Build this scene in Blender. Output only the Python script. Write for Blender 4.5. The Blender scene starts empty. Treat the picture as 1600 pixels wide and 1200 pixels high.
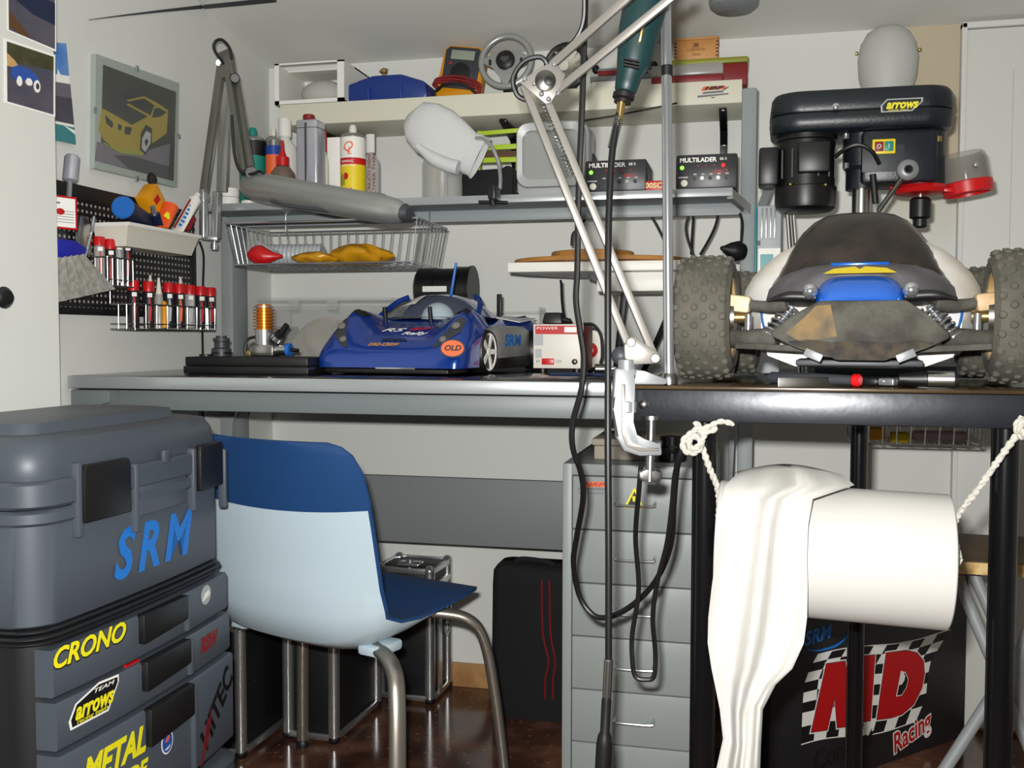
import bpy, bmesh, math, random
from mathutils import Matrix, Vector
V = Vector
random.seed(7)
SC = bpy.context.scene
COL = SC.collection
# ---------------------------------------------------------------- camera
F_PX, CAM_Z = 1556.0, 0.93
YAW, PITCH, ROLL = (math.radians(a) for a in (13.2, 2.7, 0.1))
FW = V((-math.sin(YAW)*math.cos(PITCH), math.cos(YAW)*math.cos(PITCH), -math.sin(PITCH)))
R0 = V((math.cos(YAW), math.sin(YAW), 0)); U0 = R0.cross(FW)
RT = R0*math.cos(ROLL)+U0*math.sin(ROLL); UP = -R0*math.sin(ROLL)+U0*math.cos(ROLL)
EYE = V((0, 0, CAM_Z))
cam = bpy.data.cameras.new('camera'); cam.sensor_width = 36; cam.lens = 36*F_PX/1600
cam.clip_start = 0.02
camo = bpy.data.objects.new('camera', cam); COL.objects.link(camo)
M = Matrix.Identity(4)
for i in range(3):
    M[i][0], M[i][1], M[i][2], M[i][3] = RT[i], UP[i], -FW[i], EYE[i]
camo.matrix_world = M; SC.camera = camo
# ---------------------------------------------------------------- light
SC.view_settings.view_transform = 'Standard'; SC.view_settings.look = 'None'
SC.view_settings.gamma = 1; SC.view_settings.use_curve_mapping = False
SC.view_settings.exposure = 0.0
w = bpy.data.worlds.new('world'); SC.world = w; w.use_nodes = True
w.node_tree.nodes['Background'].inputs[0].default_value = (1.0, 0.97, 0.92, 1)
w.node_tree.nodes['Background'].inputs[1].default_value = 0.10
fl = bpy.data.lights.new('camera_flash', 'AREA'); fl.shape = 'RECTANGLE'
fl.size, fl.size_y = 0.035, 0.02; fl.energy = 38; fl.color = (1.0, 0.99, 0.96)
flo = bpy.data.objects.new('camera_flash', fl); COL.objects.link(flo)
Mf = M.copy(); pf = EYE - RT*0.028 + UP*0.05 + FW*0.01
for i in range(3): Mf[i][3] = pf[i]
flo.matrix_world = Mf

# ---------------------------------------------------------------- helpers
def ray(x, y): return FW + RT*((x-800)/F_PX) + UP*((600-y)/F_PX)
def P(x, y, d=None, X=None, Y=None, z=None):
    r = ray(x, y)
    if d is not None: t = d
    elif X is not None: t = X/r.x
    elif Y is not None: t = Y/r.y
    else: t = (z-CAM_Z)/r.z
    return EYE + r*t
def PP(x, y, o, n):                     # meets the plane through o with normal n
    r = ray(x, y); return EYE + r*((V(o)-EYE).dot(n)/r.dot(n))
def depth(p): return (V(p)-EYE).dot(FW)
def frame(o, ex, ey):
    ex = V(ex).normalized(); ez = ex.cross(V(ey)).normalized(); ey = ez.cross(ex)
    m = Matrix.Identity(4)
    for i in range(3): m[i][0], m[i][1], m[i][2], m[i][3] = ex[i], ey[i], ez[i], o[i]
    return m
def axis_frame(p0, p1, roll=V((0, 0, 1))):   # local z runs from p0 to p1
    p0, p1 = V(p0), V(p1); ez = (p1-p0).normalized()
    a = roll if abs(ez.dot(roll)) < .98 else V((1, 0, 0))
    ex = a.cross(ez).normalized(); ey = ez.cross(ex)
    m = Matrix.Identity(4)
    for i in range(3): m[i][0], m[i][1], m[i][2], m[i][3] = ex[i], ey[i], ez[i], p0[i]
    return m
def T(x, y, z): return Matrix.Translation((x, y, z))
def RZ(a): return Matrix.Rotation(math.radians(a), 4, 'Z')
def RX(a): return Matrix.Rotation(math.radians(a), 4, 'X')
def RY(a): return Matrix.Rotation(math.radians(a), 4, 'Y')
def spline(pts, n=6):
    pts = [V(p) for p in pts]
    if len(pts) < 3: return pts
    out = []; q = [pts[0]*2-pts[1]]+pts+[pts[-1]*2-pts[-2]]
    for i in range(1, len(q)-2):
        a, b, c, d = q[i-1:i+3]
        for k in range(n):
            t = k/n
            out.append(0.5*((2*b)+(c-a)*t+(2*a-5*b+4*c-d)*t*t+(3*b-a-3*c+d)*t**3))
    out.append(pts[-1]); return out
def lerp(a, b, t): return a+(b-a)*t
def interp(t, tab):
    for (a, va), (b, vb) in zip(tab, tab[1:]):
        if t <= b:
            k = max(0, min(1, (t-a)/(b-a))); k = k*k*(3-2*k); return va+(vb-va)*k
    return tab[-1][1]
class MB:
    def __init__(s): s.v = []; s.f = []; s.m = []; s.mi = 0; s.X = None
    def add(s, vs, fs, X=None):
        n = len(s.v)
        for v in vs:
            v = V(v)
            if X is not None: v = X @ v
            if s.X is not None: v = s.X @ v
            s.v.append(v)
        for f in fs: s.f.append([i+n for i in f]); s.m.append(s.mi)
        return s
    def box(s, c, size, bev=0, X=None, seg=2, taper=None):
        hx, hy, hz = (k/2 for k in size)
        tx, ty = taper or (1, 1)
        vs = [(c[0]+sx*hx*(tx if sz > 0 else 1), c[1]+sy*hy*(ty if sz > 0 else 1), c[2]+sz*hz) for sx in (-1, 1) for sy in (-1, 1) for sz in (-1, 1)]
        fs = [(0, 1, 3, 2), (4, 6, 7, 5), (0, 4, 5, 1), (2, 3, 7, 6), (0, 2, 6, 4), (1, 5, 7, 3)]
        if not bev: return s.add(vs, fs, X)
        bm = bmesh.new(); bv = [bm.verts.new(v) for v in vs]
        for f in fs: bm.faces.new([bv[i] for i in f])
        bmesh.ops.bevel(bm, geom=list(bm.edges), offset=min(bev, .49*min(size)), segments=seg, profile=.5, affect='EDGES')
        return s._bm(bm, X)
    def _bm(s, bm, X=None):
        bm.verts.index_update()
        vs = [v.co.copy() for v in bm.verts]; fs = [[v.index for v in f.verts] for f in bm.faces]
        bm.free(); return s.add(vs, fs, X)
    def span(s, a, b, bev=0, X=None, seg=2):
        return s.box([(p+q)/2 for p, q in zip(a, b)], [abs(q-p) for p, q in zip(a, b)], bev, X, seg)
    def loft(s, rings, closed=True, caps=True, X=None):
        n = len(rings[0]); vs = [p for r in rings for p in r]; fs = []
        for i in range(len(rings)-1):
            for j in range(n if closed else n-1):
                k = (j+1) % n; fs.append((i*n+j, i*n+k, (i+1)*n+k, (i+1)*n+j))
        if caps and closed:
            fs.append(tuple(range(n-1, -1, -1))); b = (len(rings)-1)*n; fs.append(tuple(range(b, b+n)))
        return s.add(vs, fs, X)
    def lathe(s, prof, n=24, X=None, caps=True):
        return s.loft([[(r*math.cos(2*math.pi*j/n), r*math.sin(2*math.pi*j/n), z) for j in range(n)] for r, z in prof], True, caps, X)
    def cyl(s, p0, p1, r0, r1=None, n=16, bev=0):
        p0, p1 = V(p0), V(p1); h = (p1-p0).length; r1 = r0 if r1 is None else r1
        pr = [(r0, 0), (r1, h)] if not bev else [(r0-bev, 0), (r0, bev), (r1, h-bev), (r1-bev, h)]
        return s.lathe(pr, n, axis_frame(p0, p1))
    def tube(s, pts, r, n=8, sm=6, X=None, flat=1.0):
        pts = spline(pts, sm) if sm else [V(p) for p in pts]
        rings = []; up = V((0, 0, 1)); N = len(pts); nx = None
        for i, p in enumerate(pts):
            t = (pts[min(i+1, N-1)]-pts[max(i-1, 0)]).normalized()
            if nx is None:
                a = up if abs(t.dot(up)) < .95 else V((1, 0, 0)); nx = a.cross(t).normalized()
            nx = (nx-t*nx.dot(t)).normalized(); ny = t.cross(nx)
            k = i/(N-1); rr = r if not isinstance(r, (list, tuple)) else interp(k, r)
            rings.append([p+nx*rr*math.cos(2*math.pi*j/n)+ny*rr*flat*math.sin(2*math.pi*j/n) for j in range(n)])
        return s.loft(rings, True, True, X)
    def bar(s, p0, p1, w, h, roll=V((0, 0, 1)), bev=0):
        m = axis_frame(p0, p1, roll); L = (V(p1)-V(p0)).length
        return s.box((0, 0, L/2), (w, h, L), bev, m)
    def prism(s, pts, d, X=None, z0=0):
        n = len(pts); vs = [(p[0], p[1], z0) for p in pts]+[(p[0], p[1], z0+d) for p in pts]
        fs = [tuple(range(n-1, -1, -1)), tuple(range(n, 2*n))]+[(i, (i+1) % n, (i+1) % n+n, i+n) for i in range(n)]
        return s.add(vs, fs, X)
    def rprism(s, pts, d, bev, X=None, seg=2):
        bm = bmesh.new(); n = len(pts)
        a = [bm.verts.new((p[0], p[1], 0)) for p in pts]; b = [bm.verts.new((p[0], p[1], d)) for p in pts]
        bm.faces.new(a[::-1]); bm.faces.new(b)
        for i in range(n): bm.faces.new((a[i], a[(i+1) % n], b[(i+1) % n], b[i]))
        bmesh.ops.bevel(bm, geom=list(bm.edges), offset=bev, segments=seg, profile=.5, affect='EDGES', clamp_overlap=True)
        return s._bm(bm, X)
    def ball(s, c, r, nu=16, nv=10, X=None, zmin=-1, zmax=1):
        r = (r, r, r) if not isinstance(r, (tuple, list)) else r
        a0, a1 = math.asin(zmin), math.asin(zmax); rings = []
        for i in range(nv+1):
            a = a0+(a1-a0)*i/nv; cr = max(math.cos(a), 1e-4)
            rings.append([(c[0]+r[0]*cr*math.cos(2*math.pi*j/nu), c[1]+r[1]*cr*math.sin(2*math.pi*j/nu), c[2]+r[2]*math.sin(a)) for j in range(nu)])
        return s.loft(rings, True, True, X)
    def torus(s, R, r, nR=32, nr=8, X=None, a0=0, a1=360, flat=1):
        full = a1-a0 >= 360; N = nR if full else nR+1; rings = []
        for i in range(N):
            a = math.radians(a0+(a1-a0)*i/nR)
            rings.append([((R+r*math.cos(2*math.pi*j/nr))*math.cos(a), (R+r*math.cos(2*math.pi*j/nr))*math.sin(a), r*flat*math.sin(2*math.pi*j/nr)) for j in range(nr)])
        if full: rings.append(rings[0])
        return s.loft(rings, True, not full, X)
    def grid(s, fn, nu, nv, X=None):
        vs = [fn(i/nu, j/nv) for i in range(nu+1) for j in range(nv+1)]
        fs = [(i*(nv+1)+j, (i+1)*(nv+1)+j, (i+1)*(nv+1)+j+1, i*(nv+1)+j+1) for i in range(nu) for j in range(nv)]
        return s.add(vs, fs, X)
    def text(s, t, size, X, shear=0, width=None, bold=0, th=.0003, align='CENTER', space=1):
        c = bpy.data.curves.new('t', 'FONT'); c.body = t; c.size = size; c.shear = shear; c.extrude = th/2; c.offset = bold
        c.align_x = align; c.align_y = 'CENTER'; c.space_character = space; c.resolution_u = 3
        o = bpy.data.objects.new('t', c); COL.objects.link(o); bpy.context.view_layer.update()
        me = bpy.data.meshes.new_from_object(o.evaluated_get(bpy.context.evaluated_depsgraph_get()))
        vs = [v.co.copy() for v in me.vertices]; fs = [list(p.vertices) for p in me.polygons]
        bpy.data.objects.remove(o); bpy.data.curves.remove(c); bpy.data.meshes.remove(me)
        if width and vs:
            w0 = max(v.x for v in vs)-min(v.x for v in vs)
            for v in vs: v.x *= width/w0
        return s.add(vs, fs, X)
ROOT = {}
def thing(name, label, cat, loc=(0, 0, 0), rot=0, group=None):
    o = bpy.data.objects.new(name, None); COL.objects.link(o); o.empty_display_size = .02
    o.location = loc; o.rotation_euler = (0, 0, math.radians(rot)); o['label'] = label; o['category'] = cat
    if group: o['group'] = group
    ROOT[o.name] = Matrix.Translation(loc) @ RZ(rot); return o
def mesh(name, mb, mats, M=None, ang=38):
    me = bpy.data.meshes.new(name)
    vs = mb.v if M is None else [M @ v for v in mb.v]
    me.from_pydata([tuple(v) for v in vs], [], mb.f)
    mats = mats if isinstance(mats, (list, tuple)) else [mats]
    for m in mats: me.materials.append(MAT[m] if isinstance(m, str) else m)
    me.polygons.foreach_set('material_index', mb.m)
    bm = bmesh.new(); bm.from_mesh(me); bmesh.ops.recalc_face_normals(bm, faces=bm.faces); bm.to_mesh(me); bm.free()
    me.polygons.foreach_set('use_smooth', [True]*len(me.polygons)); me.set_sharp_from_angle(angle=math.radians(ang))
    me.update(); return me
def part(name, mb, mats, parent, local=False, label=None, ang=38):
    """mesh under a thing or under a part; built in world coordinates unless local"""
    top = parent
    while top.parent: top = top.parent
    me = mesh(name, mb, mats, None if local else ROOT[top.name].inverted(), ang)
    o = bpy.data.objects.new(name, me); COL.objects.link(o); o.parent = parent
    if label: o['label'] = label
    return o
def single(name, label, cat, mb, mats, group=None, loc=None, ang=38):
    """a thing that is one mesh; origin at its base"""
    if loc is None:
        n = len(mb.v); loc = V((sum(v.x for v in mb.v)/n, sum(v.y for v in mb.v)/n, min(v.z for v in mb.v)))
    o = bpy.data.objects.new(name, mesh(name, mb, mats, Matrix.Translation(-V(loc)), ang)); COL.objects.link(o)
    o.location = loc; o['label'] = label; o['category'] = cat
    if group: o['group'] = group
    ROOT[o.name] = Matrix.Translation(loc); return o
def struct(name, mb, mats, parent=None):
    o = bpy.data.objects.new(name, mesh(name, mb, mats)); COL.objects.link(o)
    if parent: o.parent = parent
    else: o['kind'] = 'structure'
    ROOT[o.name] = Matrix.Identity(4)
    return o
def copy_tree(o, loc=None, rot=None, label=None, parent=None):
    c = o.copy(); COL.objects.link(c)
    if parent: c.parent = parent
    if loc is not None: c.location = loc
    if rot is not None: c.rotation_euler = (0, 0, math.radians(rot))
    if label: c['label'] = label
    if not parent: ROOT[c.name] = Matrix.Translation(c.location) @ Matrix.Rotation(c.rotation_euler[2], 4, 'Z')
    for ch in list(o.children): copy_tree(ch, parent=c)
    return c

# ---------------------------------------------------------------- materials
MAT = {}
def lin(c):
    if isinstance(c, str): c = [int(c[i:i+2], 16)/255 for i in (0, 2, 4)]
    return tuple(x/12.92 if x <= .04045 else ((x+.055)/1.055)**2.4 for x in c)+(1,)
class NT:
    def __init__(s, m): s.t = m.node_tree; s.b = s.t.nodes['Principled BSDF']
    def n(s, typ, **kw):
        nd = s.t.nodes.new(typ)
        for k, v in kw.items():
            if k in nd.inputs: nd.inputs[k].default_value = v
            else: setattr(nd, k, v)
        return nd
    def l(s, a, b): s.t.links.new(a, b)
    def math(s, op, a, b=None):
        nd = s.n('ShaderNodeMath', operation=op)
        for i, q in enumerate((a, b)):
            if q is None: continue
            if isinstance(q, (int, float)): nd.inputs[i].default_value = q
            else: s.l(q, nd.inputs[i])
        return nd.outputs[0]
    def mix(s, f, a, b):
        nd = s.n('ShaderNodeMix', data_type='RGBA'); s.l(f, nd.inputs[0])
        for i, q in ((6, a), (7, b)):
            if isinstance(q, tuple): nd.inputs[i].default_value = q
            else: s.l(q, nd.inputs[i])
        return nd.outputs[2]
    def ramp(s, f, stops):
        nd = s.n('ShaderNodeValToRGB'); s.l(f, nd.inputs[0]); e = nd.color_ramp.elements
        while len(e) < len(stops): e.new(.5)
        for q, (p, c) in zip(e, stops): q.position = p; q.color = c
        return nd.outputs[0]
def mat(name, c, rough=.5, metal=0, noise=0, nscale=8, bump=0, bscale=60, coat=0, trans=0, alpha=1, spec=None, emit=0, c2=None, sss=0):
    m = bpy.data.materials.new(name); m.use_nodes = True; n = NT(m); b = n.b; c = lin(c)
    b.inputs['Base Color'].default_value = c; b.inputs['Roughness'].default_value = rough; b.inputs['Metallic'].default_value = metal
    if coat: b.inputs['Coat Weight'].default_value = coat; b.inputs['Coat Roughness'].default_value = .08
    if trans: b.inputs['Transmission Weight'].default_value = trans
    if alpha < 1: b.inputs['Alpha'].default_value = alpha
    if spec is not None: b.inputs['Specular IOR Level'].default_value = spec
    if emit: b.inputs['Emission Color'].default_value = c; b.inputs['Emission Strength'].default_value = emit
    tc = n.n('ShaderNodeTexCoord')
    if noise or c2:
        t = n.n('ShaderNodeTexNoise', Scale=nscale, Detail=4); n.l(tc.outputs['Object'], t.inputs['Vector'])
        d = lin(c2) if c2 else tuple(min(1, q*(1-noise)) for q in c[:3])+(1,)
        n.l(n.ramp(t.outputs[0], [(.38, d), (.62, c)]), b.inputs['Base Color'])
    if bump:
        t = n.n('ShaderNodeTexNoise', Scale=bscale, Detail=3); n.l(tc.outputs['Object'], t.inputs['Vector'])
        k = n.n('ShaderNodeBump', Strength=bump, Distance=.002); n.l(t.outputs[0], k.inputs['Height']); n.l(k.outputs[0], b.inputs['Normal'])
    MAT[name] = m; return m
# colours are the surfaces' own
mat('wall_paint', 'DCDDD8', .75, noise=.03, nscale=3, bump=.05, bscale=40)
mat('ceiling_paint', 'E0E1DB', .8, noise=.03, nscale=3)
mat('shelf_white', 'D9D6C4', .5); mat('door_white', 'D6D7D1', .45)
mat('white', 'E6E4DD', .45); mat('white_gloss', 'EAE9E4', .25); mat('paper', 'F0EFEA', .85); mat('tissue', 'B4B2AD', .9); mat('cloth_white', 'E9E8E4', .95, bump=.15, bscale=300)
mat('off_white', 'D8D4C6', .5); mat('cream', 'CDBD99', .55, c2='A8865A', nscale=14); mat('grey_card', 'B5B6B0', .6)
mat('baseboard', 'B98E5E', .35, c2='A3774A', nscale=22)
mat('black', '101011', .45); mat('black_matte', '141415', .8); mat('black_gloss', '0B0B0D', .18); mat('rubber', '121212', .6)
mat('dark_grey', '33363A', .5); mat('mid_grey', '7D8183', .5); mat('grey_plastic', '8B8F90', .5)
mat('grey_post', '8B9294', .45); mat('grey_paint', '6C7374', .45); mat('grey_paint_dark', '71777A', .45); mat('grey_panel', '74797A', .55)
mat('desk_top', '1B1A1B', .16); mat('desk_edge', 'A5AAAB', .3, metal=.35)
mat('chrome', 'C4C7CA', .2, metal=.85); mat('steel', 'B4B4B0', .28, metal=1); mat('dark_steel', '6E6C68', .35, metal=1); mat('alu', 'C6C7C6', .3, metal=.9)
mat('alu_paint', '85817B', .4, metal=.35); mat('cast_alu', '85888A', .42, metal=.3); mat('brass', 'B39A62', .3, metal=.9)
mat('lamp_silver', 'A9ABA8', .36, metal=.7); mat('lamp_arm', '7C7C74', .4, metal=.7)
mat('red', 'C01418', .35); mat('dark_red', '7E1118', .5); mat('orange', 'E2551F', .4); mat('amber', 'D9920E', .4); mat('yellow', 'E3C81E', .45)
mat('logo_yellow', 'E6DC1B', .5); mat('logo_blue', '1170C8', .5); mat('logo_red', 'B80C12', .45); mat('logo_black', '08080A', .5); mat('logo_white', 'ECEBE6', .5)
mat('logo_orange', 'E2632E', .5); mat('logo_grey', 'A9ABAC', .5)
mat('blue', '1D3F94', .4); mat('case_blue', '17347E', .38); mat('cap_blue', '1C63B4', .4); mat('brush_blue', '1E22A0', .4); mat('navy', '14213F', .4)
mat('car_blue', '103A92', .22, metal=.35, coat=.8); mat('buggy_blue', '1258B8', .18, metal=.3, coat=.8)
mat('teal', '117F72', .45); mat('tool_green', '0A2C2E', .45); mat('teal_pack', '128088', .4); mat('lime', 'A9C62B', .45); mat('olive', '8B8E2B', .5)
mat('chair_blue', '1B4273', .5); mat('chair_pale', 'BBCDD6', .42); mat('chair_metal', 'A29C92', .36, metal=.85)
mat('toolbox', '474E57', .47); mat('toolbox_lid', '454C54', .45); mat('toolbox_dark', '15171A', .5)
mat('case_black', '0E0F11', .5, bump=.3, bscale=500); mat('bag_black', '0C0C0E', .85, bump=.3, bscale=300)
mat('wood', 'B98443', .5, c2='9C6A32', nscale=12); mat('wood_light', 'D3B07C', .5, c2='C29A60', nscale=14); mat('ply_edge', 'D5B77E', .55, c2='B98F52', nscale=60)
mat('ply_brown', '6A543A', .5, c2='5B4830', nscale=18); mat('cigar_wood', 'C98F4E', .5, c2='B97F42', nscale=20); mat('table_wood', '463723', .22, c2='35291A', nscale=10)
mat('tyre', '524F46', .9, c2='434139', nscale=30, bump=.6, bscale=120); mat('mud', '4C4A43', .85, c2='302D27', nscale=25, bump=.5, bscale=150)
mat('mud_tan', '76603E', .85, c2='4E483C', nscale=30); mat('buggy_hood', '5E5C60', .5, c2='4A474A', nscale=18); mat('buggy_white', 'D3D2CF', .4, c2='BBB2A4', nscale=9)
mat('canopy', '14100D', .22, c2='2A2019', nscale=25)
mat('press_blue', '131A20', .38, bump=.15, bscale=200); mat('press_black', '0C0C0D', .4); mat('rope', 'B0ADA3', .9, bump=.5, bscale=400)
mat('frosted', 'C9CAC4', .55, trans=.15); mat('tv_grey', 'B2B3B3', .35, metal=.3); mat('tv_screen', '9DA09C', .15); mat('wheel_silver', 'A9AAA8', .3, metal=.5)
mat('tin', 'C3C4CF', .3, metal=.6); mat('bottle_clear', 'BDBBB6', .25, alpha=.55); mat('bottle_brown', '6F6152', .3, alpha=.9); mat('bottle_white', 'D5D5D0', .35)
mat('box_clear', 'C3C5C2', .2, alpha=.25); mat('glass_smoke', '8E8A82', .12, alpha=.38); mat('glass_clear', 'DDE4E0', .06, alpha=.05); mat('screen_clear', 'A2A9AE', .08, alpha=.22)
mat('frame_mat', '9DA7A0', .4); mat('photo_dark', '15150F', .35, c2='26261A', nscale=30); mat('photo_road', '6A6570', .4); mat('photo_yellow', '9A871A', .35); mat('photo_asphalt', '55525F', .4, c2='484653', nscale=20)
mat('photo_hill', '4A4B2C', .4, c2='3A3A22', nscale=30); mat('photo_blue', '2C4FA0', .4); mat('photo_sky', '3F76C6', .4, c2='6C97CF', nscale=14); mat('photo_teal', '3F8287', .4)
mat('bristle', 'A8A69D', .9, c2='8F8D85', nscale=90); mat('kit_red', 'B0151C', .4); mat('kit_dark', '222024', .35); mat('bag_beige', 'B0A184', .8, c2='9A8B70', nscale=10)
mat('lcd', '8F998A', .3); mat('led_green', '6CFF3A', .4, emit=3.0); mat('led_red', 'FF2020', .4, emit=1.6); mat('panel_dark', '26262A', .4)
mat('helmer', '8C9290', .45); mat('helmer_gap', '2A2C2C', .6); mat('glove', 'CBCCCC', .95, bump=.4, bscale=350); mat('amber_bag', 'C98F12', .25, alpha=.9); mat('foil', 'C9CBCC', .25, metal=.8)
mat('orange_fin', 'C46C14', .3, metal=.6); mat('beige_box', '9B9284', .6); mat('brown_label', '5B3B1E', .6)
mat('md_board', '1A1A1C', .5); mat('text_grey', '6B6E72', .5); mat('psu_white', 'DAD7CC', .45); mat('soft_pink', 'B8A0A8', .6); mat('duct_grey', 'A9AFB2', .45)
mat('amber_pale', 'D8C48A', .5)
mat('mud_dark', '1D1A16', .8, c2='3A3124', nscale=60, bump=.6, bscale=200)
# floor: glossy brown marble tile
m = mat('floor_marble', '4B2F22', .14); n = NT(m); tc = n.n('ShaderNodeTexCoord')
a = n.n('ShaderNodeTexNoise', Scale=9, Detail=6); b_ = n.n('ShaderNodeTexVoronoi', Scale=38); n.l(tc.outputs['Object'], a.inputs['Vector']); n.l(tc.outputs['Object'], b_.inputs['Vector'])
base = n.ramp(a.outputs[0], [(.32, lin('3A2219')), (.5, lin('56372A')), (.7, lin('7A5440'))])
n.l(n.mix(n.math('MULTIPLY', n.math('LESS_THAN', b_.outputs['Distance'], .16), .5), base, lin('9C7A62')), n.b.inputs['Base Color'])
# wall with an old damp stain that keeps its own outline
def stained(name, c, stain, x0, x1, z0, z1, soft=.03):
    m = mat(name, c, .75); n = NT(m); tc = n.n('ShaderNodeTexCoord'); s = n.n('ShaderNodeSeparateXYZ'); n.l(tc.outputs['Object'], s.inputs[0])
    t = n.n('ShaderNodeTexNoise', Scale=9, Detail=5); n.l(tc.outputs['Object'], t.inputs['Vector'])
    dx = n.math('MULTIPLY', n.math('SUBTRACT', t.outputs[0], .5), .12)
    def ss(v, a, b):
        mr = n.n('ShaderNodeMapRange', interpolation_type='SMOOTHSTEP'); n.l(v, mr.inputs[0]); mr.inputs[1].default_value = a; mr.inputs[2].default_value = b; return mr.outputs[0]
    x = n.math('ADD', s.outputs[0], dx); z = n.math('ADD', s.outputs[2], dx)
    f = n.math('MULTIPLY', ss(x, x0-soft, x0+soft), ss(z, z0-soft*4, z0+soft*4)); f = n.math('MULTIPLY', f, ss(x, x1+soft, x1-soft))
    n.l(n.mix(n.math('MULTIPLY', f, .85), lin(c), lin(stain)), n.b.inputs['Base Color']); return m
stained('wall_stained', 'DCDDD8', 'BFAF90', .33, .60, 1.25, 9)
# perforated steel board: the punched holes show the wall behind
m = mat('perforated', '17171B', .4); n = NT(m); tc = n.n('ShaderNodeTexCoord'); s = n.n('ShaderNodeSeparateXYZ'); n.l(tc.outputs['Object'], s.inputs[0])
def cell(o): return n.math('SUBTRACT', n.math('FRACT', n.math('MULTIPLY', o, 1/.0135)), .5)
y, z = cell(s.outputs[1]), cell(s.outputs[2])
r = n.math('ADD', n.math('MULTIPLY', y, y), n.math('MULTIPLY', z, z))
n.l(n.mix(n.math('LESS_THAN', r, .045), lin('17171B'), lin('A9A49A')), n.b.inputs['Base Color'])

m = mat('bar_gloss', '202329', .34, metal=.45, bump=.3, bscale=24, spec=.9)
# ---------------------------------------------------------------- the room
YW, XL, ZD = 2.52, -1.27, 0.855          # back wall, left wall, bench top height
struct('floor', MB().span((-1.8, -1.6, -.06), (1.9, 2.6, 0)), 'floor_marble')
ZT = P(800, 83, Y=YW).z
struct('wall_back', MB().span((-1.45, YW, 0), (1.9, YW+.08, ZT+.06)), 'wall_stained')
struct('wall_left', MB().span((XL-.08, 1.64, 0), (XL, YW+.02, 2.1)), 'wall_paint')
c0 = P(323, 16, X=XL); SL = (c0.z-ZT)/(YW-c0.y)
def ceil_z(y): return ZT+SL*(YW-y)
cm = MB(); zz = ceil_z(-1.6)
cm.add([(-1.8, YW+.05, ZT-SL*.05), (1.9, YW+.05, ZT-SL*.05), (1.9, -1.6, zz), (-1.8, -1.6, zz)]+[(-1.8, YW+.05, ZT+.06), (1.9, YW+.05, ZT+.06), (1.9, -1.6, zz+.06), (-1.8, -1.6, zz+.06)],
       [(0, 3, 2, 1), (4, 5, 6, 7), (0, 1, 5, 4), (1, 2, 6, 5), (2, 3, 7, 6), (3, 0, 4, 7)])
struct('ceiling', cm, 'ceiling_paint')
struct('wall_right', MB().span((1.82, -1.6, 0), (1.9, 2.6, 2.3)), 'wall_paint')
# shadow-gap seam over the left wall, running on along the ceiling
def PC(x, y): return PP(x, y, (0, YW, ZT), V((0, SL, 1)))
sm = MB()
pw = [(139, 31, .4), (190, 24.5, 1.2), (250, 17.5, 2), (318, 10.5, 3)]
for (x, y, h), (x2, y2, h2) in zip(pw, pw[1:]):
    q = [P(x, y-h, X=XL+.002), P(x2, y2-h2, X=XL+.002), P(x2, y2+h2, X=XL+.002), P(x, y+h, X=XL+.002)]
    sm.add(q+[p-V((.004, 0, 0)) for p in q], [(0, 1, 2, 3), (7, 6, 5, 4), (0, 4, 5, 1), (2, 6, 7, 3)])
pw = [(318, 10.5, 3), (370, 5.5, 3.4), (432, -1, 3.8)]
for (x, y, h), (x2, y2, h2) in zip(pw, pw[1:]):
    q = [PC(x, y-h)-V((0, 0, .0015)), PC(x2, y2-h2)-V((0, 0, .0015)), PC(x2, y2+h2)-V((0, 0, .0015)), PC(x, y+h)-V((0, 0, .0015))]
    sm.add(q+[p+V((0, 0, .004)) for p in q], [(0, 1, 2, 3), (7, 6, 5, 4), (0, 4, 5, 1), (2, 6, 7, 3)])
struct('trim_1', sm, 'dark_grey')
b = MB(); b.span((-1.27, YW-.012, 0), (1.8, YW, .064), .003)
struct('baseboard_back', b, 'baseboard')
# white panelled door in the back wall, right
xd = P(1506, 300, Y=YW-.02).x; zd = P(1560, 43, Y=YW-.02).z
b = MB(); b.span((xd, YW-.02, .01), (xd+.78, YW-.002, zd), .003)
xg = P(1581, 200, Y=YW-.02).x; zg = P(1581, 108, Y=YW-.02).z
b.span((xg, YW-.026, .16), (xg+.5, YW-.019, zg), .003)
struct('door_1', b, 'door_white')
b = MB(); b.span((xd-.012, YW-.026, 0), (xd, YW-.002, zd+.015), .002); b.span((xd-.012, YW-.026, zd+.002), (xd+.8, YW-.002, zd+.016), .002)
struct('trim_2', b, 'wall_paint')
# cupboard door along the left side
DO = P(88, 300, Y=1.55); DD = V((math.sin(math.radians(9)), math.cos(math.radians(9)), 0)); DN = V((DD.y, -DD.x, 0))
mdoor = frame(DO, -DD, (0, 0, 1))        # local x towards the viewer, y up, z into the room? (checked below)
b = MB(); a0 = DO-DD*.95
for_t = .022
b.add([(*(p-DN*k).xy, z) for z in (.02, 2.1) for p, k in ((DO, 0), (DO, for_t), (a0, for_t), (a0, 0))],
      [(0, 1, 2, 3), (7, 6, 5, 4), (0, 4, 5, 1), (1, 5, 6, 2), (2, 6, 7, 3), (3, 7, 4, 0)])
door2 = struct('door_2', b, 'door_white')
kp = PP(-14, 465, DO, DN); b = MB(); b.lathe([(.006, 0), (.006, .014), (.015, .02), (.018, .03), (.012, .038), (.002, .04)], 18, axis_frame(kp, kp+DN))
struct('door_knob', b, 'black', door2)
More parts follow.
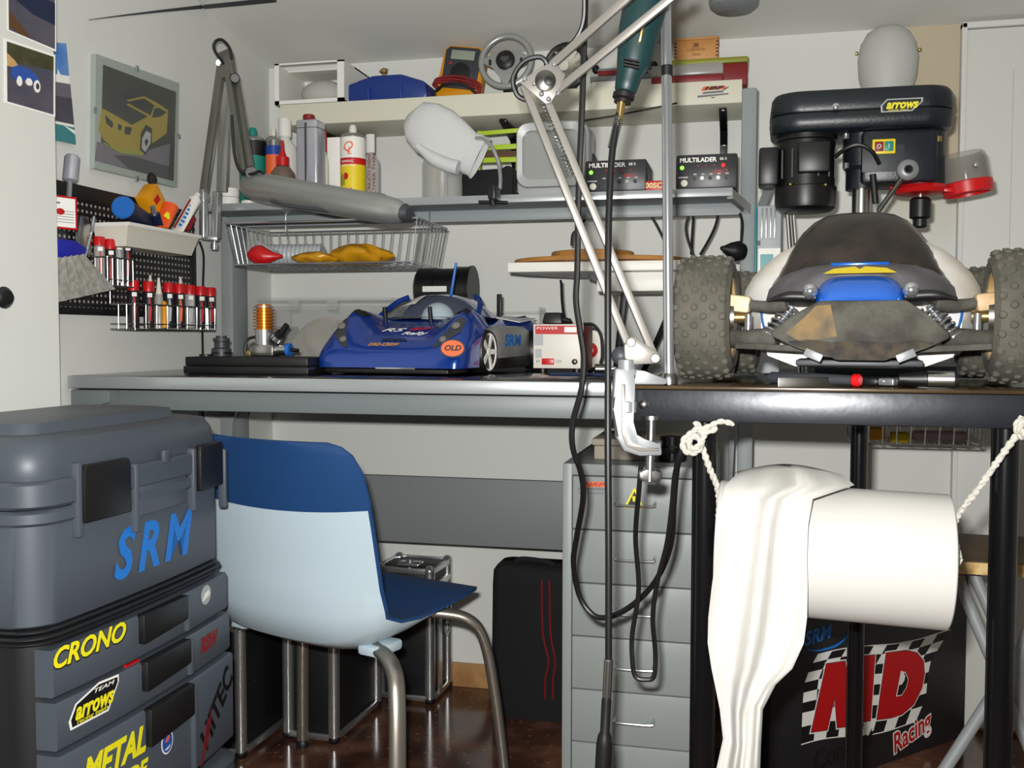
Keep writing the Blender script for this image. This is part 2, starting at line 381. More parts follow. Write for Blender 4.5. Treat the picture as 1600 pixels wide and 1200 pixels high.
# ---- prints: layered flat shapes on a sheet given by its four corners
def sheet(c, layers, th=.0006, n=None, step=.0004):
    """c: corners tl, tr, br, bl in the world; layers: (polygon in uv with v down, material index)"""
    tl, tr, br, bl = (V(p) for p in c)
    n = (tr-tl).cross(tl-bl).normalized() if n is None else V(n)
    if n.dot(EYE-tl) < 0: n = -n
    mb = MB()
    def at(u, v): return lerp(lerp(tl, tr, u), lerp(bl, br, u), v)
    for k, (poly, mi) in enumerate(layers):
        mb.mi = mi; q = [at(*p) for p in poly]; N = len(q); o = n*(th+k*step)
        mb.add([p for p in q]+[p+o for p in q], [tuple(range(N)), tuple(range(N, 2*N))]+[(i, (i+1) % N, (i+1) % N+N, i+N) for i in range(N)])
    return mb
FULL = [(0, 0), (1, 0), (1, 1), (0, 1)]
def rect(a, b, c, d): return [(a, b), (c, b), (c, d), (a, d)]
def oval(cx, cy, rx, ry, n=14): return [(cx+rx*math.cos(2*math.pi*i/n), cy+ry*math.sin(2*math.pi*i/n)) for i in range(n)]
def DP(x, y, o=.0005): return PP(x, y, DO+DN*o, DN)
c = [DP(10, -36), DP(87.5, -26), DP(87.5, 81), DP(11, 48)]
mb = sheet(c, [(FULL, 0), (rect(.03, 0, .97, .97), 1), ([(.03, .1), (.97, .3), (.97, .62), (.5, .55), (.03, .3)], 2), ([(.03, .62), (.2, .75), (.45, .95), (.3, .97), (.03, .9)], 3)])
single('photo_print', 'photo print of an empty grey race track, upper of two on the cupboard door', 'photo', mb, ['paper', 'photo_asphalt', 'navy', 'brown_label'], 'race photos on the cupboard door')
c = [DP(5, 59), DP(86, 86), DP(86, 183), DP(6, 160)]
mb = sheet(c, [(FULL, 0), (rect(.06, .04, .96, .97), 1), ([(.06, .04), (.96, .04), (.96, .26), (.5, .3), (.06, .34)], 2), ([(.06, .22), (.2, .3), (.3, .4), (.06, .42)], 3),
    ([(.14, .42), (.25, .36), (.5, .37), (.64, .44), (.66, .52), (.2, .6), (.12, .54)], 4), (oval(.28, .6, .05, .08), 5), (oval(.62, .6, .06, .1), 5), (oval(.46, .57, .06, .06), 5), (oval(.62, .6, .03, .05), 6)])
single('photo_print', 'photo print of a blue race car on track, lower of two on the cupboard door', 'photo', mb, ['paper', 'photo_asphalt', 'photo_hill', 'wood_light', 'photo_blue', 'logo_white', 'dark_grey'], 'race photos on the cupboard door')
c = [P(80, 66, X=XL+.003), P(103, 68, X=XL+.003), P(117, 226, X=XL+.006), P(80, 218, X=XL+.003)]
mb = sheet(c, [(FULL, 0), (rect(0, 0, 1, .36), 1), (rect(.2, .32, 1, .38), 0), (rect(0, .4, 1, .54), 2), (rect(0, .54, 1, .8), 3), (rect(0, .83, 1, 1), 4), ([(.5, .83), (1, .86), (1, .9)], 0)])
single('poster', 'narrow blue sky and track poster on the wall beside the cupboard door', 'poster', mb, ['paper', 'photo_sky', 'photo_road', 'photo_asphalt', 'photo_teal'])
# framed picture on the left wall
fr = thing('framed_picture', 'frameless glass clip picture of a yellow car on the left wall', 'picture', P(212, 280, X=XL+.004))
XF = XL+.012
oc = [P(150, 84, X=XF), P(280, 130, X=XF), P(277, 293, X=XF), P(148, 263, X=XF)]
mb = MB(); mb.add(oc+[p-V((.012, 0, 0)) for p in oc], [(0, 1, 2, 3), (7, 6, 5, 4), (0, 4, 5, 1), (1, 5, 6, 2), (2, 6, 7, 3), (3, 7, 4, 0)])
part('mount', mb, 'frame_mat', fr)
ic = [P(161, 101, X=XF+.0004), P(275, 144, X=XF+.0004), P(271, 283, X=XF+.0004), P(157, 253, X=XF+.0004)]
def Z1(x, y):     # picture-space point from zoom pixels (3.81x)
    x, y = x/3.8095, y/3.8095
    best = None
    p = P(x, y, X=XF)
    u = (p-ic[0]).dot((ic[1]-ic[0]).normalized())/(ic[1]-ic[0]).length
    top, bot = lerp(ic[0], ic[1], u), lerp(ic[3], ic[2], u)
    return (u, (top.z-p.z)/(top.z-bot.z))
def zp(*a): return [Z1(*p) for p in a]
mb = sheet(ic, [(FULL, 0), (zp((605, 850), (820, 930), (1030, 860), (1030, 1000), (1030, 1070), (600, 965)), 1),
    (zp((700, 930), (830, 940), (1030, 1000), (1030, 1075), (800, 1015)), 2),
    (zp((620, 650), (700, 690), (800, 745), (905, 690), (930, 620), (1005, 660), (1005, 800), (925, 860), (870, 935), (740, 920), (640, 840), (610, 780)), 3),
    (zp((625, 650), (770, 600), (900, 690), (800, 750)), 0), (zp((770, 620), (840, 580), (905, 600), (915, 640), (890, 690)), 4), (zp((925, 650), (960, 640), (1000, 670), (960, 700), (915, 705)), 4),
    (zp((760, 600), (860, 575), (945, 620), (1005, 660), (1000, 672), (940, 640), (860, 588), (770, 608)), 3), (zp((770, 620), (900, 690), (893, 700), (760, 628)), 3),
    (zp((640, 690), (690, 740), (685, 770), (650, 740)), 4), (zp((760, 760), (800, 765), (790, 810), (760, 805)), 4), (zp((720, 745), (740, 755), (735, 785), (720, 775)), 4),
    (zp((855, 800), (880, 750), (915, 770), (920, 860), (890, 930), (855, 900)), 4), (zp((862, 830), (882, 785), (910, 800), (912, 860), (885, 915), (862, 890)), 5), (zp((875, 850), (887, 830), (900, 850), (887, 880)), 4),
    (zp((630, 850), (700, 890), (850, 910), (850, 930), (740, 920), (650, 870)), 6)], step=.00012)
part('photo', mb, ['photo_dark', 'photo_road', 'dark_grey', 'photo_yellow', 'black', 'logo_grey', 'olive'], fr)
gl = [p+V((.0035, 0, 0)) for p in oc]; mb = MB(); mb.add(gl+[p+V((.0015, 0, 0)) for p in gl], [(0, 1, 2, 3), (7, 6, 5, 4), (0, 4, 5, 1), (1, 5, 6, 2), (2, 6, 7, 3), (3, 7, 4, 0)])
part('glass', mb, 'glass_clear', fr)
for (x, y) in ((214, 107), (148, 172), (279, 213), (213, 279)):
    p = P(x, y, X=XF+.004); part('clip', MB().box(p, (.006, .008, .012), .001), 'chrome', fr)
# frosted wall lamp
wl = thing('wall_lamp', 'frosted egg-shaped glass lamp high on the wall above the drill press', 'lamp', P(1387, 150, Y=YW))
pc = P(1387, 100, Y=YW-.075); s = depth(pc)/F_PX
mb = MB(); mb.lathe([(.03*1, -.082), (.052, -.07), (.063, -.03), (.066, .01), (.060, .045), (.046, .070), (.025, .083), (.004, .088)], 32, T(*pc) @ Matrix.Diagonal((1, .9, 1, 1)))
part('glass_shade', mb, 'frosted', wl)
part('back_plate', MB().cyl(pc+V((0, .02, 0)), pc+V((0, .075, 0)), .03, n=24), 'white', wl)
for sx in (-1, 1): part('clip', MB().box(pc+V((sx*.068, 0, .028)), (.006, .012, .006), .001), 'brass', wl)
# spotlight on the ceiling at the top edge
pcl = PC(1147, -14); pd = V(pcl)-V((0, 0, .03))
cl = thing('ceiling_lamp', 'dark round lamp bowl under the ceiling at the top edge', 'lamp', pcl)
s = depth(pcl)/F_PX
mb = MB(); mb.lathe([(.004, -.046), (30*s, -.042), (37*s, -.034), (39*s, -.02), (36*s, 0), (.02, .012)], 32, T(*pcl)); part('bowl', mb, 'mid_grey', cl)
mb = MB(); mb.cyl(pcl, V((pcl.x, pcl.y, ceil_z(pcl.y))), .012); part('stem', mb, 'dark_grey', cl)
# ---------------------------------------------------------------- workbench with its rack
YF = 1.66
wb = thing('workbench', 'long grey workbench with a shelf rack on two posts, against the back wall', 'desk', (-.6, 2.0, 0))
XR = -.17
mb = MB(); mb.span((-1.262, YF+.006, ZD-.024), (XR, 2.44, ZD), .002); part('desktop', mb, 'desk_top', wb)
mb = MB(); mb.span((-1.264, YF, ZD-.024), (XR+.001, YF+.007, ZD-.0005), .002); part('edge_strip', mb, 'desk_edge', wb, label='silver edge strip of the bench top')
mb = MB()
mb.span((-1.215, YF+.012, ZD-.064), (XR-.01, YF+.035, ZD-.027), .002)
part('apron', mb, 'grey_paint', wb)
mb = MB(); mb.rprism([(0, 0), (.028, 0), (.085, .014), (.085, .038), (0, .038)], .03, .003, frame((-1.262, YF+.035, ZD-.065), (1, 0, 0), (0, 0, 1)))
part('corner_bracket', mb, 'grey_paint', wb)
mb = MB(); mb.span((-1.2, YF+.036, ZD-.06), (XR-.02, YF+.06, ZD-.026)); mb.span((-1.2, 2.2, ZD-.075), (-.02, 2.225, ZD-.027)); part('frame_rail', mb, 'dark_grey', wb, label='dark rail under the bench top')
# posts
def post(xc, z1):
    mb = MB(); mb.span((xc-.016, 2.2, 0), (xc+.016, 2.275, z1), .004); return part('post', mb, 'grey_post', wb)
xr = P(1168, 400, Y=2.2).x; xl = P(354, 450, Y=2.2).x
post(xr, P(1168, 137, Y=2.2).z); post(xl, 1.235)
mb = MB(); mb.rprism([(0, 0), (.05, 0), (.03, -.06), (.03, -.2), (0, -.2)], .02, .002, frame((xl-.01, 2.2, ZD-.075), (1, 0, 0), (0, 0, 1))); part('gusset', mb, 'grey_post', wb)
mb = MB(); mb.rprism([(0, 0), (.03, 0), (.012, -.05), (.01, -.2), (0, -.2)], .02, .002, frame((xr-.035, 2.215, ZD-.06), (1, 0, 0), (0, 0, 1))); part('gusset', mb, 'grey_post', wb)
# back panel under the top
YB = 2.258
mb = MB(); mb.span((xl, YB, P(860, 859, Y=YB).z), (xr, YB+.014, P(860, 752, Y=YB).z), .002); part('back_panel', mb, 'grey_panel', wb)
# rack shelf
YS0, YS1 = 2.08, 2.38
ZS = P(800, 304, Y=YS0).z
xs0, xs1 = P(313, 332, Y=YS0).x, P(1144, 300, Y=YS0).x
mb = MB(); mb.span((xs0, YS0+.003, ZS-.016), (xs1, YS1, ZS), .0015); part('rack_shelf', mb, 'grey_paint_dark', wb)
mb = MB(); mb.span((xs0-.001, YS0, ZS-.0165), (xs1+.001, YS0+.004, ZS+.0003), .001); part('shelf_edge', mb, 'desk_edge', wb, label='pale front edge of the rack shelf')
mb = MB(); mb.span((xl+.012, 2.19, P(800, 343, Y=2.19).z), (xr-.014, 2.222, P(800, 326, Y=2.19).z), .003); mb.span((xl+.012, 2.188, P(800, 343, Y=2.19).z-.002), (xr-.014, 2.19, P(800, 343, Y=2.19).z+.002)); part('rack_rail', mb, 'grey_post', wb)
mb = MB(); mb.bar((xs1-.004, YS0+.004, ZS-.012), (xr, 2.2, ZS-.03), .012, .02); part('shelf_arm', mb, 'alu', wb)
# white wall shelf above, on three black brackets
YU0 = 2.33
ut = thing('wall_shelf', 'long thick white wall shelf at the top, full of boxes and toys', 'shelf', ((P(437, 180, Y=YU0).x+P(1158, 150, Y=YU0).x)/2, 2.43, 1.45))
ZU1 = (P(440, 163, Y=YU0).z+P(1150, 124.5, Y=YU0).z)/2; ZU0 = (P(505, 193.5, Y=YU0).z+P(1150, 160.5, Y=YU0).z)/2
xu0, xu1 = P(437, 180, Y=YU0).x, P(1159.5, 150, Y=YU0).x
mb = MB(); mb.span((xu0, YU0, ZU0), (xu1, YW-.001, ZU1), .002); part('board', mb, 'shelf_white', ut)
def bracket(x):
    mb = MB(); m = frame((x-.009, YW-.001, ZU0-.0005), (0, -1, 0), (0, 0, 1))
    mb.rprism([(0, 0), (.15, 0), (.15, -.008), (.03, -.03), (.014, -.06), (.012, -.17), (0, -.17)], .018, .002, m @ T(0, 0, -.0)); part('bracket', mb, 'black_gloss', ut)
for x in (P(535, 215, Y=2.5).x, P(815, 190, Y=2.5).x, P(1143, 200, Y=2.5).x): bracket(x)
# sticker on the shelf front: orange plate over grey bars
m = frame(P(1114, 143, Y=YU0-.0006), (1, 0, 0), (0, 0, 1)); s = .0015
mb = MB(); mb.mi = 0; mb.prism([(-18*s, 2*s), (20*s, 3*s), (18*s, 8*s), (-14*s, 8*s)], .0004, m)
mb.mi = 1; mb.prism([(-23*s, -8*s), (23*s, -5.5*s), (23*s, -3.5*s), (-23*s, -5*s)], .0004, m); mb.prism([(-16*s, -3*s), (16*s, -2*s), (14*s, 1*s), (-14*s, 0)], .0004, m)
mb.mi = 2; mb.prism([(-4*s, -8.5*s), (4*s, -8.5*s), (0, -10*s)], .0004, m); mb.prism([(14*s, 0), (23*s, 5*s), (23*s, 6.5*s), (15*s, 2*s)], .0004, m); mb.text('HRP', .010, m @ T(0, .0075, .0005), .35, .044, .0006)
part('sticker', mb, ['logo_orange', 'text_grey', 'logo_black'], ut, label='orange and grey sticker on the shelf front')
# ---------------------------------------------------------------- things on the wall shelf
YT = 2.40
def onshelf(x, Y=YT): return V((P(x, 130, Y=Y).x, Y, ZU1))
def sc(x, Y): return depth(P(x, 200, Y=Y))/F_PX
# open white carton
o = thing('carton', 'small open white carton at the left end of the wall shelf', 'box', onshelf(490, 2.415))
x0, x1 = P(433, 130, Y=2.345).x, P(541, 130, Y=2.345).x; h = .102
mb = MB(); t = .004
mb.span((x0, 2.335, ZU1+.001), (x0+t, 2.5, ZU1+h)); mb.span((x1-t, 2.335, ZU1+.001), (x1, 2.5, ZU1+h)); mb.span((x0, 2.5, ZU1+.001), (x1, 2.504, ZU1+h)); mb.span((x0, 2.335, ZU1+.001), (x1, 2.504, ZU1+.005))
mb.span((x0, 2.4, ZU1+h-t), (x1, 2.504, ZU1+h))
part('shell', mb, 'white', o)
mb = MB(); mb.span((x0, 2.331, ZU1+.001), (x0+.012, 2.335, ZU1+h)); mb.span((x1-.018, 2.331, ZU1+.001), (x1, 2.335, ZU1+h)); mb.span((x0, 2.331, ZU1+h-.004), (x1, 2.335, ZU1+h)); mb.span((x0, 2.331, ZU1+.001), (x1, 2.335, ZU1+.01)); part('front_flap', mb, 'white_gloss', o)
mb = MB(); mb.ball(((x0+x1)/2, 2.42, ZU1+.042), (.06, .04, .036)); part('wrapping', mb, 'grey_card', o, label='crumpled grey wrapping inside')
# blue plastic case
o = thing('tool_case', 'dark blue plastic tool case on the wall shelf', 'case', onshelf(608, 2.41))
x0, x1 = P(540, 130, Y=2.36).x, P(668, 130, Y=2.36).x; cx = (x0+x1)/2; hw = (x1-x0)/2
mb = MB(); mb.X = T(cx, 2.42, ZU1+.001)
mb.rprism([(-hw+.008, 0), (hw-.008, 0), (hw, .012), (hw-.008, .045), (hw-.07, .066), (-hw+.07, .066), (-hw+.035, .054), (-hw+.006, .048), (-hw, .012)], .12, .006, frame((0, .06, 0), (1, 0, 0), (0, 0, 1)))
part('body', mb, 'case_blue', o)
for dx in (-.045, .04): part('latch', MB().box((cx+dx, 2.357, ZU1+.022), (.004, .006, .03), .001), 'blue', o)
o = thing('brass_valve', 'small brass valve standing on the blue tool case', 'fitting', (P(600, 105, Y=2.42).x, 2.42, ZU1+.067))
xv = P(600, 105, Y=2.42).x; mb = MB(); mb.lathe([(.008, 0), (.008, .008), (.005, .01), (.005, .018), (.009, .02), (.009, .028), (.004, .032)], 12, T(xv, 2.42, ZU1+.0675)); part('body', mb, 'brass', o)
part('stem', MB().cyl((xv-.012, 2.42, ZU1+.092), (xv+.010, 2.42, ZU1+.096), .003), 'steel', o)
# multimeter leaning back
o = thing('multimeter', 'yellow and black multimeter propped up on the wall shelf', 'meter', onshelf(712, 2.39))
m = T(P(712, 130, Y=2.405).x, 2.405, ZU1+.002) @ RY(8) @ RX(-8) @ Matrix.Scale(1.17, 4) ; m = m @ frame((0, 0, 0), (1, 0, 0), (0, 0, 1))
mb = MB(); mb.rprism([(-.046, .0), (.046, 0), (.05, .02), (.046, .115), (.034, .124), (-.034, .124), (-.046, .115), (-.05, .02)], .034, .006, m @ T(0, 0, -.034)); part('holster', mb, 'amber', o, label='yellow rubber holster')
mb = MB(); mb.rprism([(-.038, .028), (.038, .028), (.040, .110), (.032, .118), (-.032, .118), (-.04, .110)], .006, .002, m @ T(0, 0, -.001)); part('face', mb, 'dark_grey', o)
part('display', MB().box((0, .100, .006), (.052, .02, .002), .0006, m), 'lcd', o)
part('dial', MB().lathe([(.021, 0), (.021, .003), (.006, .005)], 24, m @ T(0, .062, .005)), 'black', o)
part('button', MB().box((-.024, .081, .006), (.006, .006, .002), .0006, m), 'red', o)
mb = MB()
for k in range(3):
    mb.tube([m @ V(p) for p in ((-.04, .02, .006), (-.048, .04-.006*k, .012+.004*k), (0, .05-.008*k, .014+.003*k), (.05, .038-.006*k, .012), (.042, .012, .008))], .0032, 8)
part('test_lead', mb, ['dark_red'], o, label='wound red test lead')
mb = MB(); mb.tube([m @ V(p) for p in ((-.044, .016, .009), (-.02, .03, .02), (.02, .03, .02), (.046, .018, .009))], .004, 8); part('test_lead', mb, 'black', o, label='wound black test lead')
# toy steering wheel
o = thing('steering_wheel', 'silver steering wheel game controller on a black foot', 'wheel', onshelf(792, 2.40))
pc = P(791, 96, Y=2.38); s = depth(pc)/F_PX; m = frame(pc, (1, 0, 0), (0, .12, 1))
mb = MB(); mb.torus(40*s, 5.2*s, 40, 10, m); part('rim', mb, 'wheel_silver', o)
mb = MB(); mb.rprism([(-36*s, 6*s), (-18*s, 16*s), (18*s, 16*s), (36*s, 6*s), (37*s, -4*s), (20*s, -9*s), (9*s, -22*s), (6*s, -38*s), (-6*s, -38*s), (-9*s, -22*s), (-20*s, -9*s), (-37*s, -4*s)], .012, .003, m @ T(0, 0, -.006)); part('spokes', mb, 'wheel_silver', o)
part('hub', MB().lathe([(15*s, 0), (15*s, .006), (12*s, .010), (.001, .011)], 28, m @ T(0, 0, .006)), 'black', o)
m2 = m @ T(0, 0, .0172); mb = MB(); mb.prism([(-6*s, 4*s), (6*s, 4*s), (7*s, 0), (2*s, -5*s), (-2*s, -5*s), (-7*s, 0)], .0006, m2); part('emblem', mb, 'dark_steel', o)
for sx in (-1, 1): part('button', MB().box((sx*25*s, -2*s, .007), (.006, .014, .004), .001, m), 'black', o)
mb = MB(); zb = ZU1+.001; mb.lathe([(.055, 0), (.055, .006), (.035, .012), (.018, .02), (.016, .07)], 24, T(pc.x, 2.425, zb)); part('foot', mb, 'black', o)
# small fan
o = thing('desk_fan', 'small cream fan in a black ring on the wall shelf', 'fan', onshelf(880, 2.42))
pc = P(884, 104, Y=2.42); m = frame(pc, (.9, -.2, 0), (0, 0, 1))
part('ring', MB().torus(33*s, 5*s, 36, 8, m), 'black', o)
part('hub', MB().lathe([(8*s, -.004), (8*s, .012), (.001, .014)], 20, m), 'off_white', o)
for k in range(12):
    a = k*30; mb = MB(); mb.X = m @ RZ(a); mb.add([(8*s, -.003, -.004), (31*s, -.008, -.006), (31*s, .006, .006), (8*s, .003, .006), (8*s, -.003, -.006), (31*s, -.008, -.008), (31*s, .006, .004), (8*s, .003, .004)], [(0, 1, 2, 3), (7, 6, 5, 4), (0, 4, 5, 1), (1, 5, 6, 2), (2, 6, 7, 3), (3, 7, 4, 0)]); part('blade', mb, 'off_white', o)
part('foot', MB().span((pc.x-.03, 2.40, ZU1), (pc.x+.03, 2.44, pc.z-34*s), .003), 'black', o)
# books lying flat behind the drill
zb = ZU1+.0005
for nm, lab, x0, x1, h, c in (('book', 'thin white box file lying on the wall shelf behind the hanging drill', 925, 1046, .030, 'white'), ('book', 'grey spined book lying on the white box file', 922, 1040, .012, 'mid_grey'), ('book', 'dark red book topmost of the flat pile behind the drill', 934, 1012, .012, 'dark_red')):
    a, b = P(x0, 120, Y=2.40).x, P(x1, 120, Y=2.40).x
    mb = MB(); mb.mi = 0; mb.span((a, 2.40, zb), (b, 2.50, zb+h), .0015); mb.mi = 1; mb.span((a+.002, 2.402, zb+.002), (b+.0006, 2.49, zb+h-.002))
    single(nm, lab, 'book', mb, [c, 'paper'], 'books lying flat on the wall shelf'); zb += h+.0006
pa, pb_ = P(931, 78, Y=2.43).x, P(1022, 78, Y=2.43).x
q = thing('bar_clamp', 'grey bar with two black end knobs lying on the flat book pile', 'clamp', ((pa+pb_)/2, 2.43, zb))
part('bar', MB().span((pa, 2.424, zb+.004), (pb_, 2.436, zb+.011), .001), 'mid_grey', q)
for xk in (pa, pb_): part('end_knob', MB().ball((xk, 2.43, zb+.0115), (.009, .009, .011)), 'black', q)
# red metal box with olive lid, clear case, cigar box
x0, x1 = P(1036, 120, Y=2.40).x, P(1168, 120, Y=2.40).x
o = thing('metal_box', 'red metal box with an olive lid at the right end of the wall shelf', 'box', ((x0+x1)/2, 2.44, ZU1))
part('body', MB().span((x0, 2.385, ZU1+.0005), (x1, 2.505, ZU1+.052), .004), 'dark_red', o)
part('lid', MB().span((x0-.002, 2.383, ZU1+.052), (x1+.002, 2.507, ZU1+.066), .005), 'olive', o)
a, b = P(1018, 120, Y=2.345).x, P(1130, 120, Y=2.345).x
o = thing('parts_case', 'clear plastic case with red inserts in front of the red metal box', 'case', ((a+b)/2, 2.36, ZU1))
part('tray', MB().span((a, 2.337, ZU1+.0005), (b, 2.378, ZU1+.017), .003), 'dark_red', o)
part('cover', MB().span((a, 2.337, ZU1+.0175), (b, 2.378, ZU1+.043), .004), 'bottle_clear', o)
part('insert', MB().span((a+.06, 2.345, ZU1+.02), (b-.03, 2.372, ZU1+.034), .003), 'mid_grey', o)
a, b = P(1054, 80, Y=2.40).x, P(1122, 80, Y=2.40).x; zc = ZU1+.0665
o = thing('cigar_box', 'small wooden cigar box on the olive lid', 'box', ((a+b)/2, 2.43, zc))
part('body', MB().span((a, 2.395, zc), (b, 2.465, zc+.046), .001), 'cigar_wood', o)
part('lid', MB().span((a-.001, 2.394, zc+.0465), (b+.001, 2.466, zc+.052), .001), 'cigar_wood', o)
m = frame(((a+b)/2, 2.3945, zc+.024), (1, 0, 0), (0, 0, 1))
mb = MB(); mb.text('LUSITANIA', .0085, m @ T(0, -.001, 0)); mb.text('Flores', .008, m @ T(0, -.012, 0), .3)
mb.prism([(-.006, .008), (-.004, .016), (0, .012), (.004, .016), (.006, .008)], .0003, m); mb.prism([(-.008, .0065), (.008, .0065), (.008, .005), (-.008, .005)], .0003, m)
for sx in (-1, 1):
    for k in range(5): mb.prism(rect(sx*.048-.003, -.018+k*.008, sx*.048+.003, -.0145+k*.008), .0003, m)
part('print', mb, 'brown_label', o, label='brown printed crest and name')
# ---------------------------------------------------------------- things on the rack shelf
def rk(x, Y): p = P(x, 300, Y=Y); return V((p.x, Y, ZS+.0006))
def px2m(n, Y, x=600): return n*depth(P(x, 300, Y=Y))/F_PX
def hz(y, Y, x): return P(x, y, Y=Y).z-ZS
def can(name, label, x, ytop, wpx, Y, bands, cap=None, group='cans and bottles on the rack shelf', cat='can', prof=None, nozzle=None, art=None):
    """bands: (fraction of body height from below, material)"""
    b = rk(x, Y); h = hz(ytop, Y, x)-.0006; r = px2m(wpx, Y, x)/2
    o = thing(name, label, cat, b, 0, group); hb = h*.9 if nozzle else h
    mb = MB(); f0 = 0; mats = []
    for k, (f1, mt) in enumerate(bands):
        mb.mi = k; mats.append(mt); mb.lathe([(r, hb*.93*f0), (r, hb*.93*f1)], 28, T(*b)); f0 = f1
    mb.mi = len(mats); mats.append('steel')
    mb.lathe([(r*1.02, hb*.925), (r*1.02, hb*.94), (r*.8, hb*.975), (r*.45, hb), (r*.3, hb*1.001)], 28, T(*b)); part('body', mb, mats, o)
    if nozzle: part('nozzle', MB().lathe([(r*.3, hb), (r*.3, hb+(h-hb)*.6), (r*.22, h), (.0005, h)], 14, T(*b)), nozzle, o)
    if art: art(o, b, r, hb)
    return o
# stack of white lids
for k, (x, y0, y1, w, Y) in enumerate(((356, 321, 306, 34, 2.13), (356, 305, 292, 34, 2.13), (391, 320, 311, 28, 2.14))):
    b = rk(x, Y); r = px2m(w, Y, x)/2; z0 = (0, .021, 0)[k]; h = .02 if k < 2 else .012
    mb = MB()
    mb.lathe([(r*.96, z0), (r, z0+.002), (r, z0+h*.35), (r*1.03, z0+h*.4), (r*1.03, z0+h*.6), (r, z0+h*.65), (r, z0+h-.001), (r*.95, z0+h)], 28, T(*b))
    single('tape_reel', ('white plastic reel, lower of the two stacked at the left end of the rack', 'white plastic reel, upper of the two stacked at the left end of the rack', 'low white lid lying just right of the two stacked reels')[k], 'reel', mb, 'white', 'white reels at the left end of the rack', loc=(b.x, b.y, b.z+z0))
def greenart(o, b, r, h):
    m = frame((b.x, b.y, b.z+h*.42), (1, 0, 0), (0, 0, 1)); mb = MB(); mb.text('W2V', .022, T(0, 0, r+.0004), .15); mb.v = [m @ V((math.sin(p.x/r)*(r+.0004), p.y, math.cos(p.x/r)*(r+.0004))) for p in mb.v]; part('lettering', mb, 'duct_grey', o)
can('spray_can', 'green spray can with a black band, leftmost on the rack', 396, 200, 42, 2.235, [(.78, 'teal'), (1, 'black')], nozzle='teal', art=greenart)
can('spray_can', 'orange spray can with a blue band beside the green can', 428, 200, 25, 2.235, [(.8, 'logo_orange'), (.93, 'blue'), (1, 'steel')], nozzle='off_white')
# tall white bottle
def bottle(name, label, x, ytop, wpx, Y, body, capm, neck=.75, flat=1, group='cans and bottles on the rack shelf', cap_r=.5, art=None):
    b = rk(x, Y); h = hz(ytop, Y, x)-.0006; r = px2m(wpx, Y, x)/2; o = thing(name, label, 'bottle', b, 0, group)
    X = T(*b) @ Matrix.Diagonal((1, flat, 1, 1))
    part('body', MB().lathe([(r*.94, 0), (r, .004), (r, h*neck*.8), (r*.9, h*neck*.9), (r*cap_r*.85, h*neck), (r*cap_r*.8, h*(neck+.03))], 28, X), body, o)
    part('cap', MB().lathe([(r*cap_r, h*(neck+.03)), (r*cap_r, h*.99), (r*cap_r*.9, h), (.0005, h)], 24, X), capm, o)
    if art: art(o, b, r, h)
    return o
bottle('plastic_bottle', 'tall translucent white bottle with a white cap behind the glue bottle', 446, 186, 40, 2.29, 'bottle_white', 'white', .78)
o = thing('glue_bottle', 'squat brown glue bottle with a long red nozzle on the rack', 'bottle', rk(442, 2.15), 0, 'cans and bottles on the rack shelf')
b = rk(442, 2.15); r = px2m(40, 2.15, 442)/2
part('body', MB().lathe([(r*.94, 0), (r, .004), (r, .062), (r*.92, .075), (r*.6, .088), (r*.32, .094)], 28, T(*b)), 'bottle_brown', o)
part('cap', MB().lathe([(r*.5, .092), (r*.5, .112), (r*.3, .115), (r*.16, .128), (r*.1, .15), (.0004, .152)], 20, T(*b)), 'red', o)
# rectangular solvent tin
b = rk(483, 2.14); h = hz(188, 2.14, 483); hw = px2m(36, 2.14, 483)/2
o = thing('solvent_tin', 'tall pale metal tin with a dark red cap on the rack', 'tin', b, 0, 'cans and bottles on the rack shelf')
mb = MB(); mb.box((b.x, b.y+.012, b.z+h*.5), (hw*2, .05, h), .006, seg=3); part('body', mb, 'tin', o)
mb = MB(); mb.span((b.x-.004, b.y-.0145, b.z+.003), (b.x+.001, b.y-.012, b.z+h-.008), .0008); part('seam', mb, 'dark_steel', o)
mb = MB(); mb.box((b.x, b.y+.012, b.z+h*.9), (hw*2+.0012, .0512, .0012)); part('rib', mb, 'dark_steel', o)
part('cap', MB().cyl((b.x-.002, b.y+.006, b.z+h), (b.x-.002, b.y+.006, b.z+h+.013), .0135, n=24, bev=.002), 'dark_red', o)
bottle('small_bottle', 'thin white bottle with a red shoulder squeezed behind the tin', 508, 205, 12, 2.22, 'off_white', 'red', .7, 1)
b = rk(525, 2.26); mb = MB(); hh = hz(216, 2.26, 525); mb.span((b.x-.018, b.y-.01, b.z), (b.x+.02, b.y+.03, b.z+hh), .001)
single('paper_box', 'plain white paper box between the tin and the red yellow can', 'box', mb, 'paper', loc=b)
def sprayart(o, b, r, h):
    def wrap(mb, zc):
        m = frame((b.x, b.y, b.z+zc), (1, 0, 0), (0, 0, 1)); mb.v = [m @ V((math.sin(p.x/r)*(r+p.z), p.y, math.cos(p.x/r)*(r+p.z))) for p in mb.v]; return mb
    part('emblem', wrap(MB().text('Q', .03, T(-.003, .004, .0003), .3).text('L', .024, T(.002, -.006, .0005), .3), h*.76), 'logo_orange', o)
    part('lettering', wrap(MB().text('TUNING', .008, T(-.004, .004, .0004)).text('ULTRA CLEANER', .0065, T(0, -.005, .0004), .2, .036), h*.555), 'logo_white', o)
    mb = MB(); mb.mi = 0
    for (x, y, a, c) in ((-.016, .004, .007, .012), (-.012, .014, .008, .006)): mb.prism(rect(x-a, y-c, x+a, y+c), .0004, T(0, 0, .0003))
    mb.mi = 1
    for (x, y, a, c) in ((-.017, -.036, .007, .010), (.006, -.03, .004, .016), (-.006, .012, .006, .008)): mb.prism(oval(x, y, a, c), .0004, T(0, 0, .0004))
    part('picture', wrap(mb, h*.30), ['olive', 'red'], o)
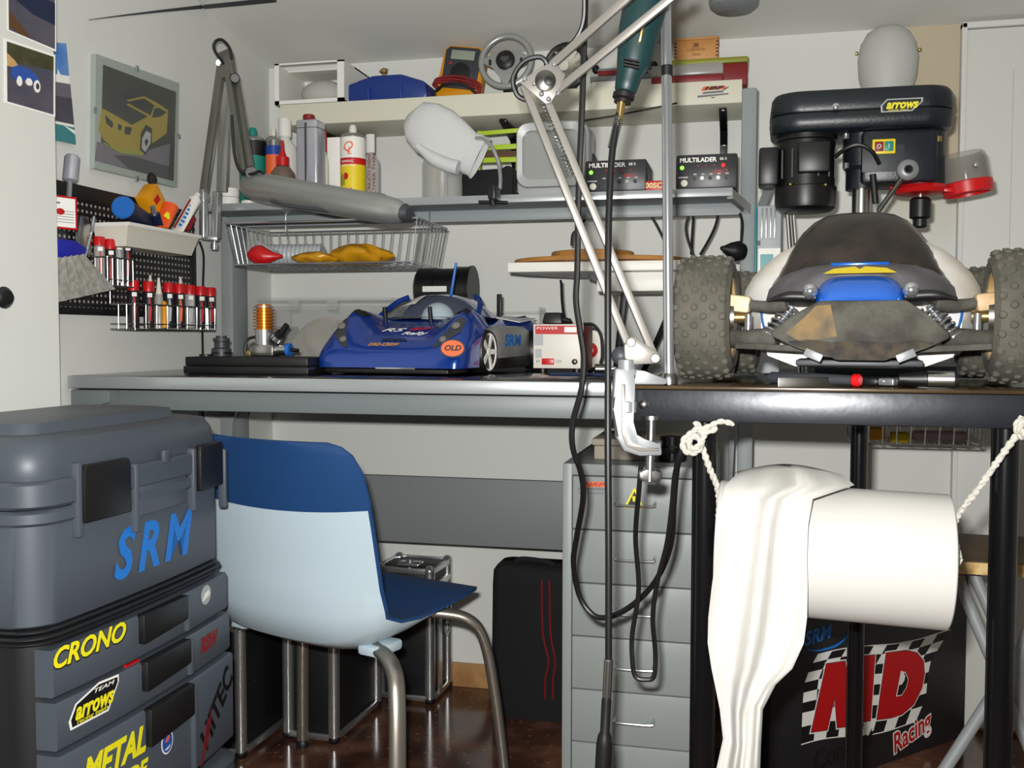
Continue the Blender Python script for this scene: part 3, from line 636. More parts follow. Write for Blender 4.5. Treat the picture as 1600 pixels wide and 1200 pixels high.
can('spray_can', 'white, red and yellow illustrated spray can in the middle of the rack', 552, 196, 40, 2.16, [(.58, 'yellow'), (.68, 'red'), (1, 'white')], nozzle='off_white', art=sprayart)
def redtext(o, b, r, h):
    mb = MB(); m = frame((b.x+.006, b.y-r*.55, b.z+h*.42), (0, 0, 1), (-1, 0, 0))
    for k, t in enumerate(('DILUENTE', 'ACRILICO 500ml', 'POWER THIN')): mb.text(t, .011, m @ T(0, .012-.012*k, .0115-.0), 0, .1)
    part('lettering', mb, 'dark_red', o)
bottle('solvent_bottle', 'clear flat solvent bottle with red writing right of the spray cans', 579, 210, 30, 2.23, 'bottle_clear', 'bottle_white', .72, .55, art=redtext)
b = rk(574, 2.12); r = px2m(56, 2.12, 574)/2; mb = MB(); mb.lathe([(r*.96, 0), (r, .003), (r, .010), (r*1.03, .011), (r*1.03, .015), (r*.9, .0165), (r*.88, .014), (.001, .014)], 32, T(*b))
single('tin_lid', 'flat round tin lid lying in front of the illustrated spray can', 'lid', mb, 'alu_paint', loc=b)
# glass jar wearing a white glove
b = rk(691, 2.17); r = px2m(64, 2.17, 691)/2
o = thing('glass_jar', 'clear glass jar of brushes under the white glove', 'jar', b)
part('glass', MB().lathe([(r, 0), (r, .085), (r*.9, .095), (r*.88, .095), (r*.95, .084), (r*.95, .004), (.001, .004)], 32, T(*b)), 'box_clear', o)
for k, (dx, dy, tx) in enumerate(((-.012, .004, -.004), (.01, -.006, .004), (.003, .01, .008))):
    part('brush', MB().cyl((b.x+dx, b.y+dy, b.z+.005), (b.x+dx+tx, b.y+dy, b.z+.1), .0028), ('wood_light', 'steel', 'wood_light')[k], o)
# glove: a mitten-like loft leaning over the jar
pts = [(744, 243), (728, 235), (708, 222), (690, 212), (668, 200), (648, 190), (634, 188)]
hw = [26, 32, 38, 42, 42, 32, 10]; rings = []; Yg = 2.15
for (x, y), w_ in zip(pts, hw):
    c = P(x, y, Y=Yg); s_ = depth(c)/F_PX; rings.append((c, w_*s_))
mb = MB(); R = []
ax = (rings[-1][0]-rings[0][0]).normalized(); side = V((0, 1, 0)).cross(ax).normalized(); random.seed(3)
for i, (c, w_) in enumerate(rings):
    wr = [1+random.uniform(-.05, .05) for _ in range(16)]
    R.append([c+side*w_*math.cos(2*math.pi*j/16)*wr[j]+V((0, 1, 0))*w_*.42*math.sin(2*math.pi*j/16)*wr[j] for j in range(16)])
mb.loft(R)
gv = thing('work_glove', 'white cotton glove hung fingers-up on the glass jar', 'glove', P(700, 270, Y=Yg))
part('palm', mb, 'glove', gv, ang=70)
mb = MB(); c = P(735, 240, Y=Yg); R = []
for t_, k in ((0, 1.0), (.3, 1.05), (.7, 1.02), (1, 1.1)):
    cc = lerp(P(733, 238, Y=Yg), P(750, 247, Y=Yg), t_); R.append([cc+side*.046*k*math.cos(2*math.pi*j/20)+V((0, 1, 0))*.022*k*math.sin(2*math.pi*j/20) for j in range(20)])
mb.loft(R, caps=False); part('cuff', mb, 'glove', gv, ang=70)
mb = MB(); mb.tube([P(x, y, Y=Yg-.022) for x, y in ((716, 262), (700, 258), (676, 247), (652, 228))], [(0, .016), (.6, .015), (1, .008)], 12); part('thumb', mb, 'glove', gv, ang=70)
# lime green wire rack
lo = thing('lime_rack', 'small lime green frame stand between the glove and the television', 'stand', rk(775, 2.26)); Yl = 2.26
def lb(p, q, w_=.012): return MB().bar(P(*p, Y=Yl), P(*q, Y=Yl), w_, .01, V((0, 1, 0)), .002)
for p, q, w_ in (((751, 209), (820, 203), .010), ((748, 232), (820, 228), .012), ((748, 251), (820, 249), .012)): part('crossbar', lb(p, q, w_), 'lime', lo)
for x in (750, 812): part('upright', lb((x, 205), (x-4, 301), .011), 'lime', lo)
part('strip', MB().span(tuple(P(752, 247, Y=Yl+.012)), tuple(P(815, 236, Y=Yl+.02))), 'brown_label', lo, label='dark brown strip behind the bars')
# black pouch
b = rk(765, 2.2); hp = hz(262, 2.2, 765); wp = px2m(82, 2.2, 765)/2
mb = MB(); mb.rprism([(-wp, 0), (wp, 0), (wp*1.0, hp*.95), (wp*.7, hp*1.02), (wp*.45, hp*.8), (-wp*.5, hp*.78), (-wp*.8, hp*1.0), (-wp*1.02, hp*.8)], .05, .008, frame((b.x, b.y+.025, b.z), (1, 0, 0), (0, 0, 1)))
single('black_pouch', 'soft black pouch under the lime green stand', 'pouch', mb, 'bag_black', loc=b)
# gooseneck clamp
gc = thing('gooseneck_clamp', 'chrome gooseneck on a black clamp at the front edge of the rack', 'clamp', P(771, 318, Y=YS0-.012))
pts = [P(x, y, Y=YS0+dy) for x, y, dy in ((744, 216, .03), (757, 218, .01), (770, 232, -.005), (779, 255, -.012), (782, 280, -.012), (781, 296, -.012))]
part('gooseneck', MB().tube(pts, .0042, 10), 'chrome', gc)
m = frame(P(771, 304, Y=YS0-.014), (1, 0, 0), (0, 0, 1))
mb = MB(); mb.box((0, .002, 0), (.022, .024, .016), .003, m); mb.box((.01, -.001, .02), (.01, .03, .05), .003, m); part('jaw', mb, 'black', gc)
mb = MB(); mb.cyl(m @ V((-.03, -.016, .008)), m @ V((.033, -.019, .008)), .004, n=10); mb.cyl(m @ V((0, -.01, .008)), m @ V((.002, -.024, .008)), .008, n=12); part('wing_screw', mb, 'black', gc)
# portable television
Yt = 2.215; b = rk(866, Yt+.07); tv = thing('television', 'small rounded silver portable television on the rack', 'television', b)
x0, x1 = P(806, 250, Y=Yt).x, P(922, 250, Y=Yt).x; zt = P(865, 188, Y=Yt).z; cx = (x0+x1)/2; hw = (x1-x0)/2
def rr(w_, h_, r_, n=6):
    out = []
    for qx, qy, a in ((1, 1, 0), (-1, 1, 90), (-1, -1, 180), (1, -1, 270)):
        for k in range(n+1):
            t_ = math.radians(a+90*k/n); out.append((qx*(w_-r_)+r_*math.cos(t_), qy*(h_-r_)+r_*math.sin(t_)))
    return out
hb = (zt-ZS)
def ringat(y, w_, h0, h1, r_): return [V((cx+px_, y, ZS+.001+(h0+h1)/2+py_)) for px_, py_ in rr(w_, (h1-h0)/2, r_)]
mb = MB(); mb.loft([ringat(Yt+.006, hw*.96, .002, hb*.97, .03), ringat(Yt+.012, hw, .0, hb, .035), ringat(Yt+.07, hw, 0, hb, .035), ringat(Yt+.2, hw*.7, .0, hb*.8, .03)]); part('body', mb, 'tv_grey', tv)
mb = MB(); m = frame((cx-.004, Yt+.008, ZS+hb*.58), (1, 0, 0), (0, 0, 1)); o1, i1 = rr(hw*.93, hb*.40, .026), rr(hw*.76, hb*.30, .02); N = len(o1)
R = [[(x, y, 0) for x, y in o1], [(x, y, .012) for x, y in o1], [(x*.97, y*.97, .016) for x, y in o1], [(x, y, .013) for x, y in i1], [(x, y, .001) for x, y in i1]]; mb.loft(R, True, False, m); part('bezel', mb, 'tv_grey', tv)
mb = MB(); mb.grid(lambda u, v: m @ V(((u-.5)*2*hw*.77, (v-.5)*2*hb*.31, .004+.006*(1-(2*u-1)**2)*(1-(2*v-1)**2))), 10, 8); part('screen', mb, 'tv_screen', tv)
for dx in (-.02, .012): part('button', MB().box((cx+dx, Yt+.004, ZS+.012), (.018, .006, .005), .001), 'dark_grey', tv)
mb = MB(); mb.box((x1-.002, Yt+.05, ZS+hb*.45), (.014, .04, .06), .005); part('side_knob', mb, 'dark_grey', tv)
# chargers
def charger(x0, x1, ytop, Y, lab, led2, turned):
    a, b_ = P(x0, 290, Y=Y).x, P(x1, 290, Y=Y).x; h = hz(ytop, Y, (x0+x1)/2); b = V(((a+b_)/2, Y+.06, ZS+.0006)); w_ = b_-a
    o = thing('battery_charger', lab, 'charger', b, 0, 'multi battery chargers on the rack shelf')
    mb = MB(); mb.box((b.x, b.y, b.z+h/2), (w_, .12, h), .004); part('case', mb, 'dark_grey', o)
    m = frame((b.x, b.y-.0603, b.z+h/2), (1, 0, 0), (0, 0, 1)); part('front_panel', MB().box((0, 0, 0), (w_*.96, h*.92, .002), .0006, m), 'panel_dark', o)
    m = m @ T(0, 0, .0012)
    mb = MB(); mb.text('MULTILADER', .0125, m @ T(-w_*.14, h*.33, 0), 0, w_*.6, .0004); mb.text('88 II', .008, m @ T(w_*.27, h*.34, 0)); part('lettering', mb, 'logo_white', o)
    part('power_light', MB().lathe([(.0042, 0), (.0035, .002), (.0004, .003)], 14, m @ T(-w_*.4, h*.12, 0)), 'led_green', o)
    mb = MB()
    for k in range(4): mb.lathe([(.002, 0), (.0014, .0012)], 8, m @ T(w_*(-.14+.13*k), h*.16, 0))
    mb.text('BIKO', .012, m @ T(w_*.22, -h*.02, 0), .3); part('red_marks', mb, 'logo_red', o)
    if led2: part('charge_light', MB().lathe([(.004, 0), (.003, .002), (.0004, .003)], 14, m @ T(w_*.27, h*.16, 0)), 'led_red', o)
    for k in range(5): part('socket', MB().lathe([(.0042, 0), (.0042, .003), (.002, .003), (.002, .001)], 12, m @ T(w_*(-.2+.13*k), -h*.2, 0)), ('black', 'steel')[k % 2], o)
    mb = MB()
    for k in range(5): mb.prism(rect(w_*(-.21+.13*k), -h*.1, w_*(-.16+.13*k), -h*.06), .0003, m)
    mb.prism(rect(-w_*.46, -h*.18, -w_*.3, -h*.14), .0003, m); part('scale_marks', mb, 'logo_grey', o)
    mb = MB(); mb.lathe([(.007, 0), (.007, .006), (.005, .007), (.0004, .007)], 16, m @ T(-w_*.36, -h*.34, 0)); part('dial', mb, 'off_white', o)
    if turned:
        mb = MB()
        for k in range(6): mb.box((b.x+w_/2, b.y-.03+k*.012, b.z+h*.5), (.002, .003, h*.5))
        part('vent', mb, 'black', o)
charger(914, 1010, 250, 2.088, 'black battery charger with white lettering, left one beside the television', False, True)
charger(1056, 1152, 241, 2.088, 'black battery charger with a glowing red light, right one beside the post', True, False)
b = rk(1021, 2.092); m = frame(b+V((0, -.004, .009)), (1, 0, 0), (0, .15, 1))
o = thing('red_tag_box', 'tiny red lettered box between the two chargers', 'box', b); part('body', MB().box(b+V((0, .008, .010)), (.044, .02, .02), .001), 'logo_red', o)
part('lettering', MB().text('00SC', .015, frame(b+V((0, -.0024, .010)), (1, 0, 0), (0, 0, 1)), .1, .036, .0006), 'amber_pale', o)
# ---------------------------------------------------------------- wire basket hung under the rack, left
def wire_basket(name, label, c8, n_long, n_short, r, fr_r, group=None, front=True):
    """c8: top ring corners (4) then bottom ring corners (4), world"""
    t_, bt = c8[:4], c8[4:]; o = thing(name, label, 'basket', (sum((V(p) for p in bt), V())/4), 0, group)
    def loop(q): return [V(p) for p in q]+[V(q[0])]
    mb = MB()
    for k in range(4): mb.cyl(t_[k], t_[(k+1) % 4], fr_r, n=8)
    part('top_rim', mb, 'chrome', o)
    mb = MB()
    for k in range(4): mb.cyl(bt[k], bt[(k+1) % 4], fr_r*.8, n=8)
    part('bottom_rim', mb, 'chrome', o)
    for k in range(4):
        if k == 0 and not front: continue
        n = n_long if k % 2 == 0 else n_short; mb = MB()
        for i in range(n+1):
            f = i/n; mb.cyl(lerp(V(t_[k]), V(t_[(k+1) % 4]), f), lerp(V(bt[k]), V(bt[(k+1) % 4]), f), r, n=6)
        part('side_wires', mb, 'chrome', o)
    mb = MB()
    for i in range(1, n_long): mb.cyl(lerp(V(bt[0]), V(bt[1]), i/n_long), lerp(V(bt[3]), V(bt[2]), i/n_long), r, n=6)
    part('floor_wires', mb, 'chrome', o); return o
Yb0, Yb1 = 1.98, 2.19
t0, t1 = P(352, 341, Y=Yb0), P(652, 349, Y=Yb0); zb = P(480, 411, Y=Yb0).z; zt_ = (t0.z+t1.z)/2
bx0, bx1 = P(362, 411, Y=Yb0).x, P(641, 409, Y=Yb0).x
wire_basket('wire_basket', 'chrome wire basket hanging under the left half of the rack', [V((t0.x, Yb0, zt_)), V((t1.x, Yb0, zt_)), V((t1.x, Yb1, zt_)), V((t0.x, Yb1, zt_)), V((bx0, Yb0+.012, zb)), V((bx1, Yb0+.012, zb)), V((bx1, Yb1-.01, zb)), V((bx0, Yb1-.01, zb))], 20, 9, .0013, .0024, front=False)
mb = MB()
for xh in (t0.x+.04, t1.x-.04): part('hanger', MB().tube([(xh, Yb1, zt_), (xh, Yb1, ZS-.01)], .002, 6, 0), 'chrome', bpy.data.objects['wire_basket'])
# contents
zc = zb+.0035
def bp(x, y, Y): p = P(x, y, Y=Y); return V((p.x, Y, p.z))
o = thing('squeeze_bulb', 'bright red rubber bulb at the left end of the wire basket', 'bulb', (bp(400, 395, 2.05).x, 2.05, zc)); x_ = bp(403, 395, 2.05).x
mb = MB(); mb.loft([[(x_-.026+.012*k, 2.05+rr_*math.cos(a*math.pi/8), zc+.022+(-.004 if k > 3 else 0)+rr_*math.sin(a*math.pi/8)) for a in range(16)] for k, rr_ in enumerate((.004, .016, .021, .0215, .018, .012, .007, .004))]); part('body', mb, 'red', o)
o = thing('flex_hose', 'grey ribbed hose lying in the wire basket', 'hose', (bp(450, 395, 2.06).x, 2.06, zc)); a, b_ = bp(432, 392, 2.11), bp(505, 396, 2.12)
mb = MB(); mb.lathe([(.023+.0018*(k % 2), .13*k/26-.02) for k in range(27)], 20, axis_frame(V((a.x, a.y, zc+.026)), V((b_.x, b_.y, zc+.026)))); part('body', mb, 'duct_grey', o)
mb = MB()
for k in range(7): mb.tube([(a.x-.01-.006*k, 2.05+.008*k, zc+.03+.005*k), (a.x+.02, 2.06+.004*k, zc+.026)], [(0, .001), (1, .004)], 6, 0)
part('torn_end', mb, 'duct_grey', o)
def clump(name, label, c, size, m_, seed, cat='bag'):
    random.seed(seed); mb = MB(); ph = [random.uniform(0, 6.3) for _ in range(6)]
    def f(u, v):
        a, e = 2*math.pi*u, math.pi*(v-.5); k = 1+.12*math.sin(3*a+ph[0])*math.cos(2*e+ph[1])+.1*math.sin(5*a+ph[2]+3*e)+.06*math.sin(9*a+ph[3])
        z = math.sin(e)*size[2]*k
        return V((c[0]+size[0]*math.cos(e)*math.cos(a)*k, c[1]+size[1]*math.cos(e)*math.sin(a)*k, max(c[2], c[2]+size[2]+z)))
    mb.grid(f, 28, 14); return single(name, label, cat, mb, m_, ang=60)
clump('amber_bag', 'crumpled amber plastic bag, left of two in the wire basket', (bp(494, 397, 2.07).x, 2.06, zc), (.045, .045, .013), 'amber_bag', 4)
clump('amber_bag', 'crumpled amber plastic bag heaped against the right end of the wire basket', (bp(558, 395, 2.11).x, 2.12, zc), (.07, .05, .023), 'amber_bag', 9)
# ---------------------------------------------------------------- tube lamp clamped at the left end of the rack
dl = thing('tube_lamp', 'silver tube-headed desk lamp clamped to the left end of the rack', 'lamp', P(332, 340, Y=2.06))
Yl = 2.06
def L(x, y, Y=Yl): return P(x, y, Y=Y)
def bar2(pts, w_, h_, m_, nm, dy=0): mb = MB(); mb.bar(L(*pts[0]), L(*pts[1]), w_, h_, V((0, 1, 0)), .001); return part(nm, mb, m_, dl)
bar2(((319, 300, 2.03), (347, 98, 2.03)), .016, .016, 'lamp_arm', 'lower_arm')
bar2(((347, 300, 2.07), (353, 120, 2.07)), .024, .012, 'lamp_silver', 'spring_cover')
bar2(((357, 112, 2.0), (381, 268, 1.93)), .013, .016, 'lamp_arm', 'upper_arm'); bar2(((368, 118, 2.01), (392, 262, 1.94)), .010, .014, 'lamp_arm', 'upper_arm')
mb = MB(); mb.bar(L(352, 82, 2.02), L(358, 122, 2.0), .032, .02, V((0, 1, 0)), .004); part('elbow', mb, 'lamp_arm', dl)
part('elbow_knob', MB().cyl(L(367, 122, 1.985), L(367, 122, 2.01), .011, n=14, bev=.002), 'black', dl)
part('elbow_bolt', MB().cyl(L(342, 98, 2.0), L(342, 98, 2.03), .006, n=12), 'chrome', dl)
mb = MB(); mb.tube([L(x, y, 2.0) for x, y in ((349, 100), (335, 78), (336, 66), (346, 62), (358, 74), (362, 92))], .0035, 8); part('cable', mb, 'black', dl)
mb = MB(); mb.tube([L(x, y, 1.92) for x, y in ((362, 180), (366, 240), (376, 268), (392, 272), (408, 268), (418, 285))], .0032, 8); part('cable', mb, 'black', dl)
mb = MB(); mb.cyl(L(318, 296, 2.03), L(318, 372, 2.03), .0095, n=14, bev=.001); mb.cyl(L(318, 304, 2.03), L(318, 314, 2.03), .013, n=14); part('clamp_post', mb, 'chrome', dl)
mb = MB(); mb.bar(L(340, 300, 2.05), L(337, 372, 2.05), .016, .02, V((0, 1, 0)), .003); mb.bar(L(315, 371, 2.04), L(341, 373, 2.05), .010, .018, V((0, 1, 0)), .002); part('clamp_jaw', mb, 'lamp_silver', dl)
mb = MB(); mb.cyl(L(335, 352, 2.05), L(335, 384, 2.05), .004, n=10); mb.cyl(L(335, 380, 2.05), L(335, 390, 2.05), .008, n=12); part('clamp_screw', mb, 'chrome', dl)
h0, h1 = P(388, 290, Y=1.95), P(634, 333, Y=1.80)
mb = MB(); X = axis_frame(h0, h1); Lh = (h1-h0).length
mb.lathe([(.010, -.004), (.024, 0), (.029, .02), (.031, .06), (.029, Lh*.6), (.0275, Lh*.86), (.024, Lh*.95), (.015, Lh*.99), (.013, Lh)], 32, X); part('lamp_head', mb, 'lamp_silver', dl)
mb = MB(); mb.lathe([(.015, Lh*.985), (.018, Lh*.995), (.012, Lh*1.02), (.001, Lh*1.025)], 20, X); part('end_cap', mb, 'dark_grey', dl)
mb = MB(); mb.tube([P(x, y, Y=1.85) for x, y in ((424, 313), (455, 322), (540, 332), (610, 341))], .004, 8); part('shade_lip', mb, 'dark_grey', dl)
mb = MB(); mb.bar(L(383, 262, 1.94), h0+V((.01, 0, .002)), .02, .02, V((0, 1, 0)), .003); mb.cyl(L(393, 270, 1.92), L(393, 270, 1.95), .012, n=14); part('head_joint', mb, 'dark_grey', dl)
# ---------------------------------------------------------------- perforated board on the left wall
XB = XL+.010
pb = thing('pegboard', 'black perforated steel board on the left wall', 'board', P(200, 490, X=XB))
ya, yb = 1.60, P(305, 400, X=XB).y; za, zb_ = P(90, 489, X=XB).z, P(90, 283, X=XB).z
part('panel', MB().span((XL+.001, ya, za), (XB, yb, zb_)), 'perforated', pb)
mb = MB(); mb.span((XL+.001, ya, zb_-.03), (XB+.003, yb-.15, zb_+.002), .001); mb.span((XL+.001, ya, za-.002), (XB+.003, yb, za+.012), .001); mb.span((XL+.001, yb-.022, za), (XB+.003, yb, zb_-.08), .001)
part('rim', mb, 'black', pb, label='plain black rim of the board')
def W(x, y, o=.03): return P(x, y, X=XL+o)
def wpx(n, x, o=.03): return n*depth(W(x, 400, o))/F_PX
# screwdrivers
def driver(lab, top, mid, end, r1, r2, m1, o=.035):
    t_ = thing('screwdriver', lab, 'screwdriver', W(*end, o), 0)
    part('handle', MB().lathe([(r1*.8, 0), (r1, .004), (r1, (W(*mid, o)-W(*top, o)).length-.004), (r1*.6, (W(*mid, o)-W(*top, o)).length)], 16, axis_frame(W(*top, o), W(*mid, o))), m1, t_)
    part('blade', MB().cyl(W(*mid, o), W(*end, o), r2, n=10), 'chrome', t_); return t_
driver('fat chrome-handled screwdriver sticking up above the perforated board', (113, 243), (109, 285), (105, 352), .0135, .005, 'tin', .05)
driver('thin bright screwdriver hanging left of the upper red-capped bottles', (147, 338), (142, 366), (133, 400), .0035, .003, 'chrome', .04)
mb = MB(); mb.rprism([(-.012, 0), (.012, 0), (.02, -.03), (.02, -.075), (-.02, -.075), (-.02, -.03)], .008, .002, frame(W(127, 338, .02), (0, 1, 0), (0, 0, 1)))
single('scraper', 'flat grey scraper blade hanging behind the price card', 'scraper', mb, 'steel')
# card
mcf = frame(W(100, 332, .058), (.35, 1, 0), (.0, 0, 1)); hw, hh = .026, .030
card = thing('price_card', 'white card with a red border hung on the perforated board', 'card', W(100, 355, .058))
mb = MB(); mb.mi = 0; mb.box((0, 0, 0), (hw*2, hh*2, .001), 0, mcf); mb.mi = 1; mb.prism(rect(-hw*.86, -hh*.88, hw*.86, hh*.88), .0003, mcf, .0005); part('sheet', mb, ['logo_red', 'paper'], card)
mb = MB(); mb.mi = 0; mb.prism(oval(-.008, .001, .009, .006), .0003, mcf, .0008); mb.mi = 1; mb.prism(rect(-.02, .015, -.008, .018), .0003, mcf, .0008)
for k in range(5): mb.prism(rect(.0 if k < 2 else -.018, .002-.005*k, .019, .003-.005*k), .0003, mcf, .0008)
part('print', mb, ['logo_red', 'text_grey'], card)
# dust brush
br = thing('dust_brush', 'white bristled dust brush with a blue handle, left of the bottles', 'brush', W(120, 470, .06))
mb = MB(); mb.rprism([tuple(((W(x, y, .06)-W(120, 400, .06)).dot(V((0, 1, 0))), (W(x, y, .06)-W(120, 400, .06)).z)) for x, y in ((76, 372), (112, 376), (131, 388), (128, 398), (84, 404), (70, 402))], .018, .003, frame(W(120, 400, .06)-V((.009, 0, 0)), (0, 1, 0), (0, 0, 1)))
part('handle', mb, 'brush_blue', br)
R = []
for k in range(7):
    f = k/6; l_, r_ = W(lerp(84, 74, f), lerp(402, 474, f), .06), W(lerp(126, 172, f), lerp(396, 452, f), .06)
    n_ = 14; top = [lerp(l_, r_, i/n_)+V((.008+.004*f+.0015*math.sin(i*2.1+k*.4), 0, 0)) for i in range(n_+1)]; bot = [lerp(r_, l_, i/n_)-V((.008+.004*f, 0, 0)) for i in range(n_+1)]
    R.append(top+bot)
part('bristles', MB().loft(R), 'bristle', br)
# red-capped bottles
def kit_bottle(x, ytop, ybot, lab, o, grp, strip='kit_red', body='kit_dark', w_=18):
    b = W(x, ybot, o); t_ = W(x, ytop, o); t_.x, t_.y = b.x, b.y; h = t_.z-b.z; r = wpx(w_, x, o)/2
    q = thing('bottle', lab, 'bottle', b, 0, grp); X = T(*b)
    part('body', MB().lathe([(r*.9, 0), (r*.93, .002), (r*.93, h*.74), (r*.75, h*.8)], 16, X), body, q)
    part('cap', MB().lathe([(r*.98, h*.78), (r*.98, h*.97), (r*.85, h), (.0003, h)], 18, X), 'red', q)
    m = frame((b.x+r*.66, b.y-r*.68, b.z+h*.36), (1, 1, 0), (0, 0, 1)); mb = MB()
    mb.X = m; mb.prism([(r*.56*math.sin(-.5), -h*.22), (r*.56*math.sin(.3), -h*.22), (r*.56*math.sin(.6), h*.05), (r*.56*math.sin(.1), h*.3), (r*.56*math.sin(-.2), h*.3)], .0008); part('label', mb, strip, q)
    mb = MB(); mb.X = m @ T(0, h*.34, 0); mb.prism(rect(-r*.4, -r*.35, r*.4, r*.35), .0008); part('mark', mb, 'logo_white', q); return q
G1, G2 = 'red-capped bottles in the upper wire holder', 'red-capped bottles in the lower wire basket'
for k, (x, yt, yb_) in enumerate(((156, 370, 436), (173, 374, 446), (186, 364, 442), (199, 366, 442))):
    kit_bottle(x, yt, yb_, ('leftmost', 'second from the left', 'third from the left', 'rightmost')[k]+' of the red-capped bottles in the upper holder', .034+.010*(k % 2), G1, ('kit_red', 'kit_red', 'duct_grey', 'kit_red')[k], ('bottle_clear', 'kit_dark', 'bottle_clear', 'kit_dark')[k])
ords = ('leftmost', 'second from the left', 'third from the left', 'fourth from the left', 'fifth from the left', 'sixth from the left', 'rightmost')
for k, x in enumerate((209, 233, 264, 281, 297, 314, 329)):
    kit_bottle(x, 438+k*1.9, 512, ords[k]+' of the red-capped bottles in the lower wire basket', .045+.012*(k % 2), G2, ('kit_red', 'kit_red', 'duct_grey', 'logo_orange', 'duct_grey', 'kit_red', 'kit_red')[k], ('kit_dark', 'kit_dark', 'kit_dark', 'kit_dark', 'bottle_clear', 'kit_dark', 'kit_dark')[k])
for k, (x, yt, lab) in enumerate(((249, 434, 'clear squeeze bottle with a pale pointed nozzle among the red caps'), (236, 430, 'pale nozzle bottle behind the second red cap'), (283, 433, 'pale nozzle bottle behind the fourth red cap'))):
    o_ = (.055, .024, .024)[k]; b = W(x, 513, o_); h = W(x, yt, o_).z-b.z; r = wpx(13, x, o_)/2
    q = thing('nozzle_bottle', lab, 'bottle', b); part('body', MB().lathe([(r, 0), (r, h*.6), (r*.8, h*.68)], 16, T(*b)), 'bottle_clear', q); part('nozzle', MB().lathe([(r*.8, h*.66), (r*.55, h*.8), (r*.25, h), (.0003, h)], 14, T(*b)), 'off_white', q)
b = W(257, 512, .068); mb = MB(); mb.lathe([(.0055, 0), (.0055, .052), (.003, .056), (.0003, .056)], 12, T(*b)); single('orange_marker', 'slim amber marker standing in the lower wire basket', 'marker', mb, 'amber', loc=b)
# baskets: upper open holder and lower basket, built on the wall
def wallbasket(name, lab, x0, x1, yt, yb_, d0, d1, n, r=.0012):
    za, zt = W((x0+x1)/2, yb_, d1).z, W((x0+x1)/2, yt, d1).z; y0, y1 = W(x0, yb_, d0).y, W(x1, yb_, d1).y
    q = thing(name, lab, 'basket', (XL+(d0+d1)/2, (y0+y1)/2, za)); A = XL+d0; B = XL+d1
    def ring(z, rr_): 
        mb = MB(); c = [(A, y0, z), (B, y0, z), (B, y1, z), (A, y1, z)]
        for k in range(4): mb.cyl(c[k], c[(k+1) % 4], rr_, n=6)
        return mb
    part('top_rim', ring(zt, r*1.5), 'steel', q); part('bottom_rim', ring(za, r*1.4), 'steel', q); part('middle_rim', ring(lerp(za, zt, .22), r), 'steel', q)
    mb = MB()
    for i in range(n+1): y = lerp(y0, y1, i/n); mb.tube([(B, y, zt), (B, y, za), (A, y, za)], r, 6, 0)
    for i in (1, 2): mb.cyl((lerp(A, B, i/3), y0, zt), (lerp(A, B, i/3), y0, za), r, n=6); mb.cyl((lerp(A, B, i/3), y1, zt), (lerp(A, B, i/3), y1, za), r, n=6)
    for i in range(3): mb.cyl((lerp(A, B, i/3), y0, za), (lerp(A, B, i/3), y1, za), r, n=6)
    part('wires', mb, 'steel', q)
    mb = MB(); mb.cyl((A, y0, zt), (A, y0, zt+.03), r, n=6); mb.cyl((A, y1, zt), (A, y1, zt+.03), r, n=6); mb.cyl((A, y0, zt+.03), (A, y1, zt+.03), r, n=6); part('back_wire', mb, 'steel', q); return q
wallbasket('wire_holder', 'small chrome wire holder with four red-capped bottles, upper one on the board', 140, 208, 402, 446, .022, .062, 5)
wallbasket('bottle_basket', 'chrome wire basket full of red-capped bottles, lower one on the board', 173, 336, 477, 515, .03, .085, 8)
# white bin with tubes
bi = thing('storage_bin', 'small white plastic bin of glue tubes hung on the perforated board', 'bin', W(252, 395, .05))
y0, y1 = W(199, 350, .09).y, W(311, 360, .09).y; zt, zb2 = W(250, 357, .09).z, W(250, 391, .09).z
def bring(z, k, w0, w1): return [(XL+.013+w0, y0+k, z), (XL+w1, y0+k, z), (XL+w1, y1-k, z), (XL+.013+w0, y1-k, z)]
mb = MB(); mb.loft([bring(zb2, .012, 0, .078), bring(zt, 0, 0, .092), bring(zt, .003, .003, .089), bring(zb2+.003, .014, .003, .076)], True, True); part('bin', mb, 'off_white', bi)
part('lip', MB().loft([bring(zt-.006, -.002, 0, .095), bring(zt+.001, -.002, 0, .095), bring(zt+.001, .001, .003, .091), bring(zt-.006, .001, .003, .091)], True, False), 'white', bi)
def inb(p0, p1, o0=.05, o1=.06): return W(*p0, o0), W(*p1, o1)
a, b = inb((232, 352), (193, 325), .05, .085); q = thing('blue_can', 'dark blue can with a bright blue lid lying in the white bin', 'can', a)
part('body', MB().cyl(a, b, .021, n=24, bev=.002), 'navy', q); part('lid', MB().cyl(b, b+(b-a).normalized()*.008, .0225, n=24, bev=.003), 'cap_blue', q)
a, b = inb((256, 354), (228, 298), .045, .045); q = thing('glue_carton', 'small yellow glue carton sticking out of the white bin', 'carton', a)
m = axis_frame(a, b); part('box', MB().box((0, 0, (b-a).length/2), (.03, .05, (b-a).length), .001, m), 'amber', q)
mb = MB(); mb.box((.0155, 0, (b-a).length*.75), (.0006, .02, .014), 0, m); mb.box((.0155, .008, (b-a).length*.45), (.0006, .016, .01), 0, m); part('print', mb, ['logo_red'], q)
a, b = inb((252, 356), (236, 273), .03, .03); q = thing('hand_brush', 'dark brush with a blue ferrule sticking up from the white bin', 'brush', a)
part('handle', MB().cyl(a, lerp(a, b, .6), .0045, n=10), 'brush_blue', q); part('ferrule', MB().cyl(lerp(a, b, .6), lerp(a, b, .82), .007, n=12), 'blue', q); part('bristles', MB().lathe([(.007, 0), (.011, .012), (.008, .022), (.002, .028)], 12, axis_frame(lerp(a, b, .8), b)), 'black_matte', q)
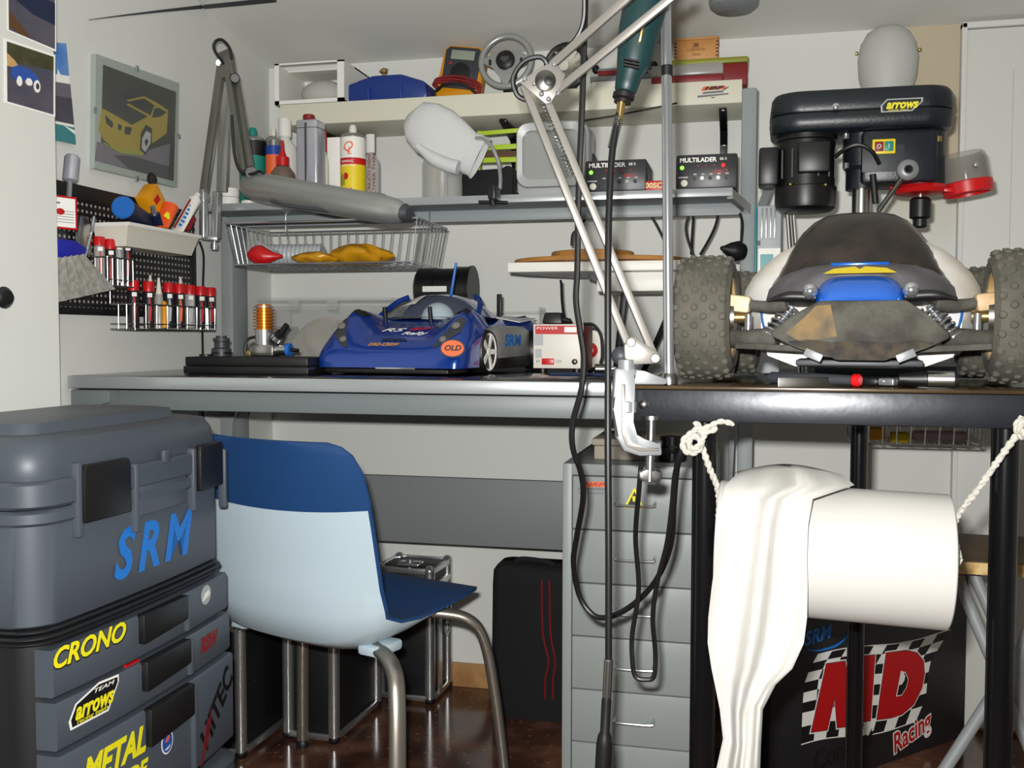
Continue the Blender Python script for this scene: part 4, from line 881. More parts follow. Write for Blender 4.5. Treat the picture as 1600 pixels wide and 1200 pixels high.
def tube_of(lab, p0, p1, r, body, capm, o0, o1, lbl=None, capfrac=.86, marks=None):
    a, b = inb(p0, p1, o0, o1); L_ = (b-a).length; m = axis_frame(a, b); q = thing('glue_tube', lab, 'tube', a, 0, 'glue tubes in the white bin')
    part('body', MB().loft([[(r*1.15*math.cos(j*math.pi/8)*lerp(1.1, 1, f), r*math.sin(j*math.pi/8)*lerp(.15, 1, f), L_*capfrac*f) for j in range(16)] for f in (0, .4, .8, 1)], True, True, m), body, q)
    part('cap', MB().lathe([(r*.6, L_*capfrac), (r*.5, L_), (.0004, L_)], 14, m), capm, q)
    if lbl:
        mt = frame(m @ V((0, 0, 0)), (b-a), (0, 0, 1)); nn = (EYE-a).normalized(); mt = frame(lerp(a, b, .45)+nn*(r+.0006), (b-a), nn.cross(b-a)); mb = MB(); mb.mi = 0
        if lbl == 'patch': mb.prism([(-L_*.02, -r*.5), (L_*.2, -r*.6), (L_*.22, r*.1), (L_*.02, r*.3)], .0006, mt)
        else:
            for k in range(6): mb.prism(rect(-L_*.3+k*L_*.1, -r*(.25+.1*(k % 2)), -L_*.3+k*L_*.1+L_*.05, r*.3), .0006, mt)
            mb.mi = 1; mb.prism(rect(-L_*.4, r*.5, L_*.36, r*.8), .0006, mt)
        part('print', mb, [marks, 'dark_red'], q)
tube_of('orange red glue tube with a yellow patch in the white bin', (250, 356), (268, 320), .016, 'orange', 'red', .075, .075, 'patch', .9, 'logo_yellow')
tube_of('white glue tube with blue print leaning right out of the white bin', (276, 362), (309, 304), .013, 'white', 'white', .085, .085, 'marks', .84, 'logo_blue')
tube_of('small silver capped tube between the carton and the orange tube', (246, 352), (238, 322), .010, 'navy', 'chrome', .08, .085, None, .6)
tube_of('dark red tube at the right end of the white bin', (288, 360), (300, 335), .011, 'dark_red', 'chrome', .06, .06, None, .8)
# cable down the wall
pts = [P(x, y, X=XL+.006) for x, y in ((312, 378), (318, 400), (317, 450), (316, 500), (317, 560))]; e = pts[-1]
mb = MB(); mb.tube(pts+[V((e.x, e.y, ZD+.002))], .003, 6); part('power_cord', mb, 'black', dl)
mb = MB(); mb.tube([P(x, y, Y=2.3) for x, y in ((391, 622), (390, 640), (384, 658), (372, 668))], .003, 6); part('power_cord', mb, 'black', dl)
pts = [P(x, y, X=XL+.006) for x, y in ((315, 626), (316, 640), (318, 655))]; mb = MB(); mb.tube(pts, .003, 6); part('power_cord', mb, 'navy', dl)
# ---------------------------------------------------------------- things on the bench
Z = ZD+.0006
def on(x, Y): p = P(x, 580, Y=Y); return V((p.x, Y, Z))
def hgt(y, Y, x): return P(x, y, Y=Y).z-Z
# black machinist block
x0, x1, Y0 = P(286, 570, Y=1.80).x, P(481, 570, Y=1.80).x, 1.80; hb = hgt(558, 1.80, 380)
bl = thing('black_block', 'long low black metal block at the left of the bench', 'block', ((x0+x1)/2, Y0+.06, Z))
part('base', MB().span((x0, Y0, Z), (x1, Y0+.12, Z+hb*.45), .002), 'black', bl)
part('top', MB().span((x0+.002, Y0+.003, Z+hb*.46), (x1-.002, Y0+.117, Z+hb), .003), 'black', bl)
c = V((P(346, 550, Y=1.87).x, 1.87, Z+hb+.0005)); q = thing('black_fitting', 'dark stepped cylinder standing on the black block', 'fitting', c)
h = hgt(525, 1.87, 346)-hb; part('body', MB().lathe([(.02, 0), (.02, h*.35), (.0145, h*.42), (.0145, h*.7), (.017, h*.74), (.017, h*.88), (.011, h*.9), (.011, h), (.0004, h)], 24, T(*c)), 'dark_grey', q)
part('ring', MB().lathe([(.0205, h*.1), (.0205, h*.2), (.019, h*.2), (.019, h*.1)], 24, T(*c)), 'black', q)
c = V((P(322, 556, Y=1.85).x, 1.85, Z+hb+.0005)); single('black_washer', 'small black washer lying on the black block beside the fitting', 'washer', MB().lathe([(.014, 0), (.014, .004), (.006, .004), (.006, 0)], 20, T(*c)), 'black', loc=c)
# nitro engine with a gold cooling head
ex = P(413, 540, Y=1.86).x; c = V((ex, 1.86, Z+hb+.0006)); s = depth(c)/F_PX
en = thing('engine', 'small model engine with a gold finned head, on the black block', 'engine', c)
H = hgt(474, 1.86, 413)-hb
mb = MB(); mb.box((ex+.004, 1.86, c.z+.012), (.05, .04, .024), .004); mb.cyl((ex+.02, 1.86, c.z+.014), (ex+.05, 1.86, c.z+.014), .012, n=18); part('crankcase', mb, 'steel', en)
part('cylinder', MB().lathe([(.017, .02), (.018, .035), (.019, H*.5), (.015, H*.52)], 22, T(*c)), 'alu', en)
for k in range(8):
    z = H*.5+k*H*.5/8.4; part('fin', MB().lathe([(.0, z), (.0215 if k < 7 else .02, z), (.0215 if k < 7 else .02, z+.0024), (.0, z+.0024)], 26, T(*c)), 'orange_fin' if k < 7 else 'alu', en)
part('fin_core', MB().lathe([(.0145, H*.5), (.0145, H*.97), (.0004, H*.98)], 18, T(*c)), 'orange_fin', en)
mb = MB(); p0 = V((ex+.022, 1.855, c.z+.03)); mb.cyl(p0, p0+V((.02, -.004, .018)), .010, n=14); mb.cyl(p0+V((.02, -.004, .018)), p0+V((.034, -.006, .034)), .006, n=12); part('carburettor', mb, 'black', en)
part('carb_ring', MB().cyl(p0+V((.006, 0, .004)), p0+V((.012, -.001, .010)), .0115, n=16), 'chrome', en)
mb = MB(); mb.cyl((ex+.05, 1.86, c.z+.014), (ex+.058, 1.86, c.z+.014), .013, n=18); part('collar', mb, 'cap_blue', en); mb = MB(); mb.cyl((ex+.058, 1.86, c.z+.014), (ex+.075, 1.86, c.z+.012), .004, n=10); part('shaft', mb, 'black', en)
mb = MB(); mb.tube([(ex-.016, 1.855, c.z+.04), (ex-.032, 1.852, c.z+.034), (ex-.038, 1.85, c.z+.014), (ex-.036, 1.85, c.z+.002)], .003, 8); part('hose', mb, 'black', en)
part('plug', MB().box((ex-.028, 1.85, c.z+.006), (.010, .012, .012), .002), 'brass', en)
# clear storage box with a beige bag inside
Yc0, Yc1 = 2.16, 2.34; x0, x1 = P(397, 520, Y=Yc0).x, P(612, 520, Y=Yc0).x; h = hgt(465, Yc0, 500)
sb = thing('storage_box', 'clear plastic storage box behind the engine', 'box', ((x0+x1)/2, (Yc0+Yc1)/2, Z))
mb = MB(); t_ = .003
mb.span((x0+.01, Yc0+.006, Z), (x1-.01, Yc0+.006+t_, Z+h-.02)); mb.span((x0+.01, Yc1-.006-t_, Z), (x1-.01, Yc1-.006, Z+h-.02)); mb.span((x0+.01, Yc0+.006, Z), (x0+.01+t_, Yc1-.006, Z+h-.02)); mb.span((x1-.01-t_, Yc0+.006, Z), (x1-.01, Yc1-.006, Z+h-.02)); mb.span((x0+.01, Yc0+.006, Z), (x1-.01, Yc1-.006, Z+t_)); part('tub', mb, 'box_clear', sb)
mb = MB(); mb.span((x0, Yc0, Z+h-.02), (x1, Yc1, Z+h-.012), .002); mb.span((x0+.004, Yc0+.004, Z+h-.006), (x1-.004, Yc1-.004, Z+h), .002)
part('lid', mb, 'box_clear', sb)
for xx in (lerp(x0, x1, .3), lerp(x0, x1, .58)): part('latch', MB().span((xx-.014, Yc0-.004, Z+h-.03), (xx+.014, Yc0+.002, Z+h-.004), .002), 'box_clear', sb)
cb = ((x0+x1)/2, (Yc0+Yc1)/2, Z+.005)
clump('beige_bag', 'crumpled beige bag inside the clear storage box', cb, (.115, .06, (h-.04)/2.4), 'bag_beige', 12)
mb = MB(); mb.span((x0+.02, Yc0+.02, Z+.005), (x0+.045, Yc1-.03, Z+h*.6), .004); single('black_part', 'dark part standing at the left inside the clear storage box', 'part', mb, 'dark_grey')
# black drum behind the car
Yk = 2.44; x0, x1 = P(654, 440, Y=Yk).x, P(740, 440, Y=Yk).x; z0, z1 = P(700, 462, Y=Yk).z, P(700, 417, Y=Yk).z; s = depth(P(700, 440, Y=Yk))/F_PX
dr = thing('black_drum', 'black plastic drum with a white label behind the blue car', 'drum', ((x0+x1)/2, Yk, Z))
mb = MB(); r = .058; X = axis_frame((x0, Yk, z1-r), (x1, Yk, z1-r)); L_ = x1-x0
mb.lathe([(r*.8, 0), (r, .008), (r, L_*.36), (r*.93, L_*.37), (r*.93, L_*.68), (r, L_*.69), (r, L_-.008), (r*1.04, L_-.006), (r*1.04, L_), (.001, L_)], 40, X); part('drum', mb, 'black', dr)
mb = MB(); mb.span((x0+.01, Yk-.035, Z), (x1-.01, Yk+.035, z1-2*r+.025), .004); part('stand', mb, 'black_matte', dr)
mb = MB(); mb.span(tuple(P(660, 456, Y=Yk-r-.003)), tuple(P(698, 447, Y=Yk-r-.001))); part('label', mb, 'paper', dr)
# ---------------------------------------------------------------- blue rally car
CX, CY, CA = -.680, 1.846, -7.5
car = thing('model_car', 'metallic blue radio-controlled rally car with stickers on the bench', 'car', (CX, CY, Z), CA)
Wc = .160
def sec(y, w_, zs, zc, bump, z0=.014):   # half section outline of the shell, left to right over the top
    xs = [-1, -1, -.97, -.9, -.78, -.66, -.52, -.35, -.18, 0, .18, .35, .52, .66, .78, .9, .97, 1, 1]; out = []
    for k, x in enumerate(xs):
        a = abs(x)
        if k in (0, 18): z = z0
        elif k in (1, 17): z = max(zs*.8, z0+.002)
        elif k in (2, 16) and z0 > .02: z = max(zs, z0+.004)
        elif k in (2, 16): z = zs
        else:
            z = zc+(zs-zc)*max(0, (a-.55)/.45)**1.5*.6+bump*math.exp(-((a-.76)/.17)**2)
        out.append(V((x*w_, y, z)))
    return out
SECS = [(-.016, .138, .018, .020, 0), (-.014, .150, .034, .036, .0), (-.004, .156, .046, .050, .004), (.015, .159, .060, .063, .012), (.035, .160, .072, .076, .021), (.06, .160, .082, .088, .030), (.074, .160, .084, .094, .033, .014), (.078, .160, .085, .095, .033, .052), (.09, .160, .088, .099, .034, .078), (.105, .160, .094, .104, .030, .090), (.125, .159, .097, .109, .024, .095), (.145, .157, .095, .112, .016, .091)]
mb = MB(); mb.loft([sec(*s_) for s_ in SECS], closed=False, caps=False)
f = sec(*SECS[0]); mb.add([p for p in f], [tuple(range(len(f)))])
part('front_shell', mb, 'car_blue', car, True, ang=50)
# middle and tail, narrower behind the front wheels
MID = [(.13, .108, .066, .116, 0), (.19, .112, .068, .118, 0), (.30, .118, .070, .112, .0), (.40, .140, .078, .106, .018), (.455, .150, .082, .104, .026), (.50, .15, .08, .104, .02)]
mb = MB(); mb.loft([sec(*s_) for s_ in MID], closed=False, caps=False); f = sec(*MID[-1]); mb.add([p for p in f], [tuple(range(len(f)))]); part('rear_shell', mb, 'car_blue', car, True, ang=50)
# roof: pillars and roof sheet, clear screen
def ringw(y, w_, z0, z1): return [V((x*w_, y+(1-math.cos(x*1.2))*.05, z0+(z1-z0)*(1-abs(x)**2.6*.75))) for x in [i/8-1 for i in range(17)]]
mb = MB(); mb.loft([ringw(.115, .118, .085, .113), ringw(.175, .108, .098, .148), ringw(.215, .098, .11, .163)], closed=False, caps=False); part('windscreen', mb, 'screen_clear', car, True, ang=60)
mb = MB(); mb.loft([ringw(.213, .099, .10, .1635), ringw(.24, .097, .10, .168), ringw(.30, .094, .10, .166), ringw(.37, .085, .09, .14), ringw(.43, .07, .085, .112)], closed=False, caps=False); part('roof', mb, 'car_blue', car, True, ang=60)
for sx in (-1, 1):
    mb = MB(); mb.tube([(sx*.119, .14, .10), (sx*.112, .185, .125), (sx*.099, .225, .15), (sx*.08, .245, .162)], .006, 8); part('pillar', mb, 'car_blue', car, True)
    mb = MB(); mb.cyl((sx*.052-.018, .118, .106), (sx*.052-.018, .112, .136), .0045, n=10); part('screen_post', mb, 'black', car, True)
SCR = [ringw(.115, .118, .085, .113), ringw(.175, .108, .098, .148), ringw(.215, .098, .11, .163)]
def onscreen(xf, t_, o=.002):
    r = [lerp(q[int((xf+1)*8)], q[min(16, int((xf+1)*8)+1)], (xf+1)*8-int((xf+1)*8)) for q in SCR]; p = lerp(r[0], r[1], t_*2) if t_ < .5 else lerp(r[1], r[2], t_*2-1); return p+V((0, -o, o*1.5))
mb = MB(); mb.grid(lambda u, v: onscreen(lerp(-.8, -.22, u), lerp(.42, 1.0, v)), 6, 6); part('number_plate', mb, 'logo_white', car, True, ang=80)
mc = onscreen(-.5, .72, .0032); part('race_number', MB().text('2', .040, frame(mc, onscreen(-.4, .72)-onscreen(-.6, .72), onscreen(-.5, .85)-onscreen(-.5, .6)), .3, .034), 'black', car, True)
mb = MB(); mb.ball((.012, .2, .108), (.038, .036, .040), 18, 10); part('driver_helmet', mb, 'chair_pale', car, True)
# lamps, vents, lettering on the nose
def onhood(x, y, o=.0012):
    for a, b in zip(SECS, SECS[1:]):
        if a[0] <= y <= b[0]:
            t_ = (y-a[0])/(b[0]-a[0]); q = [lerp(u, v, t_) for u, v in zip(sec(*a), sec(*b))]; break
    for u, v in zip(q, q[1:]):
        if u.x <= x <= v.x and v.x-u.x > 1e-6: k = (x-u.x)/(v.x-u.x); return V((x, y, lerp(u.z, v.z, k)+o))
    return V((x, y, .08))
def draped(poly, sub=3, o=.0012):
    """polygon in plan, laid on the bonnet"""
    mb = MB(); pts = []
    for (a, b), (c, d) in zip(poly, poly[1:]+poly[:1]):
        for k in range(sub): pts.append((lerp(a, c, k/sub), lerp(b, d, k/sub)))
    cx = sum(p[0] for p in pts)/len(pts); cy = sum(p[1] for p in pts)/len(pts)
    vs = [onhood(cx, cy, o)]+[onhood(lerp(cx, x, .5), lerp(cy, y, .5), o) for x, y in pts]+[onhood(x, y, o) for x, y in pts]; n = len(pts); fs = []
    for i in range(n): j = (i+1) % n; fs += [(0, 1+i, 1+j), (1+i, 1+n+i, 1+n+j, 1+j)]
    return mb.add(vs, fs)
for sx in (-1, 1):
    part('headlamp_recess', draped([(sx*.140, .03), (sx*.122, .008), (sx*.100, -.004), (sx*.092, -.002), (sx*.108, .022), (sx*.126, .056), (sx*.138, .062)], 3, .0016), 'dark_grey', car, True)
    for x, y, r in ((.127, .034, .0088), (.110, .010, .0075)):
        p = onhood(sx*x, y, .004); part('headlamp', MB().lathe([(r, -.002), (r*.9, .001), (.0004, .003)], 18, frame(p, (1, 0, 0), (0, .75, .66))), 'alu_paint', car, True)
    part('fender_vent', draped([(sx*.135, .075), (sx*.1, .08), (sx*.095, .105), (sx*.13, .11)], 2, .002), 'black', car, True)
def nose_text(t_, size, x, y, mt, sh, wd, nm, sub=None, up=(0, .5, .87)):
    p = onhood(x, y, .004); part(nm, MB().text(t_, size, frame(p, (1, 0, 0), onhood(x, y+.01)-onhood(x, y-.01)), sh, wd, .0002), mt, car, True)
nose_text('RS', .020, -.022, .052, 'logo_white', .4, .052, 'lettering', up=(0, .75, .66)); nose_text('87', .019, .034, .056, 'logo_red', .4, .05, 'lettering', up=(0, .75, .66)); nose_text('Rally', .016, .034, .038, 'logo_white', .35, .056, 'lettering', up=(0, .75, .66))
nose_text('DRD-CREW', .0125, -.016, .004, 'amber', .2, .066, 'lettering', up=(0, .62, .78))
part('hood_scoop', draped([(-.03, .018), (.03, .018), (.022, .026), (-.024, .026)], 2, .0016), 'navy', car, True)
p = V((.1605, -.012, .045)); m = frame(V((.125, -.0135, .05)), (.94, .33, 0), (0, .25, .97)); mb = MB(); mb.mi = 1; mb.prism(oval(.016, 0, .0245, .0185, 24), .0004, m, .012); mb.mi = 0; mb.prism(oval(.016, 0, .0215, .0155, 24), .0004, m, .0126)
part('oval_sticker', mb, ['logo_orange', 'navy'], car, True); part('sticker_text', MB().text('OLD', .014, m @ T(.016, 0, .0134), .2, .032, .0006), 'black', car, True)
# splitter and silver tip, side pods, wheels
part('splitter', MB().box((0, .03, .0075), (.27, .1, .009), .003), 'black', car, True)
part('bumper_strip', MB().box((.02, -.014, .013), (.085, .006, .004), .001), 'chrome', car, True)
for sx in (-1, 1):
    mb = MB(); mb.rprism([(.165, .02), (.385, .02), (.385, .09), (.34, .098), (.2, .098), (.165, .085)], .034, .006, frame((sx*.1545-(.034 if sx > 0 else 0), 0, 0), (0, 1, 0), (0, 0, 1)) ); part('side_pod', mb, 'wheel_silver', car, True)
    mb = MB(); mb.rprism([(.17, .008), (.385, .008), (.385, .034), (.17, .03)], .036, .002, frame((sx*.156-(.036 if sx > 0 else 0), 0, 0), (0, 1, 0), (0, 0, 1))); part('sill', mb, 'black', car, True)
    if sx > 0: part('lettering', MB().text('SRM', .034, frame((.1553, .275, .066), (0, 1, 0), (0, 0, 1)), .1, .1, .001), 'logo_blue', car, True)
    for yy in (.125, .43):
        r, w_ = .0445, .034; c = V((sx*.1465, yy, r)); X = axis_frame(c-V((sx*w_/2, 0, 0)), c+V((sx*w_/2, 0, 0)))
        wheel = part('tyre', MB().lathe([(r*.76, 0), (r*.95, .001), (r, .005), (r, w_-.005), (r*.95, w_-.001), (r*.88, w_), (r*.86, w_-.004)], 40, X), 'black', car, True)
        part('rim', MB().lathe([(r*.77, .002), (r*.86, w_-.002), (r*.78, w_-.004), (r*.72, w_-.0055), (r*.2, w_-.005), (r*.18, w_-.002), (.0004, w_-.002)], 40, X), 'white_gloss', wheel, True)
        mb = MB()
        for k in range(5):
            a = k*1.2566; ca, sa = math.cos(a), math.sin(a); mb.bar((X @ V((r*.2*ca, r*.2*sa, w_-.005))), (X @ V((r*.78*ca, r*.78*sa, w_-.003))), .010, .004, V((1, 0, 0)))
        part('spokes', mb, 'white_gloss', wheel, True); part('wheel_mark', MB().box((0, -r*.5, w_-.0035), (.012, .006, .001), 0, X @ Matrix.Rotation(.5, 4, 'Z')), 'logo_orange', wheel, True)
part('rear_deck', MB().add([(.02, .36, .13), (.14, .36, .108), (.14, .47, .118), (.02, .47, .128), (.02, .36, .1285), (.14, .36, .1065), (.14, .47, .1165), (.02, .47, .1265)], [(0, 1, 2, 3), (7, 6, 5, 4), (0, 4, 5, 1), (1, 5, 6, 2), (2, 6, 7, 3), (3, 7, 4, 0)]), 'logo_white', car, True, label='white panel on the rear deck')
part('lettering', MB().text('SRN', .03, frame((.088, .41, .1195), (1, 0, -.12), (0, 1, .09)), .2, .085), 'logo_blue', car, True)
mb = MB(); mb.span((-.145, .46, .132), (.152, .50, .135), .001); mb.span((-.145, .46, .10), (-.142, .50, .145)); mb.span((.149, .46, .09), (.152, .50, .145)); part('rear_wing', mb, 'screen_clear', car, True)
mb = MB(); mb.tube([(.02, .25, .165), (.022, .255, .19), (.028, .26, .236)], [(0, .0035), (1, .003)], 8); part('aerial', mb, 'cap_blue', car, True)
mb = MB(); mb.box((.102, .33, .145), (.012, .006, .05), .002); part('aerial_stub', mb, 'black', car, True)
# ---------------------------------------------------------------- power supply, adapter, tape roll, plug, pen
Yp = 2.06; x0, x1 = P(833, 540, Y=Yp).x, P(912, 540, Y=Yp).x; h = hgt(506, Yp, 870); cx = (x0+x1)/2; w_ = x1-x0
ps = thing('power_supply', 'white and red bench power supply right of the blue car', 'power supply', (cx, Yp+.06, Z), 0)
part('case', MB().box((cx, Yp+.062, Z+.008+(h-.008)/2), (w_, .12, h-.008), .002), 'dark_red', ps)
m = frame((cx, Yp+.0015, Z+.008+(h-.008)/2), (1, 0, 0), (0, 0, 1)); hh = h-.008
part('front_plate', MB().box((0, 0, 0), (w_*.99, hh*.98, .002), .0005, m), 'psu_white', ps); m = m @ T(0, 0, .0012)
mb = MB(); mb.prism(rect(-w_*.46, hh*.27, w_*.47, hh*.46), .0003, m); part('red_band', mb, 'logo_red', ps)
mb = MB(); mb.text('POWER', .0075, m @ T(-w_*.22, hh*.4, .0004), 0, w_*.42); mb.prism(rect(w_*.12, hh*.31, w_*.36, hh*.43), .0004, m, .0003); part('lettering', mb, 'logo_white', ps)
mb = MB(); mb.prism(rect(-w_*.48, hh*.02, -w_*.3, hh*.26), .0004, m); mb.prism(rect(-w_*.46, -hh*.26, -w_*.33, -hh*.06), .0004, m); part('meter', mb, 'logo_grey', ps)
mb = MB(); mb.text('6V', .0085, m @ T(-w_*.4, -hh*.34, 0)); mb.text('12V', .0085, m @ T(.0, -hh*.34, 0)); part('lettering', mb, 'dark_grey', ps)
part('switch', MB().box((-w_*.2, -hh*.34, .003), (w_*.24, .013, .006), .001, m), 'red', ps)
part('knob', MB().lathe([(.006, 0), (.006, .006), (.003, .008), (.0004, .008)], 16, m @ T(w_*.33, -hh*.34, 0)), 'dark_steel', ps)
for sx in (-1, 1): part('foot', MB().cyl((cx+sx*w_*.34, Yp+.02, Z), (cx+sx*w_*.34, Yp+.02, Z+.009), .009, n=14), 'black', ps)
zt = Z+h+.0006
ad = thing('power_adapter', 'black plug adapter lying on the white and red power supply', 'adapter', (cx-.01, Yp+.05, zt)); a, b = P(850, 495, Y=Yp+.05).x, P(882, 495, Y=Yp+.05).x
part('body', MB().box(((a+b)/2, Yp+.05, zt+.012), (b-a, .05, .024), .004, taper=(.8, .8)), 'black', ad); part('plug', MB().cyl((b-.004, Yp+.045, zt+.010), (b+.014, Yp+.043, zt+.005), .006, n=12), 'black', ad)
mb = MB(); pts = [P(x, y, Y=Yp+dy) for x, y, dy in ((893, 503, .04), (882, 496, .06), (878, 470, .1), (877, 446, .12), (876, 438, .125))]; mb.tube(pts, .0028, 8); part('cord', mb, 'black', ad)
# roll of tape standing on edge with a red core
c = P(921, 545, Y=2.225); r = .045; c = V((c.x, 2.225, Z+r)); tr = thing('tape_roll', 'pale roll standing on edge with a red core beside the power supply', 'roll', (c.x, 2.225, Z)); X = axis_frame(c, c+V((.18, -1, 0))*.03)
part('roll', MB().lathe([(r*.4, -.02), (r, -.02), (r, .02), (r*.4, .02), (r*.4, -.02)], 36, X), 'off_white', tr); part('core', MB().lathe([(r*.39, -.019), (r*.39, .019), (r*.22, .021), (r*.2, .012), (.0004, .012)], 24, X), 'red', tr); part('axle', MB().lathe([(r*.12, 0), (r*.12, .02), (.0004, .022)], 14, X), 'brass', tr)
mb = MB(); mb.tube([P(x, y, Y=2.06) for x, y in ((912, 506), (928, 508), (939, 525), (941, 555), (938, 568))], .0032, 8); part('power_lead', mb, 'black', ps)
c = on(944, 2.02); q = thing('metal_plug', 'shiny metal plug lying by the lamp clamp on the bench', 'plug', c); part('shell', MB().cyl(c+V((-.02, 0, .010)), c+V((.012, .004, .010)), .010, n=16, bev=.002), 'dark_steel', q); part('pin', MB().cyl(c+V((.012, .004, .010)), c+V((.024, .006, .010)), .005, n=12), 'chrome', q); part('tail', MB().tube([c+V((-.02, 0, .010)), c+V((-.035, .01, .006)), c+V((-.03, .03, .004))], .004, 8), 'black', q)
a, b = on(851, 1.86), on(946, 1.84); a.z = b.z = Z+.0042; q = thing('blue_pen', 'dark blue pen lying in front of the power supply', 'pen', (a+b)/2-V((0, 0, .0042))); part('barrel', MB().cyl(lerp(a, b, .1), b, .004, n=10), 'navy', q); part('tip', MB().cyl(lerp(a, b, .1), a, .004, .001, n=10), 'black', q)
# side board with two wooden discs
Yq = 2.10; a, b = P(793, 415, Y=Yq), P(1118, 412, Y=Yq); zt = P(900, 408.5, Y=Yq).z; zbm = P(900, 424, Y=Yq).z
sd = thing('side_board', 'white board shelf carrying two wooden discs above the power supply', 'shelf', ((a.x+b.x)/2, 2.2, zbm))
mb = MB(); mb.rprism([(a.x, Yq), (b.x, Yq), (b.x, Yq+.24), (a.x+.1, Yq+.24), (a.x+.02, Yq+.1)], zt-zbm, .002, T(0, 0, zbm)); part('board', mb, 'white', sd)
x0, x1 = P(932, 440, Y=Yq+.03).x, P(1070, 440, Y=Yq+.03).x; z0, z1 = P(1000, 455, Y=Yq+.03).z, zbm-.0005
part('box', MB().span((x0, Yq+.03, z0), (x1, Yq+.2, z1), .003), 'white', sd)
part('screw', MB().cyl((x0-.012, Yq+.03, lerp(z0, z1, .8)), (x0-.012, Yq+.045, lerp(z0, z1, .8)), .007, n=14), 'dark_grey', sd); part('screw', MB().cyl((x0-.002, Yq+.022, lerp(z0, z1, .7)), (x0-.002, Yq+.035, lerp(z0, z1, .7)), .007, n=14), 'dark_grey', sd)
mb = MB(); mb.bar((x0+.05, Yq+.12, z0), (x0+.03, Yq+.14, Z), .014, .022, V((0, 1, 0)), .002); part('strut', mb, 'black', sd); part('strut', MB().bar((x1-.02, Yq+.12, z0), (x1-.1, Yq+.2, Z), .012, .02, V((0, 1, 0)), .002), 'black', sd)
c = V((lerp(a.x, P(1064, 405, Y=Yq+.1).x, .5), Yq+.13, zt+.0006)); r = (P(1064, 405, Y=Yq+.12).x-P(795, 405, Y=Yq+.12).x)/2
single('wooden_disc', 'large round wooden disc lying on the white board shelf', 'disc', MB().lathe([(r-.02, 0), (r, .003), (r, .010), (r-.002, .012), (.001, .012)], 56, T(*c) @ Matrix.Diagonal((1, .75, 1, 1))), 'wood', loc=c)
c2 = V((P(926, 390, Y=Yq+.12).x, Yq+.12, zt+.0135)); r2 = (P(990, 390, Y=Yq+.12).x-P(862, 390, Y=Yq+.12).x)/2
single('wooden_disc', 'small wooden disc stacked on the large disc', 'disc', MB().lathe([(r2, 0), (r2, .013), (r2-.002, .015), (.001, .015)], 40, T(*c2)), 'wood', loc=c2)
# cords dangling between rack and bench
def cord(owner, pts, r=.003, nm='power_cord', m_='black', sm=6):
    return part(nm, MB().tube([P(x, y, Y=Y) for x, y, Y in pts], r, 8, sm), m_, bpy.data.objects[owner])
cord('battery_charger', ((1013, 331, 2.235), (1025, 350, 2.24), (1037, 374, 2.25), (1048, 400, 2.26)))
cord('battery_charger.001', ((1078, 331, 2.235), (1072, 352, 2.24), (1074, 372, 2.245), (1083, 398, 2.25)))
cord('battery_charger.001', ((1084, 331, 2.245), (1082, 360, 2.25), (1080, 398, 2.26)))
cord('battery_charger.001', ((1123, 331, 2.235), (1118, 352, 2.24), (1108, 374, 2.25), (1094, 398, 2.26)))
cord('television', ((921, 331, 2.24), (905, 356, 2.24), (895, 366, 2.24), (893, 384, 2.24)))
cord('wall_shelf', ((900, 190, 2.32), (940, 184, 2.31), (1000, 173, 2.31), (1058, 161, 2.32)), .002, 'loose_wire')
c = P(1150, 390, Y=2.17); q = thing('lamp_socket', 'dark pear-shaped socket hanging left of the right post', 'socket', c-V((0, 0, .03))); part('body', MB().lathe([(.004, -.02), (.007, -.012), (.016, .004), (.022, .02), (.018, .034), (.001, .036)], 18, axis_frame(P(1139, 390, Y=2.16), P(1160, 394, Y=2.18))), 'black', q); part('cord', MB().tube([P(1158, 380, Y=2.17), P(1160, 350, Y=2.17), P(1156, 333, Y=2.17)], .003, 8), 'black', q)
# ---------------------------------------------------------------- black stand in front, right
TA = -1.5; TO = P(986, 607, d=1.25); ZTB = TO.z
tx = V((math.cos(math.radians(TA)), math.sin(math.radians(TA)), 0)); ty = V((-tx.y, tx.x, 0))
TM = frame(V((TO.x, TO.y, 0)), tx, ty)                # local: x along the front, y away, z up
TW, TDp = .565, .37
st = thing('black_stand', 'black steel stand with a thin wooden top carrying the dusty buggy', 'table', (TO.x, TO.y, 0), TA)
def SP(x, y, yl): return PP(x, y, TM @ V((0, yl, 0)), ty)      # pixel onto a plane parallel to the stand's front
mb = MB(); mb.span((0, 0, ZTB-.04), (TW, .03, ZTB-.0008), .0015); part('front_bar', mb, 'bar_gloss', st, True)
mb = MB(); mb.span((0, TDp-.03, ZTB-.04), (TW, TDp, ZTB-.0008), .0015); part('rear_bar', mb, 'black', st, True)
for x in (0, TW-.03): part('side_bar', MB().span((x, .0305, ZTB-.04), (x+.03, TDp-.0305, ZTB-.0008), .0015), 'black', st, True)
part('top_board', MB().span((.0, .002, ZTB-.0005), (TW, TDp, ZTB+.004), .001), 'table_wood', st, True)
part('bolt', MB().lathe([(.006, 0), (.006, .002), (.003, .004), (.0004, .004)], 12, frame((.016, -.0002, ZTB-.02), (1, 0, 0), (0, 0, 1))), 'dark_steel', st, True)
lx0 = (TM.inverted() @ SP(1099, 800, 0)).x; lx1 = (TM.inverted() @ SP(1573, 800, 0)).x
for x in (lx0, lx1):
    for y in (.015,): part('leg', MB().lathe([(.0155, 0), (.0155, ZTB-.0405)], 20, T(x, y, 0)), 'black_gloss', st, True)
lr = (TM.inverted() @ SP(1342, 720, TDp-.02)).x; part('leg', MB().lathe([(.0125, 0), (.0125, ZTB-.0405)], 20, T(lr, TDp-.02, 0)), 'black_gloss', st, True)
